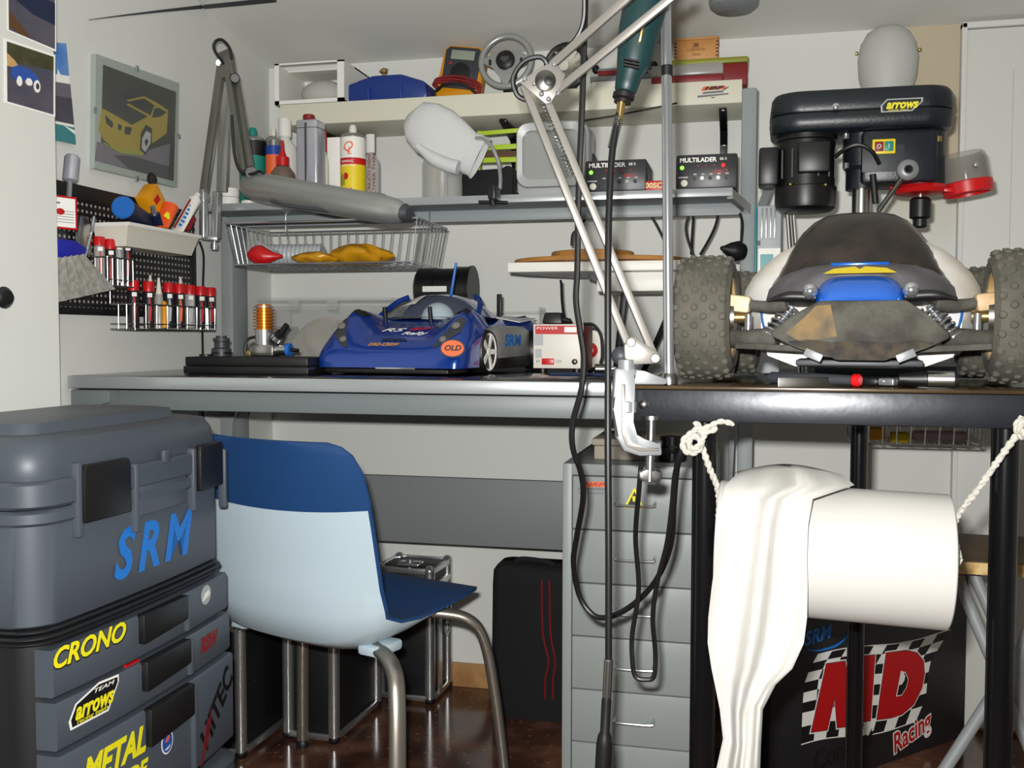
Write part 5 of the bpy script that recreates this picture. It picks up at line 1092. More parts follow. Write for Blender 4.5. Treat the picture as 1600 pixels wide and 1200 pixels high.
# ---------------------------------------------------------------- the buggy
BX = (TM.inverted() @ SP(1342, 590, .02)).x; ZB = ZTB+.0046
bg = thing('buggy', 'large dusty radio-controlled buggy with knobbly tyres on the black stand', 'car', TM @ V((BX, .028, ZB)), -5.5)
S = 1.235/F_PX                                     # metres per photo pixel at the front axle
def wheel(xc, yc, r, w_, name='wheel'):
    """xc centre; the tyre is wide and lugged"""
    sgn = 1 if xc > 0 else -1; X = frame((xc-sgn*w_/2, yc, r+.003), (0, 1, 0), (0, 0, 1)) if sgn > 0 else frame((xc+w_/2, yc, r+.003), (0, -1, 0), (0, 0, 1))
    # local z runs outwards from the inner side
    prof = [(r*.66, 0), (r*.80, -.002), (r*.92, .004), (r*.965, .014), (r*.975, w_*.5), (r*.965, w_-.014), (r*.92, w_-.004), (r*.80, w_+.002), (r*.66, w_)]
    tyre = part('tyre', MB().lathe(prof+[prof[0]], 48, X, caps=False), 'tyre', bg, True)
    mb = MB(); NR = 22
    for row in range(6):
        zc = w_*(row+.5)/6; rr_ = r*(.968 if 0 < row < 5 else .945)
        for k in range(NR):
            a = 2*math.pi*(k+(row % 2)*.5)/NR; m = X @ Matrix.Rotation(a, 4, 'Z') @ T(rr_, 0, zc)
            mb.lathe([(.0052, -.003), (.0046, .0012), (.0034, .0026), (.0004, .0028)], 8, m @ RY(90))
    part('tread_lugs', mb, 'tyre', tyre, True)['kind'] = 'stuff'
    part('rim', MB().lathe([(r*.67, .002), (r*.67, w_-.006), (r*.62, w_-.006), (r*.60, .012), (r*.62, .003), (r*.67, .002)], 40, X, caps=False), 'cream', tyre, True)
    part('rim_disc', MB().lathe([(r*.6, w_*.55), (r*.2, w_*.6), (.0004, w_*.6), (.0004, w_*.66), (r*.2, w_*.66), (r*.6, w_*.61)], 32, X), 'cream', tyre, True)
    part('brake_drum', MB().lathe([(.026, .0), (.026, .035), (.001, .035)], 24, X @ T(0, 0, -.003)), 'steel', tyre, True)
    part('hub', MB().lathe([(.008, -.02), (.008, .05), (.0004, .05)], 14, X), 'brass', tyre, True)
    return tyre
RF = .0835; wf = .070
xl_ = (1098-1342)*S; xr_ = (1578-1342)*S
wheel(xl_, .085, RF, wf); wheel(xr_, .085, RF, wf)
wheel(xl_+.012, .315, .080, .07); wheel(xr_-.012, .315, .080, .07)
# body shell: lofted sections, front to back (local y), heights above the stand top
def zpx(y, d=1.3): return CAM_Z+(527-y)*d/F_PX-ZB
def bsec(y, hw, zb, zt, sq=2.6, top=.55):
    out = []
    for i in range(25):
        a = math.pi*i/24; c, s_ = math.cos(a), math.sin(a)
        x = -hw*math.copysign(abs(c)**(2/sq), c)*(1-(1-top)*s_**1.5*.9); out.append(V((x, y, zb+(zt-zb)*s_**(2/sq))))
    return out
def psec(pts, y, sx=1, sz=1, z0=0):   # mirrored outline, scaled in height above z0
    q = [V((x*sx, y, z0+(z-z0)*sz)) for x, z in pts]
    return [V((-p.x, p.y, p.z)) for p in q[::-1]]+q[(1 if abs(q[0].x) < 1e-6 else 0):]
POD = [(0, .207), (.03, .206), (.062, .200), (.085, .193), (.107, .182), (.128, .165), (.143, .148), (.153, .130), (.157, .11), (.155, .085), (.145, .05), (.10, .03), (.05, .028)]
mb = MB(); mb.loft([psec(POD, .12, .80, .70), psec(POD, .14, .86, .78), psec(POD, .165, .94, .9), psec(POD, .185, 1, .98), psec(POD, .215, 1.0, 1.0), psec(POD, .235, .90, 1.0), psec(POD, .34, .86, .96), psec(POD, .39, .6, .85), psec(POD, .42, .3, .75)], closed=True)
part('side_pods', mb, 'buggy_white', bg, True, label='scuffed white side pods of the body', ang=60)
for sx in (-1, 1):
    mb = MB(); mb.tube([(sx*.118, .118, .06), (sx*.124, .118, .085), (sx*.126, .122, .105)], .004, 6, flat=.4); part('stripe', mb, 'logo_blue', bg, True)
# grey dusty bonnet, broad at the base
BON = [(0, .162), (.04, .161), (.07, .157), (.09, .149), (.105, .138), (.116, .126), (.120, .110), (.08, .10)]
mb = MB(); mb.loft([psec(BON, .056, .60, .60, .105), psec(BON, .075, .78, .78, .105), psec(BON, .10, .92, .88, .105), psec(BON, .125, 1, .95, .105), psec(BON, .17, 1.02, 1, .105)], closed=True); part('bonnet', mb, 'buggy_hood', bg, True, label='dusty grey bonnet', ang=60)
CAN = [(0, .238), (.025, .2375), (.046, .234), (.062, .226), (.076, .212), (.088, .195), (.098, .177), (.108, .155), (.117, .134), (.119, .122), (.10, .112)]
mb = MB(); mb.loft([psec(CAN, .118, .90, .26, .130), psec(CAN, .140, .96, .50, .130), psec(CAN, .172, 1, .78, .130), psec(CAN, .205, 1, .95, .130), psec(CAN, .235, .98, 1, .130), psec(CAN, .29, .9, .98, .130), psec(CAN, .36, .66, .7, .130), psec(CAN, .42, .3, .3, .130)], closed=True); part('canopy', mb, 'canopy', bg, True, label='dark dusty windscreen canopy', ang=60)
# blue nose, yellow flash
mb = MB(); mb.loft([bsec(.018, .042, .085, .098, 4, .9), bsec(.024, .049, .085, .114, 4, .92), bsec(.036, .053, .085, .127, 4, .94), bsec(.056, .055, .085, .1375, 4, .95), bsec(.078, .052, .09, .1425, 4, .95)], closed=True); part('nose', mb, 'buggy_blue', bg, True, label='glossy blue nose', ang=60)
mb = MB(); mb.X = T(0, 0, .002); mb.add([(-.044, .050, .1385), (.044, .050, .1385), (.032, .066, .1455), (.006, .074, .1485), (0, .064, .1445), (-.006, .074, .1485), (-.032, .066, .1455)], [tuple(range(7))]); mb.add([v-V((0, -.001, .002)) for v in mb.v], [tuple(range(6, -1, -1))]); part('nose_flash', mb, 'yellow', bg, True, label='yellow flash above the nose')
mb = MB(); mb.box((0, .100, .1555), (.072, .006, .004), .001); part('vent', mb, 'buggy_blue', bg, True, label='thin blue slot under the canopy')
for sx in (-1, 1): part('headlamp', MB().ball((sx*.059, .034, .118), (.010, .012, .010), 16, 10), 'chrome', bg, True)
# front bumper: broad dirty plate leaning back
def bl_(x, y): return ((x-1342)*S, zpx(y, 1.22))
out = [bl_(*p) for p in ((1283, 470), (1408, 470), (1440, 494), (1466, 518), (1468, 528), (1440, 541), (1400, 552), (1380, 562), (1310, 562), (1290, 552), (1245, 540), (1214, 526), (1213, 518), (1240, 495))]
bm_ = frame((0, .012, 0), (1, 0, 0), (0, .0, 1)); mb = MB(); mb.rprism(out, .032, .006, bm_, 2)
for v in mb.v: v.y += (v.z-.05)*.22
bmp = part('bumper', mb, 'mud', bg, True, label='broad mud-caked front bumper plate')
patch = [bl_(*p) for p in ((1235, 520), (1262, 496), (1278, 478), (1300, 476), (1305, 500), (1310, 525), (1285, 530), (1255, 532))]
mb = MB(); mb.prism(patch, .0008, bm_ @ T(0, 0, .0322))
for v in mb.v: v.y += (v.z-.05)*.22
part('mud_patch', mb, 'mud_tan', bmp, True)
mb = MB(); mb.prism([bl_(*p) for p in ((1238, 533), (1265, 529), (1300, 534), (1340, 531), (1385, 535), (1420, 530), (1446, 534), (1440, 540), (1400, 551), (1380, 561), (1310, 561), (1290, 551), (1245, 539))], .0008, bm_ @ T(0, 0, .0322))
for v in mb.v: v.y += (v.z-.05)*.22
part('mud_cake', mb, 'mud_dark', bmp, True, label='dark caked mud along the lower edge')
for k, (x, r) in enumerate(((1338, 22), (1385, 18))):
    mb = MB(); mb.torus(r*S, .0022, 28, 6, bm_ @ T((x-1342)*S, zpx(500, 1.22), .0318), flat=.4)
    for v in mb.v: v.y += (v.z-.05)*.22
    part('moulded_ring', mb, 'mud', bmp, True)
for sx in (-1, 1):
    mb = MB(); mb.bar((sx*.062, -.02, zpx(549, 1.2)), (sx*.042, -.024, zpx(560, 1.2)), .010, .004, V((0, 1, 0)), .001); part('skid_bracket', mb, 'cast_alu', bg, True)
    # suspension
    mb = MB(); mb.bar((sx*.178, .075, zpx(468, 1.27)), (sx*.135, .07, zpx(475, 1.27)), .022, .018, V((0, 1, 0)), .004); part('upper_arm', mb, 'cream', bg, True)
    mb = MB(); mb.tube([(sx*.137, .07, zpx(474, 1.27)), (sx*.11, .066, zpx(478, 1.27)), (sx*.088, .06, zpx(473, 1.27))], [(0, .007), (1, .010)], 10); part('upper_link', mb, 'mud', bg, True)
    mb = MB(); mb.tube([(sx*.112, .04, zpx(468, 1.25)), (sx*.085, .038, zpx(462, 1.25)), (sx*.052, .038, zpx(464, 1.25))], [(0, .002), (.5, .0065), (1, .0065)], 12, flat=1); part('wing_guard', mb, 'black', bg, True)
    mb = MB(); mb.tube([(sx*.186, .075, zpx(530, 1.27)), (sx*.15, .07, zpx(529, 1.27)), (sx*.10, .06, zpx(527, 1.27))], [(0, .012), (.4, .011), (1, .013)], 12); part('lower_arm', mb, 'mud', bg, True)
    part('lower_joint', MB().box((sx*.184, .07, zpx(528, 1.27)), (.03, .02, .026), .005), 'cream', bg, True)
    mb = MB(); mb.bar((sx*.15, .045, zpx(540, 1.25)), (sx*.05, .03, zpx(546, 1.25)), .008, .02, V((0, 1, 0)), .002); part('tie_rod', mb, 'mud', bg, True)
    p0, p1 = V((sx*.112, .06, zpx(528, 1.27))), V((sx*.082, .075, zpx(478, 1.27)))
    part('shock_body', MB().cyl(p0, lerp(p0, p1, .5), .009, n=14), 'black', bg, True); part('shock_rod', MB().cyl(lerp(p0, p1, .5), p1, .004, n=10), 'chrome', bg, True)
    m = axis_frame(p0, p1); L_ = (p1-p0).length
    part('shock_spring', MB().tube([m @ V((.011*math.cos(t_), .011*math.sin(t_), L_*t_/44)) for t_ in [k*.5 for k in range(88)]], .0016, 5, 0), 'chrome', bg, True)
    part('steering_post', MB().cyl((sx*.138, .072, zpx(530, 1.27)), (sx*.138, .072, zpx(490, 1.27)), .005, n=12), 'chrome', bg, True)
part('chassis', MB().span((-.075, .03, .024), (.075, .40, .032), .002), 'dark_grey', bg, True)
mb = MB(); mb.span((-.05, .03, .033), (.05, .14, .075), .006); part('gearbox', mb, 'mud', bg, True)
# rear wing
mb = MB(); mb.span((-.118, .40, .186), (.118, .47, .190), .001); part('wing', mb, 'cream', bg, True)
for sx in (-1, 1): part('wing_plate', MB().rprism([(0, 0), (.075, 0), (.075, .035), (.02, .03), (0, .02)], .004, .0008, frame((sx*.118, .398, .168), (0, 1, 0), (0, 0, 1)) @ T(0, 0, -.004 if sx > 0 else 0)), 'cream', bg, True)
part('wing_mount', MB().span((-.03, .405, .13), (.03, .42, .186), .002), 'black', bg, True)
# tools under the buggy
def tp(x, y, z): 
    r = ray(x, y); p = EYE+r*((z-CAM_Z)/r.z); return p
zt = ZTB+.0046
def tl(x, yl, z): q = SP(x, 590, yl); return V((q.x, q.y, z))
a, b = tl(1336, .035, zt+.008), tl(1350, .0, zt+.008)
q = thing('screwdriver', 'screwdriver with a bright red tip lying under the buggy', 'screwdriver', V((b.x, b.y, zt)))
a2 = tl(1200, .09, zt+.008); b2 = tl(1332, .03, zt+.008)
part('handle', MB().lathe([(.004, 0), (.0075, .006), (.0075, .06), (.006, (b2-a2).length)], 14, axis_frame(a2, b2)), 'dark_grey', q); part('tip', MB().cyl(b2, tl(1345, .025, zt+.008), .0079, n=14, bev=.002), 'red', q)
a, b = tl(1405, .03, zt+.0105), tl(1492, .025, zt+.0105); q = thing('marker_pen', 'thick black marker with a silver end lying under the buggy', 'marker', V((a.x, a.y, zt)))
part('cap', MB().cyl(a, lerp(a, b, .5), .006, .0095, n=16), 'black', q); part('barrel', MB().cyl(lerp(a, b, .5), b, .010, n=18, bev=.001), 'steel', q)
a, b = tl(1215, .02, zt+.003), tl(1330, .05, zt+.003); mb = MB(); mb.bar(a, b, .016, .004, V((0, 1, 0)), .001); single('flat_file', 'flat steel file lying under the buggy beside the red tip', 'file', mb, 'dark_steel')
a, b = tl(1352, .06, zt+.006), tl(1400, .04, zt+.006); q = thing('pliers', 'silver pliers half hidden under the middle of the buggy', 'pliers', V((a.x, a.y, zt))); part('jaws', MB().bar(lerp(a, b, .5), b, .014, .009, V((0, 0, 1)), .002), 'chrome', q); part('handles', MB().bar(a, lerp(a, b, .5), .02, .009, V((0, 0, 1)), .003), 'black', q)
# ---------------------------------------------------------------- spring-arm lamp clamped to the stand's corner
al = thing('arm_lamp', 'white metal swing-arm lamp clamped to the left corner of the black stand', 'lamp', P(985, 712, d=1.24))
def A(x, y, d=1.243): return P(x, y, d=d)
FN = -FW
prof = [(961, 575), (993, 575), (995, 586), (988, 602), (986, 660), (992, 682), (1006, 690), (1033, 690), (1035, 712), (1000, 713), (975, 705), (963, 684), (963, 640), (958, 620)]
def flat(poly, d, th, bev=.002, back=True):
    o = A(1000, 640, d); m = frame(o, RT, UP); q = [((A(x, y, d)-o).dot(RT), (A(x, y, d)-o).dot(UP)) for x, y in poly]
    return MB().rprism(q, th, bev, m @ T(0, 0, -th))
part('clamp_frame', flat(prof, 1.232, .022, .003), 'cast_alu', al)
part('clamp_rib', flat([(971, 600), (977, 600), (977, 672), (986, 692), (1004, 700), (1030, 700), (1030, 705), (1000, 706), (978, 697), (971, 676)], 1.2305, .004, .001), 'alu_paint', al)
part('top_jaw', flat([(991, 576), (1008, 580), (1043, 592), (1044, 599), (1038, 601), (991, 601)], 1.236, .018, .002), 'cast_alu', al)
mb = MB(); mb.cyl(A(979, 562), A(979, 640), .011, n=20, bev=.001); mb.cyl(A(979, 626), A(979, 646), .0125, n=20, bev=.002); part('socket', mb, 'cast_alu', al)
mb = MB(); mb.cyl(A(1018, 654), A(1015, 752), .0055, n=12); part('clamp_screw', mb, 'steel', al); mb = MB(); mb.cyl(A(1018, 650), A(1018, 656), .012, n=16); part('screw_pad', mb, 'steel', al)
part('screw_knob', flat([(998, 736), (1010, 734), (1024, 734), (1036, 738), (1034, 752), (1022, 755), (1012, 755), (999, 750)], 1.238, .010, .003), 'steel', al)
part('base_plate', flat([(975, 540), (984, 526), (992, 526), (1030, 552), (1033, 562), (1028, 568), (990, 570), (976, 560)], 1.236, .008, .0015), 'alu_paint', al)
part('base_plate', flat([(975, 540), (984, 526), (992, 526), (1030, 552), (1033, 562), (1028, 568), (990, 570), (976, 560)], 1.262, .006, .0015), 'alu_paint', al)
for x, y in ((986, 535), (1024, 560)): part('bolt', MB().cyl(A(x, y, 1.2355), A(x, y, 1.231), .0058, n=16, bev=.001), 'dark_steel', al)
part('base_ball', MB().ball(A(970, 556, 1.25), .012), 'dark_grey', al)
def sq(p0, p1, w_=.0093): return MB().bar(p0, p1, w_, w_, FN, .0012)
part('lower_tube', sq(A(818, 134, 1.25), A(980, 536, 1.25)), 'alu_paint', al); part('lower_tube', sq(A(855, 158, 1.25), A(1022, 556, 1.25)), 'alu_paint', al)
part('spring', MB().tube([lerp(A(846, 160, 1.25), A(893, 276, 1.25), k/140)+RT*.0035*math.cos(k*.9)+FW*.0035*math.sin(k*.9) for k in range(140)], .0008, 4, 0), 'steel', al)
el = [(811, 128), (846, 104), (866, 96), (884, 118), (872, 142), (862, 160), (852, 162)]
part('elbow_plate', flat(el, 1.240, .004, .001), 'alu_paint', al); part('elbow_plate', flat(el, 1.264, .004, .001), 'alu_paint', al)
part('elbow_knob', MB().lathe([(.013, 0), (.013, .004), (.009, .006), (.0004, .007)], 20, frame(A(852, 127, 1.2385), RT, UP)), 'dark_steel', al); part('elbow_cap', MB().lathe([(.0055, 0), (.0055, .004), (.0004, .005)], 14, frame(A(857, 127, 1.231), RT, UP)), 'black', al)
for x, y in ((820, 124), (835, 131), (846, 147), (857, 155), (866, 101), (872, 146)): part('rivet', MB().ball(A(x, y, 1.2385), .0035, 12, 8), 'chrome', al)
part('upper_tube', sq(A(858, 106, 1.25), A(1002, -22, 1.16), .0095), 'alu_paint', al); part('upper_tube', sq(A(868, 144, 1.25), A(1072, -22, 1.16), .0095), 'alu_paint', al)
mb = MB(); mb.tube([A(*p) for p in ((826, 158, 1.265), (808, 148, 1.262), (802, 122, 1.258), (818, 97, 1.25), (842, 89, 1.245), (854, 98, 1.245), (853, 112, 1.25))], .0034, 8); part('cable', mb, 'black', al)
mb = MB(); mb.tube([A(*p) for p in ((853, 112, 1.262), (858, 96, 1.262), (872, 86, 1.262), (900, 60, 1.258), (912, 30, 1.25), (913, -15, 1.24))], .0032, 8); part('cable', mb, 'black', al)
# ---------------------------------------------------------------- chrome pole with the flexible-shaft tool
po = thing('chrome_pole', 'tall chrome pole rising from the left corner of the black stand', 'pole', P(1045, 594, d=1.275))
pp0 = V((P(1045, 594, d=1.275).x, P(1045, 594, d=1.275).y, ZTB+.0046)); pt = P(1040, -60, d=1.275)
part('tube', MB().cyl(pp0+V((0, 0, .012)), pt, .0066, n=20), 'chrome', po); part('foot', MB().lathe([(.012, 0), (.012, .008), (.009, .014), (.0004, .0145)], 20, T(*pp0)), 'steel', po)
part('band', MB().cyl(P(1042, 103, d=1.275), P(1042, 119, d=1.275), .0076, n=20), 'black', po, label='black rubber band on the pole')
part('hook', MB().tube([pt, pt+V((-.02, -.01, .03)), pt+V((-.05, -.015, .025)), P(1018, -70, d=1.25)], .004, 8), 'steel', po)
ro = thing('rotary_tool', 'dark green rotary tool hanging from the chrome pole with its black flexible shaft', 'power tool', P(945, 1198, d=1.235))
def rt(x, y, d=1.262): return P(x, y, d=d)
cs = [(1036, -62, 27, 26), (1018, -20, 30, 28), (1006, 16, 34, 30), (998, 50, 32, 29), (993, 82, 29, 27), (988, 104, 25, 24), (983, 118, 20, 20), (980, 130, 19, 19), (977, 142, 17, 17), (975, 147, 12, 12)]
R = []; ax = (rt(975, 147)-rt(1018, -20)).normalized(); sd_ = ax.cross(FW).normalized(); up_ = sd_.cross(ax)
for x, y, w_, h_ in cs:
    c = rt(x, y); s_ = 1.262/F_PX; R.append([c+sd_*w_*s_*math.cos(2*math.pi*j/20)+up_*h_*s_*.9*math.sin(2*math.pi*j/20) for j in range(20)])
part('body', MB().loft(R), 'tool_green', ro, ang=60)
for k in range(3):
    y = 92+5*k; part('vent', MB().bar(rt(975, y, 1.243), rt(999, y+5, 1.243), .0022, .006, FN), 'black', ro)
mb = MB(); c = rt(1003, 48, 1.24); m = axis_frame(rt(999, 66, 1.2425), rt(1007, 30, 1.2395), FN); mb.box((0, 0, (rt(999, 66, 1.24)-rt(1007, 30, 1.24)).length/2), (.004, .014, .032), .001, m); part('name_plate', mb, 'brass', ro, label='worn brass plate on the green housing')
part('collar', MB().lathe([(.010, 0), (.014, .004), (.014, .010), (.011, .012), (.011, .016), (.0004, .016)], 20, axis_frame(rt(976, 142), rt(973, 158))), 'black', ro)
part('ferrule', MB().lathe([(.0068, 0), (.0056, .01), (.0046, .03), (.0046, .034)], 16, axis_frame(rt(972, 152), rt(966, 198))), 'brass', ro)
a, b = rt(967, 184), rt(956, 232); m = axis_frame(a, b); L_ = (b-a).length
part('strain_spring', MB().tube([m @ V((.0048*math.cos(t_), .0048*math.sin(t_), L_*t_/100)) for t_ in [k*.55 for k in range(182)]], .0011, 5, 0), 'steel', ro)
mb = MB(); mb.tube([P(x, y, d=d) for x, y, d in ((968, 175, 1.262), (957, 235, 1.258), (952, 320, 1.25), (950, 420, 1.24), (950, 560, 1.232), (950, 700, 1.222), (951, 850, 1.222), (951, 960, 1.225), (951, 1035, 1.228))], .0044, 10); part('flexible_shaft', mb, 'black', ro)
a, b = P(951, 1030, d=1.228), P(948, 1090, d=1.23); part('handpiece_sleeve', MB().cyl(a, b, .0056, n=16, bev=.001), 'steel', ro)
mb = MB(); c0, c1 = P(948, 1088, d=1.23), P(940, 1240, d=1.24); Lh = (c1-c0).length; mb.lathe([(.005, 0), (.0062, .006), (.006, Lh*.36), (.0085, Lh*.41), (.010, Lh*.5), (.010, Lh), (.0004, Lh)], 20, axis_frame(c0, c1)); part('handpiece', mb, 'black', ro)
# loose cords in front of the drawers
cord('rotary_tool', ((915, -20, 1.30), (913, 60, 1.30), (909, 180, 1.30), (904, 300, 1.31), (902, 420, 1.32), (900, 470, 1.32), (907, 520, 1.32), (912, 560, 1.32), (908, 610, 1.32), (895, 660, 1.33), (895, 700, 1.34), (908, 740, 1.36), (911, 780, 1.38), (901, 840, 1.42), (896, 880, 1.44), (905, 930, 1.46), (926, 960, 1.46), (952, 964, 1.45), (990, 944, 1.43), (1026, 905, 1.40), (1048, 850, 1.36), (1053, 780, 1.32), (1060, 720, 1.28), (1080, 680, 1.27)), .0042)
cord('arm_lamp', ((1002, 722, 1.30), (998, 770, 1.31), (993, 840, 1.34), (998, 920, 1.36), (988, 990, 1.37), (988, 1030, 1.37), (993, 1057, 1.37), (1010, 1062, 1.37), (1022, 1056, 1.37), (1024, 1020, 1.37), (1020, 965, 1.36), (1027, 910, 1.35), (1042, 850, 1.33), (1050, 790, 1.31), (1056, 735, 1.29), (1074, 690, 1.28)), .0034)
# ---------------------------------------------------------------- grey drawer unit
hx0, hx1, hy0, hy1, hz1 = -.337, -.053, 1.862, 2.245, .69
du = thing('drawer_unit', 'narrow pale grey six-drawer metal unit under the bench', 'drawers', ((hx0+hx1)/2, (hy0+hy1)/2, 0))
mb = MB(); mb.span((hx0, hy0, .04), (hx0+.018, hy1, hz1), .002); mb.span((hx1-.018, hy0, .04), (hx1, hy1, hz1), .002); mb.span((hx0+.018, hy1-.006, .04), (hx1-.018, hy1, hz1-.02)); mb.span((hx0+.017, hy0, hz1-.022), (hx1-.017, hy1, hz1), .002); mb.span((hx0+.018, hy0+.02, .04), (hx1-.018, hy1, .055)); part('carcass', mb, 'helmer', du)
mb = MB(); mb.span((hx0+.018, hy0+.03, .055), (hx1-.018, hy1-.01, hz1-.024)); part('interior', mb, 'helmer_gap', du, label='dark gaps between the drawers')
dp = (hz1-.022-.05)/6
for k in range(6):
    z1 = hz1-.024-k*dp; z0 = z1-dp+.0025; d_ = part('drawer', MB().span((hx0+.0195, hy0+.001, z0), (hx1-.0195, hy0+.03, z1), .0015), 'helmer', du)
    xc = (hx0+hx1)/2-.002; hw = .036; zc = (z0+z1)/2+.002
    part('handle', MB().tube([(xc-hw, hy0+.001, zc+.004), (xc-hw, hy0-.018, zc+.002), (xc-hw+.005, hy0-.022, zc-.001), (xc+hw-.005, hy0-.022, zc-.001), (xc+hw, hy0-.018, zc+.002), (xc+hw, hy0+.001, zc+.004)], .0028, 8, 3), 'chrome', d_)
    if k == 0:
        m = frame((hx0+.058, hy0+.0008, z1-.022), (1, 0, 0), (0, 0, 1)); mb = MB(); s = .00108
        mb.mi = 0; mb.prism([(-20*s, 1*s), (22*s, 3*s), (20*s, 12*s), (-16*s, 11*s)], .0004, m); mb.mi = 1; mb.prism([(-26*s, -4*s), (26*s, -3*s), (26*s, 1*s), (-26*s, 0)], .0005, m); [mb.prism(rect(-24*s+k*5*s, -11*s, -21*s+k*5*s, -6*s), .0004, m) for k in range(10)]; mb.mi = 2; mb.text('HRP', .010, m @ T(0, .0065, .0005), .35, .04)
        part('sticker', mb, ['logo_orange', 'text_grey', 'dark_red'], d_, label='orange and grey oval sticker')
        m = frame((xc-.004, hy0+.0006, zc+.007), (1, 0, 0), (0, 0, 1)); mb = MB(); mb.mi = 0; mb.prism([(-.021, -.016), (.021, -.016), (.017, -.012), (.003, .021), (-.001, .021), (-.017, -.012)], .0004, m); mb.mi = 1; mb.prism([(-.012, -.010), (.012, -.010), (.001, .016)], .0004, m, .0004); mb.mi = 0; mb.prism([(-.002, -.003), (.002, -.003), (.003, .007), (-.003, .007)], .0004, m, .0009); part('warning_sticker', mb, ['logo_yellow', 'logo_black'], d_, label='yellow warning triangle')
for sx in (hx0+.03, hx1-.03):
    for sy in (hy0+.04, hy1-.04): part('caster', MB().cyl((sx-.009, sy, .02), (sx+.009, sy, .02), .02, n=18, bev=.003), 'black', du)
# shallow box and a black lens on top
x0 = P(925, 680, Y=1.93).x; bx = thing('shallow_box', 'brownish lidded box on top of the drawer unit', 'box', (x0+.07, 2.02, hz1+.0006))
part('base', MB().span((x0+.004, 1.93, hz1+.0006), (x0+.17, 2.10, hz1+.028), .003), 'beige_box', bx); part('lid', MB().span((x0, 1.926, hz1+.0285), (x0+.174, 2.104, hz1+.042), .003), 'beige_box', bx)
c = V((P(1050, 690, Y=1.93).x, 1.94, hz1+.0006)); single('black_jar', 'shiny black jar behind the clamp on the drawer unit', 'jar', MB().lathe([(.026, 0), (.028, .004), (.028, .028), (.024, .032), (.024, .048), (.001, .05)], 26, T(*c)), 'black_gloss', loc=c)
# ---------------------------------------------------------------- chair
CA_ = -18.4; cang = math.radians(18.4); cf = V((math.sin(cang), math.cos(cang), 0)); cl_ = V((-cf.y, cf.x, 0))
pr = P(596, 940, d=1.70); base = V((pr.x, pr.y, 0)); Wd = .45
CM = Matrix.Identity(4)
ctr = base+cl_*(Wd/2)
for i in range(3): CM[i][0], CM[i][1], CM[i][2], CM[i][3] = (-cl_)[i], cf[i], (0, 0, 1)[i], ctr[i]
ch = thing('chair', 'blue and pale blue plastic chair with metal legs', 'chair', (ctr.x, ctr.y, 0), -18.4)
# profile from top of the back down and forward to the seat front: (y, z, half width)
PF = [(-.060, .750, .140), (-.058, .744, .170), (-.054, .730, .192), (-.050, .700, .211), (-.045, .655, .221), (-.038, .60, .226), (-.030, .55, .228), (-.020, .50, .228), (-.006, .462, .227), (.018, .437, .226), (.055, .424, .226), (.11, .420, .226), (.18, .424, .226), (.25, .432, .225), (.30, .436, .220), (.325, .432, .205), (.338, .424, .180)]
def shell(u, i, off):          # u in -1..1 across
    y, z, hw = PF[i]; a = PF[max(0, i-1)]; b = PF[min(len(PF)-1, i+1)]; t_ = V((0, b[0]-a[0], b[1]-a[1])).normalized(); n = V((0, -t_.z, t_.y))
    if n.z < 0 and abs(t_.z) < .5: n = -n
    n = V((0, t_.z, -t_.y)) if True else n
    curve = .022*(u*u) if i < 9 else .012*u*u*max(0, 1-(i-9)/6)
    p = V((u*hw, y, z))+V((0, curve if i < 9 else 0, curve if i >= 9 else 0))
    return p+n*off
NU = 14
def sheet_loft(i0, i1, o0, o1, kx=1.0):
    R = []
    for i in range(i0, i1+1):
        top = [shell((2*j/NU-1)*kx, i, o0) for j in range(NU+1)]; bot = [shell((1-2*j/NU)*kx, i, o1) for j in range(NU+1)]; R.append(top+bot)
    return MB().loft(R)
part('seat_shell', sheet_loft(0, len(PF)-1, 0, .006), 'chair_blue', ch, True, label='blue inner shell and upper back', ang=60)
# pale outer shell, deeper and rounded under the seat
OS = [(4.3, .0065), (5, .009), (6, .013), (7, .022), (8, .040), (9, .060), (10, .066), (11, .058), (12, .040), (13, .022), (14, .010)]
def fsh(u, fi, off):
    i = int(fi); t_ = fi-i; a = shell(u, i, off); b = shell(u, min(i+1, len(PF)-1), off); return lerp(a, b, t_)
R = []
for fi, o in OS:
    ring = []
    for j in range(NU+1):
        u = 2*j/NU-1; sag = (.25*(1-u*u) if fi < 4.5 else 0); ring.append(fsh(u*.985, fi+sag, .0062+(o-.006)*(1-abs(u)**4)*1.0))
    for j in range(NU+1):
        u = 1-2*j/NU; ring.append(fsh(u*.985, fi+(.25*(1-u*u) if fi < 4.5 else 0), .0058))
    R.append(ring)
# check the outward side: offsets are taken away from the sitter
part('outer_shell', MB().loft(R), 'chair_pale', ch, True, label='pale blue outer shell', ang=60)
for sx in (-1, 1):
    mb = MB(); mb.box((sx*.165, .07, .372), (.05, .07, .02), .006); part('leg_socket', mb, 'chair_pale', ch, True)
    mb = MB(); mb.tube([(sx*.10, .07, .372), (sx*.18, .05, .372), (sx*.235, .02, .355), (sx*.258, -.0, .31), (sx*.274, -.02, .2), (sx*.292, -.04, .012)], .0155, 14, flat=.72); part('leg', mb, 'chair_metal', ch, True)
    mb = MB(); mb.tube([(sx*.10, .20, .395), (sx*.165, .24, .394), (sx*.218, .275, .38), (sx*.24, .30, .33), (sx*.258, .315, .2), (sx*.274, .330, .012)], .0135, 14, flat=.8); part('leg', mb, 'chair_metal', ch, True)
    part('foot', MB().lathe([(.017, 0), (.017, .012), (.014, .016), (.0004, .016)], 16, T(sx*.292, -.04, 0)), 'black', ch, True); part('foot', MB().lathe([(.015, 0), (.015, .012), (.012, .016), (.0004, .016)], 16, T(sx*.274, .330, 0)), 'black', ch, True)
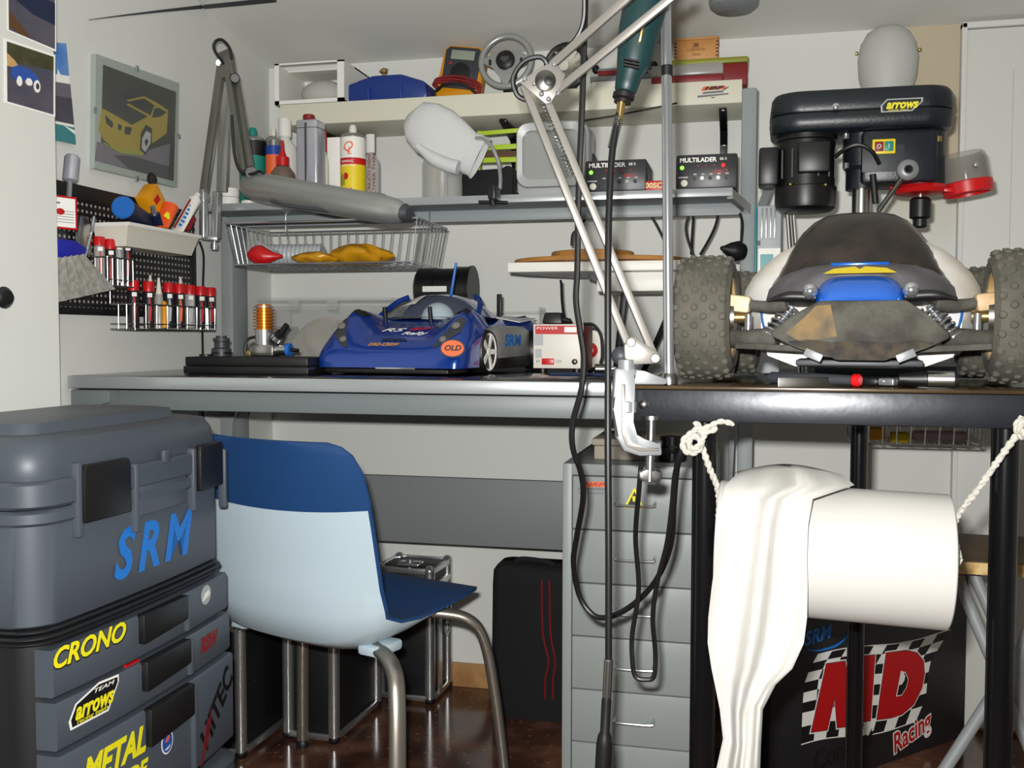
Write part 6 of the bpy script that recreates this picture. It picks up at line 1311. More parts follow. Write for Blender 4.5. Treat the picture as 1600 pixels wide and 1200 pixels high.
# ---------------------------------------------------------------- rolling toolbox, lower left
XT = -.868; y0t = P(62, 900, X=XT).y; y1t = P(350, 800, X=XT).y; LT = y1t-y0t; DT = .30
tb = thing('toolbox', 'tall grey rolling toolbox with drawers and racing stickers', 'toolbox', (XT-DT/2, (y0t+y1t)/2, 0))
def tz(x, y): return P(x, y, X=XT).z
def outl(off=0, r=.045, bow=.010, k=8):
    """plan outline of the box: long side faces +X and bows a little; corners rounded"""
    pts = []; a0, a1, b0, b1 = XT-DT-off, XT+off, y0t-.01-off, y1t+off
    for cx, cy, s_ in ((a1-r, b0+r, -90), (a1-r, b1-r, 0), (a0+r, b1-r, 90), (a0+r, b0+r, 180)):
        for i in range(k+1):
            t_ = math.radians(s_+90*i/k); pts.append((cx+r*math.cos(t_), cy+r*math.sin(t_)))
    ym = (b0+b1)/2; hl = (b1-b0)/2
    out = []
    for i, (x, y) in enumerate(pts):
        out.append((x+bow*max(0, 1-((y-ym)/hl)**2)*(1 if x > XT-.1 else 0), y))
    # extra points along the bowed side
    res = out[:k+1]+[(a1+bow*max(0, 1-((y-ym)/hl)**2), y) for y in [lerp(b0+r, b1-r, i/6) for i in range(1, 6)]]+out[k+1:]
    return res
def ring(z, off=0, **kw): return [V((x, y, z)) for x, y in outl(off, **kw)]
def band(z0, z1, off, b=.004, **kw): return [ring(z0, off-b, **kw), ring(z0+b, off, **kw), ring(z1-b, off, **kw), ring(z1, off-b, **kw)]
zA, zB, zC, zD_, zE = tz(345, 646), tz(345, 690), tz(345, 735), tz(348, 868), tz(348, 888)
part('lid', MB().loft([ring(zB-.012, -.004), ring(zB, .0), ring(zA-.02, -.004), ring(zA-.004, -.012), ring(zA, -.03)]), 'toolbox_lid', tb, ang=50)
mb = MB(); mb.loft([ring(zA, -.05, r=.03), ring(zA+.014, -.055, r=.03), ring(zA+.016, -.07, r=.03)])
for v in mb.v: v.y = min(v.y, y1t-.07)
part('lid_tray', mb, 'toolbox_lid', tb, label='raised tray cover on the lid')
part('lid_rim', MB().loft(band(zC+.008, zB-.006, .008)), 'toolbox_lid', tb)
part('upper_rim', MB().loft(band(zC-.014, zC+.006, .006)), 'toolbox', tb)
part('upper_box', MB().loft([ring(zD_, -.004), ring(zD_+.004, 0), ring(zC-.012, .0), ring(zC-.010, -.002)]), 'toolbox', tb, ang=50)
for k in range(3):
    z0 = lerp(zE, zD_, k/3); part('seam_band', MB().loft(band(z0+.001, z0+(zD_-zE)/3-.001, (.003, .006, .002)[k], .002)), 'toolbox_dark', tb)
zbm = tz(357, 1140)-.01
part('lower_frame', MB().loft([ring(.075, -.010), ring(zE, -.010)]), 'toolbox_dark', tb)
part('base', MB().loft([ring(.06, .0), ring(.075, .02), ring(zbm-.03, .02), ring(zbm-.022, .008)]), 'toolbox', tb, ang=50)
for yy in (y0t+.06, y1t-.06):
    for xx in (XT-.05, XT-DT+.05): part('caster', MB().cyl((xx-.012, yy, .03), (xx+.012, yy, .03), .03, n=20, bev=.004), 'black', tb)
# front face frames (long side faces +X): local x along +Y, y up, z outwards
def TF(y, z, o=0): 
    ym = (y0t-.01+y1t)/2; hl = (y1t-y0t+.01)/2; return frame((XT+.010*max(0, 1-((y-ym)/hl)**2)+o, y, z), (-.02*(y-ym)/hl/hl*1.0, 1, 0), (0, 0, 1))
def tpt(x, y): p = P(x, y, X=XT+.008); return p.y, p.z
# latches
def latch(x0, y0, x1, y1, nm='latch', th=.012):
    (ya, za), (yb, zb2) = tpt(x0, y0), tpt(x1, y1); m = TF((ya+yb)/2, 0, .004); w_ = abs(yb-ya)/2; mb = MB(); mb.rprism([(-w_, zb2), (w_, zb2), (w_*1.0, za-.01), (w_*.92, za), (-w_*.92, za), (-w_, za-.01)], th, .003, m); return part(nm, mb, 'black', tb)
latch(119, 727, 190, 798); latch(300, 696, 340, 756)
for x in (118, 204, 296, 350):
    y_, z_ = tpt(x, 740 if x < 250 else 715); part('latch_post', MB().box((0, -.035, .004), (.010, .10, .014), .003, TF(y_, z_)), 'toolbox', tb)
(ya, za), (yb, zb2) = tpt(212, 735), tpt(286, 785)
part('lock_plate', MB().rprism(rect(-(yb-ya)/2, zb2, (yb-ya)/2, za), .005, .002, TF((ya+yb)/2, 0, 0)), 'toolbox', tb)
y_, z_ = tpt(250, 712); part('lock_tab', MB().box((0, 0, .008), (.018, .02, .008), .003, TF(y_, z_)), 'toolbox_lid', tb)
y_, z_ = tpt(237, 853); part('lettering', MB().text('SRM', .095, TF(y_, z_, .0006), .28, .205, .0028, space=1.35), 'logo_blue', tb, label='blue hand-painted letters')
# drawers: two columns around a recessed middle with black handles
dz = [zE-.004, tz(348, 954), tz(353, 1014), zbm]
yL, yM0, yM1, yR = y0t+.012, tpt(207, 960)[0], tpt(278, 930)[0], y1t-.004
stk = {}
for r in range(3):
    z1, z0 = dz[r]-.003, dz[r+1]+.004; push = (.0, .004, .009)[r]
    mb = MB(); n_ = 8
    R = []
    for i in range(n_+1):
        y = lerp(yL, yR, i/n_); ym = (y0t-.01+y1t)/2; hl = LT/2; o = .006+.012*max(0, 1-((y-ym)/hl)**2)+push; R.append([V((XT-.02, y, z0)), V((XT+o-.002, y, z0)), V((XT+o, y, z0+.004)), V((XT+o, y, z1-.004)), V((XT+o-.003, y, z1)), V((XT-.02, y, z1))])
    dr_ = part('drawer', mb.loft(R), 'toolbox', tb)
    mb = MB(); y = (yM0+yM1)/2; w_ = (yM1-yM0)/2; hz_ = (dz[r]-dz[r+1]); hh = min(hz_*.62, .055)
    mb.rprism([(-w_, z1-hh), (w_, z1-hh+.006), (w_, z1+.002), (-w_, z1+.002)], .016, .004, frame((XT+.012+push, y, 0), (0, 1, 0), (0, 0, 1))); part('handle', mb, 'black', dr_)
    part('handle_rib', MB().box((XT+.018+push, yM1+.008, (z0+z1)/2), (.012, .012, (z1-z0)*.9), .003), 'toolbox', dr_); stk[r] = (dr_, push)
def DF(x, y, push): yy, zz = tpt(x, y); ym = (y0t-.01+y1t)/2; hl = LT/2; return frame((XT+.0066+.012*max(0, 1-((yy-ym)/hl)**2)+push, yy, zz), (-.024*(yy-ym)/hl/hl, 1, 0), (0, 0, 1))
d_, p_ = stk[0]; m = DF(134, 1009, p_); mb = MB(); mb.mi = 1; mb.text('CRONO', .036, m @ T(.001, -.001, 0), .3, .143, .0022); mb.mi = 0; mb.text('CRONO', .036, m @ T(0, 0, .0005), .3, .14, .0010); part('sticker', mb, ['logo_yellow', 'logo_black'], d_, label='yellow outlined word sticker')
m = DF(317, 929, p_); mb = MB(); mb.mi = 0; mb.prism(oval(0, 0, .017, .016), .0004, m); mb.mi = 1; mb.prism([(-.012, -.008), (.012, -.002), (.010, .006), (-.004, .003)], .0004, m, .0005); part('sticker', mb, ['logo_grey', 'logo_white'], d_, label='small round silver sticker')
d_, p_ = stk[1]; m = DF(137, 1096, p_); mb = MB(); mb.mi = 1; mb.prism([(-.045, -.022), (.028, -.022), (.050, .012), (.050, .022), (.01, .024), (-.035, .010), (-.048, -.010)], .0003, m); mb.mi = 2; mb.prism([(-.042, -.019), (.026, -.019), (.047, .012), (.047, .019), (.01, .021), (-.033, .008), (-.044, -.009)], .0003, m, .0004); mb.mi = 0; mb.text('arrows', .032, m @ T(0, -.002, .0008), .35, .076, .001); mb.text('racing team', .008, m @ T(-.004, -.0155, .0008), .3, .06); mb.mi = 1; mb.text('TEAM', .008, m @ T(.018, .0145, .0008), .3, .04); part('sticker', mb, ['logo_yellow', 'logo_white', 'logo_black'], d_, label='yellow and black outlined sticker')
m = DF(318, 1003, p_); mb = MB(); mb.mi = 0; mb.text('RSW', .034, m, .2, .062, .0018); part('sticker', mb, ['dark_red'], d_, label='red scribbled sticker')
d_, p_ = stk[2]; m = DF(163, 1182, p_); mb = MB(); mb.text('METAL', .052, m, .32, .132, .002); mb.text('SIDE', .036, m @ T(.034, -.044, 0), .32, .07, .0016); part('sticker', mb, 'logo_yellow', d_, label='yellow slanted word sticker')
m = DF(243, 1157, p_); mb = MB(); mb.mi = 0; mb.prism(oval(0, 0, .0155, .0185, 24), .0003, m); mb.mi = 1; mb.prism(oval(0, 0, .013, .016, 24), .0003, m, .0004); mb.mi = 2; mb.prism([(-.006, .001), (.002, .010), (.006, .006), (0, 0)], .0003, m, .0008); mb.mi = 0; mb.prism([(-.007, -.010), (-.004, -.012), (.004, -.010), (.007, -.006), (.003, -.008), (-.004, -.009)], .0003, m, .0008); part('sticker', mb, ['logo_white', 'photo_blue', 'logo_orange'], d_, label='small blue oval sticker')
m = DF(331, 1098, p_); mb = MB(); mb.mi = 0; mb.text('HITEC', .056, m @ T(-.006, -.006, 0) @ RZ(40), .1, .135, .0018); mb.mi = 1; mb.prism([(-.068, -.078), (-.060, -.078), (-.036, -.012), (-.042, -.012)], .0003, m); mb.prism([(-.048, -.056), (-.043, -.056), (-.024, .0), (-.029, .0)], .0003, m); part('sticker', mb, ['logo_black', 'dark_red'], d_, label='black slanted word sticker with red bars')
for k in range(2):
    p = P(200+k*-18, (1037, 1128)[k], X=XT+.004); part('red_slip', MB().box((p.x+.006, p.y, p.z), (.006, .03, .006)), 'logo_red', tb)
# ---------------------------------------------------------------- flight cases under the bench
def case(lab, x, y, w_, l_, h, ang, lid=None):
    """front right corner at x, y; w_ to the left, l_ deep"""
    o = thing('flight_case', lab, 'case', (x, y, 0), ang, 'black flight cases under the bench'); e = .012
    part('body', MB().span((-w_+e, e, .008), (-e, l_-e, h-.004), .003), 'case_black', o, True)
    for cx, cy in ((-e, e), (-w_+e, e), (-e, l_-e), (-w_+e, l_-e)): part('corner_post', MB().cyl((cx, cy, .010), (cx, cy, h-.008), .0135, n=14), 'alu', o, True); part('foot', MB().ball((cx, cy, .0105), .0145, 12, 6, zmin=-.7), 'black', o, True); part('corner_cap', MB().ball((cx, cy, h-.006), .015, 12, 6), 'chrome', o, True)
    for z, nm in ((.014, 'bottom_rail'), (h-.006, 'top_rail')):
        mb = MB(); mb.span((-w_+e, .001, z-.007), (-e, .010, z+.007), .001); mb.span((-.010, e, z-.007), (-.001, l_-e, z+.007), .001); mb.span((-w_+.001, e, z-.007), (-w_+.010, l_-e, z+.007), .001); mb.span((-w_+e, l_-.01, z-.007), (-e, l_-.001, z+.007), .001); part(nm, mb, 'alu', o, True)
    if lid:
        mb = MB(); mb.span((-w_+e, .0, h-lid-.010), (-e, .011, h-lid+.010), .001); mb.span((-.011, e, h-lid-.008), (-.0, l_-e, h-lid+.008), .001); part('lid_seam', mb, 'alu', o, True)
        part('side_strip', MB().span((-.003, l_*.30, .014), (.001, l_*.30+.022, h-lid)), 'alu', o, True)
        mb = MB(); mb.span((-w_*.5-.03, .03, h-.002), (-w_*.5+.03, .07, h+.006), .003); mb.cyl((-w_*.5, .05, h+.006), (-w_*.5, .05, h+.014), .010, n=12); part('top_latch', mb, 'chrome', o, True)
        mb = MB(); mb.torus(.016, .003, 18, 6, frame((.004, l_*.62, h*.5), (0, 1, 0), (0, 0, 1))); part('side_ring', mb, 'chrome', o, True)
    return o
c1, c2, c3 = P(380, 1188, z=0), P(526, 1165, z=0), P(676, 1103, z=0)
case('black aluminium-edged flight case nearest the toolbox', c1.x, c1.y, .13, .36, .295, -2)
case('black aluminium-edged flight case in the middle, behind the chair', c2.x, c2.y, .14, .26, .32, -3)
case('tallest flight case with a visible clasped lid, right of the chair', c3.x, c3.y, .16, .155, .345, -3, .045)
# ---------------------------------------------------------------- black bag with red piping
b0, b1 = P(766, 1120, z=0), P(884, 1132, z=0); wB = b1.x-b0.x+.05; yB = b0.y
bgx = thing('soft_bag', 'black soft bag with red piping beside the drawer unit', 'bag', (b0.x+wB/2, yB+.05, 0))
hB = P(780, 893, Y=yB).z; random.seed(5); R = []
for z, k in ((0, .97), (.02, 1), (hB*.5, 1.0), (hB*.9, .99), (hB, .97), (hB+.012, .9)):
    q = rr(wB/2*k, .058*k, .02, 4); R.append([V((b0.x+wB/2+x, yB+.058+y+random.uniform(-.002, .002), z+(.016*math.exp(-((x+.01)/.05)**2) if z > hB*.8 else 0))) for x, y in q])
part('body', MB().loft(R), 'bag_black', bgx, ang=60)
for k in range(2):
    x = P(850+12*k, 1000, Y=yB).x; part('piping', MB().tube([(x-.006, yB-.002, hB*.96), (x-.002, yB-.003, hB*.6), (x+.012*(1-k*.2), yB-.003, hB*.42), (x+.004, yB-.003, hB*.3), (x+.004, yB-.003, hB*.16)], .0024, 6), 'dark_red', bgx)
mb = MB(); mb.tube([(b0.x+.05, yB+.05, hB+.012), (b0.x+.07, yB+.05, hB+.022), (b0.x+.13, yB+.05, hB+.018), (b0.x+.15, yB+.05, hB+.01)], .007, 8); part('handle', mb, 'bag_black', bgx)
# ---------------------------------------------------------------- black display board on the floor, right
q1, q2 = P(1395, 1190, z=0), P(1507, 1151, z=0); ex_ = (q2-q1).normalized(); mdo = q2-ex_*.64; nx_ = V((ex_.y, -ex_.x, 0))
hMD = PP(1500, 893, q2, nx_).z
md = thing('racing_box', 'black carton with a big red and white chequered racing emblem, behind the paper roll', 'box', tuple(mdo+ex_*.32), math.degrees(math.atan2(ex_.y, ex_.x)))
mb = MB(); mm = frame(mdo, ex_, (0, 0, 1)); mb.X = mm; mb.span((0, 0, -.06), (.64, hMD, 0), .003); part('carton', mb, 'md_board', md)
mb = MB(); mb.X = mm; mb.span((-.001, hMD-.05, -.061), (.641, hMD+.001, -.0005)); part('lid', mb, 'md_board', md)
MI = mm.inverted()
def MDp(x, y): p = MI @ PP(x, y, mdo, nx_); return (p.x, p.y)
def mz5(x, y): return MDp(1150+x/3.556, 940+y/3.556)
# flag: rows of skewed checks between two wavy sides
lt = [(455, 300), (410, 380), (378, 470), (372, 560), (368, 650), (362, 800)]; rt_ = [(1190, 160), (1130, 260), (1075, 350), (1062, 450), (1055, 540), (1000, 670)]
Tl = [mz5(*p) for p in lt]; Tr = [mz5(*p) for p in rt_]
def fl_(u, v):
    f = v*5; i = min(4, int(f)); t_ = f-i; a = [lerp(Tl[i][k], Tl[i+1][k], t_) for k in (0, 1)]; b = [lerp(Tr[i][k], Tr[i+1][k], t_) for k in (0, 1)]
    w_ = .006*math.sin(u*6.3+.6); return (lerp(a[0], b[0], u), lerp(a[1], b[1], u)+w_)
mb = MB(); nu, nv = 10, 8
for i in range(nu):
    for j in range(nv):
        mb.mi = (i+j) % 2; q = [fl_(i/nu, j/nv), fl_((i+1)/nu, j/nv), fl_((i+1)/nu, (j+1)/nv), fl_(i/nu, (j+1)/nv)]; mb.prism(q, .0003, mm)
part('chequered_flag', mb, ['logo_white', 'logo_black'], md, ang=80)
mb = MB()
for vv in (0.0, 1.0):
    for i in range(20):
        a, b = fl_(i/20, vv), fl_((i+1)/20, vv); mb.prism([a, b, (b[0], b[1]-.0022), (a[0], a[1]-.0022)], .0004, mm, .0002)
part('flag_edge', mb, 'logo_white', md)
def outl_poly(nm, poly, hole=None, grow=.0038):
    cx = sum(p[0] for p in poly)/len(poly); cy = sum(p[1] for p in poly)/len(poly)
    def off(P_, d):
        n = len(P_); area = sum(P_[i][0]*P_[(i+1) % n][1]-P_[(i+1) % n][0]*P_[i][1] for i in range(n)); s_ = 1 if area > 0 else -1; out = []
        for i in range(n):
            a, b, c = V((*P_[i-1], 0)), V((*P_[i], 0)), V((*P_[(i+1) % n], 0)); e1 = (b-a).normalized(); e2 = (c-b).normalized(); n1 = V((e1.y, -e1.x, 0))*s_; n2 = V((e2.y, -e2.x, 0))*s_
            k = (n1+n2); k = k/max(.45, k.dot(k)/2); out.append((b.x+k.x*d, b.y+k.y*d))
        return out
    mb = MB(); mb.mi = 1; mb.prism(off(poly, grow), .0003, mm, .0006); mb.mi = 2; mb.prism(off(poly, .0012), .0003, mm, .0010); mb.mi = 0; mb.prism(poly, .0003, mm, .0014)
    if hole: mb.mi = 1; mb.prism(off(hole, .002), .0003, mm, .0018); mb.mi = 2; mb.prism(hole, .0003, mm, .0022); mb.mi = 3; mb.prism([lerp(V((*hole[0], 0)), V((*p, 0)), .55)[:2] for p in hole], .0002, mm, .0026)
    return part(nm, mb, ['logo_red', 'logo_white', 'logo_black', 'logo_white'], md)
outl_poly('letter', [mz5(*p) for p in ((500, 345), (605, 330), (625, 480), (655, 310), (770, 295), (745, 660), (690, 670), (700, 480), (640, 690), (560, 700), (545, 540), (505, 712), (415, 725))])
arcD = [(945, 270), (1005, 285), (1040, 330), (1045, 400), (1030, 480), (985, 570), (920, 625), (860, 645)]
outl_poly('letter', [mz5(*p) for p in [(832, 285)]+arcD+[(780, 655)]], [mz5(*p) for p in ((915, 390), (935, 395), (950, 430), (940, 475), (915, 515), (890, 520))])
b_, c_ = mz5(590, 835), mz5(970, 730); sl = math.degrees(math.atan2(c_[1]-b_[1], c_[0]-b_[0]))
a_ = mz5(600, 820); part('lettering', MB().text('Concept', .062, mm @ T(a_[0], a_[1], .0006) @ RZ(6), .1, .19, .001), 'logo_black', md, label='black word along the foot of the emblem')
a_ = mz5(972, 728); mb = MB(); mb.mi = 1; mb.text('Racing', .062, mm @ T(a_[0], a_[1], .0008) @ RZ(14), .2, .142, .0042); mb.mi = 0; mb.text('Racing', .062, mm @ T(a_[0], a_[1], .0014) @ RZ(14), .2, .136, .0012); part('lettering', mb, ['logo_red', 'logo_white'], md, label='red word outlined in white')
a_ = mz5(478, 185); part('lettering', MB().text('SRM', .040, mm @ T(a_[0]-.014, a_[1], .0006) @ RZ(4), .2, .082, .001), 'logo_blue', md, label='blue hand-painted letters')
mb = MB(); pts = [mz5(*p) for p in ((395, 268), (450, 272), (540, 250), (600, 210), (622, 165))]
mb.tube([mm @ V((*p, .0006)) for p in pts], [(0, .0012), (.5, .0028), (1, .0010)], 6); part('swoosh', mb, 'logo_blue', md)
# ---------------------------------------------------------------- folding step stool
sg = thing('step_stool', 'folding step with a plywood tread on grey crossed tubes, far right', 'stool', (P(1560, 900, Y=1.85).x, 1.95, 0))
Yg = 1.80; f0, f1 = P(1487, 868, Y=Yg), P(1640, 893, Y=Yg); bk = P(1490, 826, z=f0.z)
dv = V((f1.x-f0.x, f1.y-f0.y, 0)).normalized(); zt = (f0.z+f1.z)/2; wv = V((-.04, 1, 0)).normalized()
A_, B_ = V((f0.x-.03, f0.y, 0)), V((f0.x+.36, f0.y-.012, 0)); Dp = .26
mb = MB(); mb.prism([(*A_.xy,), (*B_.xy,), (*(B_+wv*Dp).xy,), (*(A_+wv*Dp).xy,)], .020, T(0, 0, zt-.0205)); part('tread', mb, 'ply_edge', sg)
mb = MB(); mb.prism([(*(A_+V((.002, .002, 0))).xy,), (*(B_+V((-.002, .002, 0))).xy,), (*(B_+wv*(Dp-.002)).xy,), (*(A_+wv*(Dp-.002)).xy,)], .0012, T(0, 0, zt-.0003)); part('tread_top', mb, 'ply_brown', sg, label='brown top of the plywood tread')
def SG(x, y, Y): p = P(x, y, Y=Y); return V((p.x, Y, p.z))
def leg_to_floor(p0, p1):
    p0, p1 = V(p0), V(p1); t_ = p0.z/(p0.z-p1.z); return lerp(p0, p1, t_*.985)
l1 = (SG(1497, 905, 1.84), leg_to_floor(SG(1497, 905, 1.84), SG(1552, 1035, 1.80))); part('tube', MB().tube([SG(1494, 893, 1.84)]+[lerp(l1[0], l1[1], k/4) for k in range(5)], .0105, 14), 'grey_plastic', sg)
l2 = (SG(1522, 897, 1.90), leg_to_floor(SG(1522, 897, 1.90), SG(1560, 985, 1.87))); part('tube', MB().tube([SG(1512, 889, 1.90), SG(1518, 891, 1.90)]+[lerp(l2[0], l2[1], k/4) for k in range(5)], .0105, 14), 'grey_plastic', sg)
l3 = (SG(1600, 1010, 1.86), leg_to_floor(SG(1600, 1010, 1.86), SG(1500, 1165, 1.80))); part('tube', MB().tube([SG(1612, 985, 1.87)]+[lerp(l3[0], l3[1], k/4) for k in range(5)], .0105, 14), 'grey_plastic', sg)
part('bend', MB().tube([SG(1625, 960, 1.80), SG(1602, 1000, 1.79), SG(1592, 1060, 1.78), SG(1600, 1120, 1.78), SG(1625, 1155, 1.79)], .0105, 14), 'grey_plastic', sg)
part('hinge', MB().tube([SG(1492, 886, 1.83), SG(1494, 896, 1.825), SG(1500, 902, 1.825), SG(1506, 901, 1.83)], .003, 8), 'chrome', sg)
# ---------------------------------------------------------------- paper roll on a rope under the stand
DR = 1.20; a0, a1 = P(1122, 850, d=1.235), P(1480, 878, d=1.165); axr = (a1-a0).normalized(); Rr = .079
rl = thing('paper_roll', 'huge white paper roll slung on a rope under the black stand', 'roll', (lerp(a0, a1, .5).x, lerp(a0, a1, .5).y, lerp(a0, a1, .5).z-Rr))
X = axis_frame(a0, a1); Lr = (a1-a0).length
part('roll', MB().lathe([(.020, 0), (Rr-.0015, 0), (Rr, .0015), (Rr, Lr-.0015), (Rr-.0015, Lr), (.020, Lr), (.020, 0)], 64, X, caps=False), 'tissue', rl)
part('core', MB().lathe([(.0205, -.0005), (.0205, Lr+.0005), (.018, Lr+.0005), (.018, -.0005), (.0205, -.0005)], 32, X, caps=False), 'beige_box', rl)
# unrolled sheet hanging over the left half
rows = [(742, 1136, 1262, -.5), (735, 1160, 1290, -.2), (742, 1150, 1318, .3), (758, 1134, 1335, .75), (780, 1129, 1270, 1), (820, 1124, 1263, 1.05), (870, 1119, 1261, 1.05), (920, 1112, 1262, 1.05), (965, 1107, 1261, 1.02), (1005, 1106, 1256, 1.0), (1045, 1112, 1238, .98), (1075, 1119, 1212, .96), (1110, 1125, 1192, .95), (1160, 1130, 1189, .95), (1215, 1118, 1187, .95)]
random.seed(11); nv = 26; R = []
for i, (y, xl2, xr2, k) in enumerate(rows):
    r_ = []
    for j in range(nv+1):
        f = j/nv; x = lerp(xl2, xr2, f); yy = y+(10*math.sin(f*math.pi) if i < 3 else 0)*-1+(6*math.sin(f*9+i*.8) if i > 10 else 0)
        fold = .007*math.sin(f*13+.25*i)+.005*math.sin(f*23+1.1*i*.4)+.010*math.exp(-((f-.62+.012*i)/.09)**2)
        amp = min(1, .35+i*.06); dd = lerp(1.232, 1.205, f)-k*(Rr+.004)-fold*amp
        r_.append(P(x, yy, d=dd))
    R.append(r_)
mb = MB(); mb.loft(R, closed=False, caps=False); n0 = len(mb.v); back = [v+FW*.0012 for v in mb.v]; mb.add(back, [list(reversed(f)) for f in mb.f])
part('loose_sheet', mb, 'tissue', rl, label='creased loose sheet hanging off the roll', ang=75)
# ropes and knots
rp = thing('rope', 'white braided rope holding up the paper roll', 'rope', P(1100, 700, d=1.23))
def rope(pts, r=.0042):
    pts = spline(pts, 8); L_ = [0]
    for a, b in zip(pts, pts[1:]): L_.append(L_[-1]+(b-a).length)
    mb = MB()
    for ph in (0, math.pi):
        q = []
        for i, p in enumerate(pts):
            t_ = (pts[min(i+1, len(pts)-1)]-pts[max(i-1, 0)]).normalized(); n = t_.cross(FW).normalized(); b = t_.cross(n); a = L_[i]/.009*math.pi*2*.5+ph; q.append(p+n*r*.42*math.cos(a)+b*r*.42*math.sin(a))
        mb.tube(q, r*.66, 7, 0)
    return mb
def kp_(x, y, d=1.205): return P(x, y, d=d)
part('strand', rope([kp_(1094, 668), kp_(1095, 690), kp_(1108, 730), kp_(1122, 768, 1.215), lerp(a0, kp_(1128, 800, 1.23), .5), a0+axr*.02]), 'rope', rp)
part('strand', rope([kp_(1602, 662, 1.10), kp_(1570, 705, 1.105), kp_(1530, 762, 1.12), kp_(1490, 820, 1.145), a1+axr*.012, a1-axr*.02]), 'rope', rp)
part('strand', rope([lerp(a0, a1, k/8) for k in range(9)]), 'rope', rp)
for sx, (cx, cy) in ((0, (1082, 692)), (1, (1600, 668))):
    mb = rope([kp_(cx+14, cy-26, 1.2), kp_(cx+2, cy-18, 1.195), kp_(cx-14, cy-4, 1.195), kp_(cx-12, cy+12, 1.195), kp_(cx+4, cy+15, 1.195), kp_(cx+14, cy+2, 1.19), kp_(cx+4, cy-10, 1.19), kp_(cx-6, cy-2, 1.19), kp_(cx-2, cy+8, 1.19), kp_(cx+8, cy+6, 1.187), kp_(cx+18, cy-10, 1.19), kp_(cx+12, cy-24, 1.2), kp_(cx+4, cy-32, 1.205)] if not sx else [kp_(cx-2, cy-16, 1.10), kp_(cx-12, cy-2, 1.096), kp_(cx-4, cy+14, 1.095), kp_(cx+10, cy+4, 1.094), kp_(cx+0, cy-8, 1.092), kp_(cx-6, cy+4, 1.09), kp_(cx+12, cy+16, 1.094), kp_(cx+20, cy-10, 1.095)], .0038)
    part('knot', mb, 'rope', rp)
part('loose_end', rope([kp_(1094, 672, 1.197), kp_(1108, 666, 1.195), kp_(1124, 659, 1.195), kp_(1136, 660, 1.195), kp_(1146, 663, 1.195)], .0034), 'rope', rp); part('loose_end', rope([kp_(1092, 676, 1.194), kp_(1110, 674, 1.19), kp_(1120, 669, 1.19)], .0034), 'rope', rp)
# ---------------------------------------------------------------- wall shelf behind the buggy with the drill press
sx0, sx1 = .045, .62
sh = thing('back_shelf', 'grey shelf behind the buggy carrying the drill press', 'shelf', ((sx0+sx1)/2, 2.2, ZD-.03))
part('board', MB().span((sx0, 1.86, ZD-.022), (sx1, 2.47, ZD), .002), 'grey_paint_dark', sh)
for x in (sx0+.12, sx1-.1): part('bracket', MB().rprism([(0, 0), (.5, 0), (.5, -.012), (.02, -.05), (0, -.05)], .02, .002, frame((x, YW-.001, ZD-.0225), (0, -1, 0), (0, 0, 1))), 'black', sh)
YP = 2.05
def D_(x, y, Y=YP): p = P(x, y, Y=Y); return V((p.x, Y, p.z))
sp = depth(P(1345, 200, Y=YP))/F_PX
dpz = ZD+.0006; cxp = D_(1346, 300).x
dr = thing('drill_press', 'dark blue bench drill press with a red chuck guard behind the buggy', 'drill press', (cxp, YP, dpz))
mb = MB(); mb.box((cxp+.06, YP, dpz+.012), (.30, .19, .024), .006); part('base', mb, 'press_blue', dr)
part('column', MB().lathe([(.0175, .024), (.0175, .49)], 28, T(cxp, YP, dpz)), 'steel', dr)
part('column_foot', MB().lathe([(.045, .024), (.04, .03), (.024, .05), (.024, .06)], 28, T(cxp, YP, dpz)), 'press_blue', dr)
# belt cover: two rounded shells with a seam
x0, x1 = D_(1203, 180).x, D_(1487, 180).x; zt, zm, zb = D_(1345, 149).z, D_(1345, 184).z, D_(1345, 212).z
def cov(z, off, d0=.085): return [V(((x0+x1)/2+x, YP+.01+y, z)) for x, y in rr((x1-x0)/2-off, d0-off, .055-off*.5, 6)]
part('belt_cover', MB().loft([cov(zm+.001, .002), cov(zm+.006, 0), cov(zt-.010, .003), cov(zt-.002, .008), cov(zt, .016)]), 'press_blue', dr, ang=50)
part('belt_tray', MB().loft([cov(zb, .008), cov(zb+.004, .003), cov(zm-.004, .0), cov(zm, .003)]), 'press_blue', dr, ang=50)
m = frame((D_(1306, 167, YP-.076).x, YP-.0762, D_(1306, 167, YP-.076).z), (1, 0, 0), (0, 0, 1)); part('cover_screw', MB().lathe([(.0065, 0), (.0065, .004), (.003, .006), (.0004, .006)], 16, m), 'chrome', dr)
c = D_(1409, 164, YP-.0748); m = frame((c.x, YP-.0748, c.z), (1, 0, 0), (0, 0, 1)); mb = MB(); mb.mi = 1; mb.prism([(-.036, -.012), (.018, -.012), (.036, .004), (.037, .012), (-.026, .012), (-.037, .0)], .0004, m); mb.mi = 2; mb.prism([(-.033, -.010), (.016, -.010), (.033, .004), (.034, .010), (-.025, .010), (-.034, .0)], .0003, m, .0004); mb.mi = 0; mb.text('arrows', .022, m @ T(0, .001, .0008), .3, .056, .0008); mb.text('racing team', .005, m @ T(-.006, -.0085, .0008), .2, .036); part('sticker', mb, ['logo_yellow', 'logo_grey', 'logo_black'], dr, label='yellow and black outlined sticker')
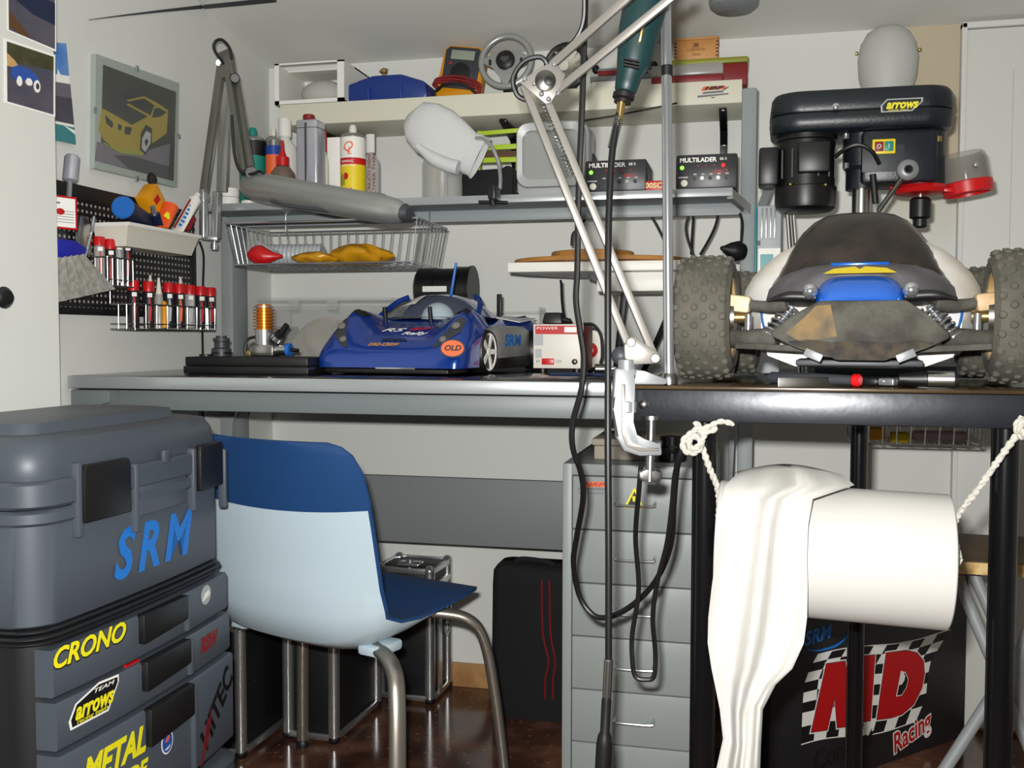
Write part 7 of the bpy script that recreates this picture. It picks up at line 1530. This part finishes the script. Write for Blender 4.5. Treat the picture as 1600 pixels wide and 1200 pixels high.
# motor
mc = D_(1259, 270); mx = mc.x; my = YP+.0; zt_, zb_2 = D_(1259, 208).z, D_(1259, 331).z; rm = .0585
part('motor', MB().lathe([(rm*.82, zb_2-mc.z), (rm*.96, zb_2-mc.z+.006), (rm, zb_2-mc.z+.016), (rm, zb_2-mc.z+.045), (rm*.94, zb_2-mc.z+.047), (rm*.94, zt_-mc.z-.02), (rm, zt_-mc.z-.018), (rm, zt_-mc.z)], 40, T(mx, my, mc.z)), 'press_black', dr)
for k in range(20):
    a = math.pi*(1.05+.9*k/19) ; part('motor_fin', MB().box((mx+rm*.955*math.cos(a), my+rm*.955*math.sin(a), (zt_+zb_2)/2+.012), (.003, .003, .055)), 'press_black', dr) if k % 3 == 0 else None
p0, p1 = D_(1247, 222, YP-.07), D_(1297, 268, YP-.07); part('terminal_box', MB().span((p0.x, YP-.074, p1.z), (p1.x, YP-.045, p0.z), .004), 'press_black', dr)
p0, p1 = D_(1186, 233, YP-.02), D_(1216, 291, YP-.02); part('switch_box', MB().span((p0.x, YP-.04, p1.z), (p1.x, YP+.02, p0.z), .005), 'press_black', dr)
for x in (1235, 1290): p = D_(x, 288, YP-.054); part('motor_bolt', MB().ball((p.x, YP-.054 if x == 1235 else YP-.05, p.z), .0035, 10, 6), 'brass', dr)
# head casting
p0, p1 = D_(1322, 206, YP-.06), D_(1466, 282, YP-.06); mb = MB(); mb.span((p0.x+.03, YP-.055, p1.z), (p1.x, YP+.055, zb), .008); part('head', mb, 'press_blue', dr)
part('head_front', MB().lathe([(.044, p1.z-.006), (.044, zb)], 30, T(D_(1438, 250).x, YP, 0)), 'press_blue', dr)
mb = MB(); mb.lathe([(.030, D_(1346, 297).z), (.030, D_(1346, 268).z), (.036, D_(1346, 262).z), (.036, zb)], 28, T(cxp, YP, 0)); part('column_clamp', mb, 'press_blue', dr)
mb = MB(); q0, q1 = D_(1323, 212, YP-.03), D_(1332, 284, YP-.03)
for y in (214, 260): p = D_(1322, y, YP-.03); part('clamp_bolt', MB().cyl((p.x, YP-.03, p.z-.004), (p.x, YP-.03, p.z+.006), .006, n=10), 'chrome', dr)
# yellow switch plate
p0, p1 = D_(1363, 218, YP-.058), D_(1399, 240, YP-.058); m = frame(((p0.x+p1.x)/2, YP-.0555, (p0.z+p1.z)/2), (1, 0, 0), (0, 0, 1)); hw, hh = (p1.x-p0.x)/2, (p0.z-p1.z)/2
sw = part('switch_plate', MB().box((0, 0, .002), (hw*2, hh*2, .006), .002, m), 'yellow', dr)
part('off_button', MB().box((-hw*.42, 0, .005), (hw*.76, hh*1.3, .004), .001, m), 'dark_red', sw); part('on_button', MB().box((hw*.42, 0, .005), (hw*.76, hh*1.3, .004), .001, m), 'teal', sw)
mb = MB(); mb.text('O', .011, m @ T(-hw*.42, 0, .0072)); mb.text('I', .011, m @ T(hw*.42, 0, .0072)); part('lettering', mb, 'logo_white', sw)
p = D_(1380, 252, YP-.058); part('name_panel', MB().box((p.x, YP-.0555, p.z+.006), (.075, .002, .05), .0008), 'dark_grey', dr)
# feed hub and levers
c = D_(1419, 265, YP-.075); part('feed_hub', MB().lathe([(.019, 0), (.019, .014), (.015, .018), (.0085, .019), (.0085, .010), (.0004, .010)], 30, frame((c.x, YP-.060, c.z), (1, 0, 0), (0, 0, 1))), 'cast_alu', dr); part('hub_socket', MB().lathe([(.0085, .0), (.0085, .017), (.006, .0172), (.0004, .012)], 18, frame((c.x, YP-.062, c.z), (1, 0, 0), (0, 0, 1))), 'black', dr)
part('feed_lever', MB().cyl((c.x-.008, YP-.066, c.z-.012), D_(1372, 331, YP-.07), .0048, n=12), 'dark_steel', dr); part('feed_lever', MB().cyl((c.x-.06, YP-.06, c.z-.004), D_(1368, 318, YP-.06), .006, n=12), 'black', dr)
# quill, chuck, guard
qx = D_(1438, 320).x
part('quill', MB().lathe([(.0075, D_(1438, 322).z), (.0075, p1.z)], 18, T(qx, YP, 0)), 'steel', dr)
part('chuck', MB().lathe([(.008, D_(1438, 356).z), (.013, D_(1438, 354).z), (.013, D_(1438, 343).z), (.0195, D_(1438, 340).z), (.0195, D_(1438, 313).z), (.015, D_(1438, 309).z), (.0004, D_(1438, 309).z)], 28, T(qx, YP, 0)), 'press_black', dr)
part('guard_collar', MB().lathe([(.03, D_(1438, 305).z), (.046, D_(1438, 303).z), (.052, D_(1438, 297).z), (.046, D_(1438, 291).z), (.03, D_(1438, 289).z)], 32, T(qx, YP, 0)), 'red', dr)
for x in (1400, 1402): pass
part('guard_ear', MB().box((qx-.05, YP-.01, D_(1400, 298).z), (.016, .02, .014), .003), 'red', dr)
g0, g1 = D_(1478, 300), D_(1546, 288); m = axis_frame(lerp(g0, g1, .5), lerp(g0, g1, .5)+(g1-g0).normalized().cross(V((0, 1, 0)))*-1)
gz = (g1-g0).normalized(); gup = V((0, 1, 0)).cross(gz)
if gup.z < 0: gup = -gup
m = frame(lerp(g0, g1, .5), gz, V((0, 1, 0)).cross(gz) if False else V((0, 1, 0))); 
m = Matrix.Identity(4)
for i in range(3): m[i][0], m[i][1], m[i][2], m[i][3] = gz[i], V((0, 1, 0))[i], gup[i], lerp(g0, g1, .5)[i]
rg = .043
part('guard_ring', MB().lathe([(rg, -.012), (rg+.002, -.010), (rg+.002, .010), (rg, .012), (rg-.004, .012), (rg-.004, -.012), (rg, -.012)], 36, m, caps=False), 'red', dr)
part('guard_shield', MB().lathe([(rg-.002, .008), (rg-.003, .058), (rg-.006, .064), (rg-.009, .066), (rg-.010, .064), (rg-.007, .056), (rg-.005, .008)], 36, m, caps=False), 'glass_smoke', dr)
part('guard_arm', MB().bar((qx+.035, YP-.03, D_(1470, 300).z), g0+V((.008, -.03, -.002)), .008, .010, V((0, 1, 0)), .002), 'red', dr); part('shield_screw', MB().ball(m @ V((.01, -rg, .035)), .006, 12, 8), 'chrome', dr)
p = D_(1462, 222, YP-.03); part('depth_stop', MB().cyl((p.x+.004, YP-.03, D_(1462, 282).z), (p.x+.004, YP-.03, p.z), .004, n=10), 'black', dr); part('stop_knob', MB().cyl((p.x+.004, YP-.03, p.z), (p.x+.004, YP-.03, p.z+.010), .007, n=12), 'brass', dr)
part('cable', MB().tube([D_(1305, 245, YP-.07), D_(1322, 232, YP-.085), D_(1342, 226, YP-.09), D_(1362, 236, YP-.085), D_(1374, 256, YP-.07)], .004, 8), 'black', dr)
# teal blister pack, cards and a grey strap beside the post
p0, p1 = D_(1180, 320, 2.12), D_(1223, 330, 2.12); z1 = p0.z; xa, xb = p0.x, p1.x
tk = thing('tool_pack', 'tall teal and silver tool pack standing right of the post', 'pack', ((xa+xb)/2, 2.15, dpz))
part('card', MB().span((xa, 2.125, dpz), (xa+.004, 2.19, z1), .001), 'teal_pack', tk)
part('bubble', MB().span((xa+.0045, 2.12, dpz), (xb-.002, 2.185, z1-.002), .004), 'duct_grey', tk)
zl = D_(1200, 388, 2.12).z; m = frame(((xa+xb)/2+.002, 2.1195, zl), (1, 0, 0), (0, 0, 1)); mb = MB(); mb.mi = 1; mb.prism(rect(-.022, -.10, .022, -.0), .0004, m); mb.mi = 0; mb.prism(rect(-.018, -.10, .008, -.012), .0004, m, .0005); mb.mi = 2; mb.prism(rect(-.024, .006, -.018, .016), .0005, m); part('label', mb, ['teal_pack', 'paper', 'black'], tk)
for k in range(4): part('rib', MB().box((xa+.014+.0085*k, 2.1185, (z1+zl)/2+.006), (.0035, .004, (z1-zl)*.7), .001), 'alu', tk)
for k in range(3):
    xk = xb+.006+.007*k; mb = MB(); mb.add([(xk+.03, 2.13, dpz), (xk+.03, 2.2, dpz), (xk, 2.2, z1+.01-.012*k), (xk, 2.13, z1+.01-.012*k), (xk+.032, 2.13, dpz), (xk+.032, 2.2, dpz), (xk+.002, 2.2, z1+.01-.012*k), (xk+.002, 2.13, z1+.01-.012*k)], [(0, 1, 2, 3), (7, 6, 5, 4), (0, 4, 5, 1), (1, 5, 6, 2), (2, 6, 7, 3), (3, 7, 4, 0)])
    single('sheet_of_card', ('pale card leaning beside the teal pack, innermost of three', 'pale card leaning beside the teal pack, middle of three', 'pale card leaning beside the teal pack, outermost of three')[k], 'card', mb, ('white', 'grey_card', 'white')[k], 'cards leaning by the teal pack')
a, b = D_(1205, 286, 2.2), D_(1190, 322, 2.16); mb = MB(); mb.bar(a, b, .018, .004, V((0, 1, 0)), .001); single('grey_strap', 'grey strap hanging above the teal pack by the post', 'strap', mb, 'mid_grey')
# ---------------------------------------------------------------- chrome tray under the back shelf
Yw0, Yw1 = 2.06, 2.2; xa, xb = D_(1352, 690, Yw0).x, D_(1539, 690, Yw0).x; zt, zb = D_(1450, 640, Yw0).z, D_(1450, 696, Yw0).z
def c4(x0, x1, y0, y1, z): return [V((x0, y0, z)), V((x1, y0, z)), V((x1, y1, z)), V((x0, y1, z))]
wt = wire_basket('wire_tray', 'chrome wire tray of sachets hanging under the back shelf, right', c4(xa-.02, xb, Yw0, Yw1, zt)+c4(xa-.02, xb-.004, Yw0+.004, Yw1, zb), 9, 4, .0012, .002)
for x in (xa+.02, xb-.03): part('hanger', MB().cyl((x, Yw1, zt), (x, Yw1, ZD-.024), .002, n=6), 'chrome', wt)
def in_tray(nm, lab, cat, x0, x1, y0, y1, Y, m_, round_=False, th=.03):
    p0, p1 = D_(x0, y0, Y), D_(x1, y1, Y); mb = MB()
    if round_: mb.cyl((p0.x, Y+th, (p0.z+p1.z)/2), (p1.x, Y+th, (p0.z+p1.z)/2), abs(p0.z-p1.z)/2, n=20, bev=.003)
    else: mb.span((p0.x, Y, p1.z), (p1.x, Y+th, p0.z), .004, seg=3)
    return single(nm, lab, cat, mb, m_)
in_tray('amber_sachet', 'amber sachet at the left end of the wire tray', 'sachet', 1358, 1384, 668, 688, 2.07, 'amber')
in_tray('yellow_roll', 'small yellow roll in the wire tray beside the amber sachet', 'roll', 1392, 1422, 675, 693, 2.08, 'yellow', True, .012)
in_tray('foil_packet', 'shiny foil packet lying on the floor of the wire tray', 'packet', 1388, 1520, 692.5, 695, 2.10, 'foil', False, .08)
in_tray('paper_roll_pack', 'pale cellophane-wrapped roll in the wire tray', 'roll', 1428, 1512, 673, 691, 2.075, 'soft_pink', True, .014)
in_tray('green_pad', 'dark green pad at the top of the wire tray', 'pad', 1396, 1518, 655, 669, 2.11, 'olive', False, .06)
p = D_(1519, 684, 2.07); mb = MB(); mb.loft([[p+V((-.004, .004+.03*k, -.009)) for k in (0, 1)]+[p+V((-.004, .034-.03*k, .012)) for k in (0, 1)], [p+V((.018, .012+.01*k, -.010)) for k in (0, 1)]+[p+V((.018, .024-.01*k, -.006)) for k in (0, 1)]]); single('cellophane_twist', 'twisted cellophane end at the right of the wire tray', 'wrapper', mb, 'bottle_clear')
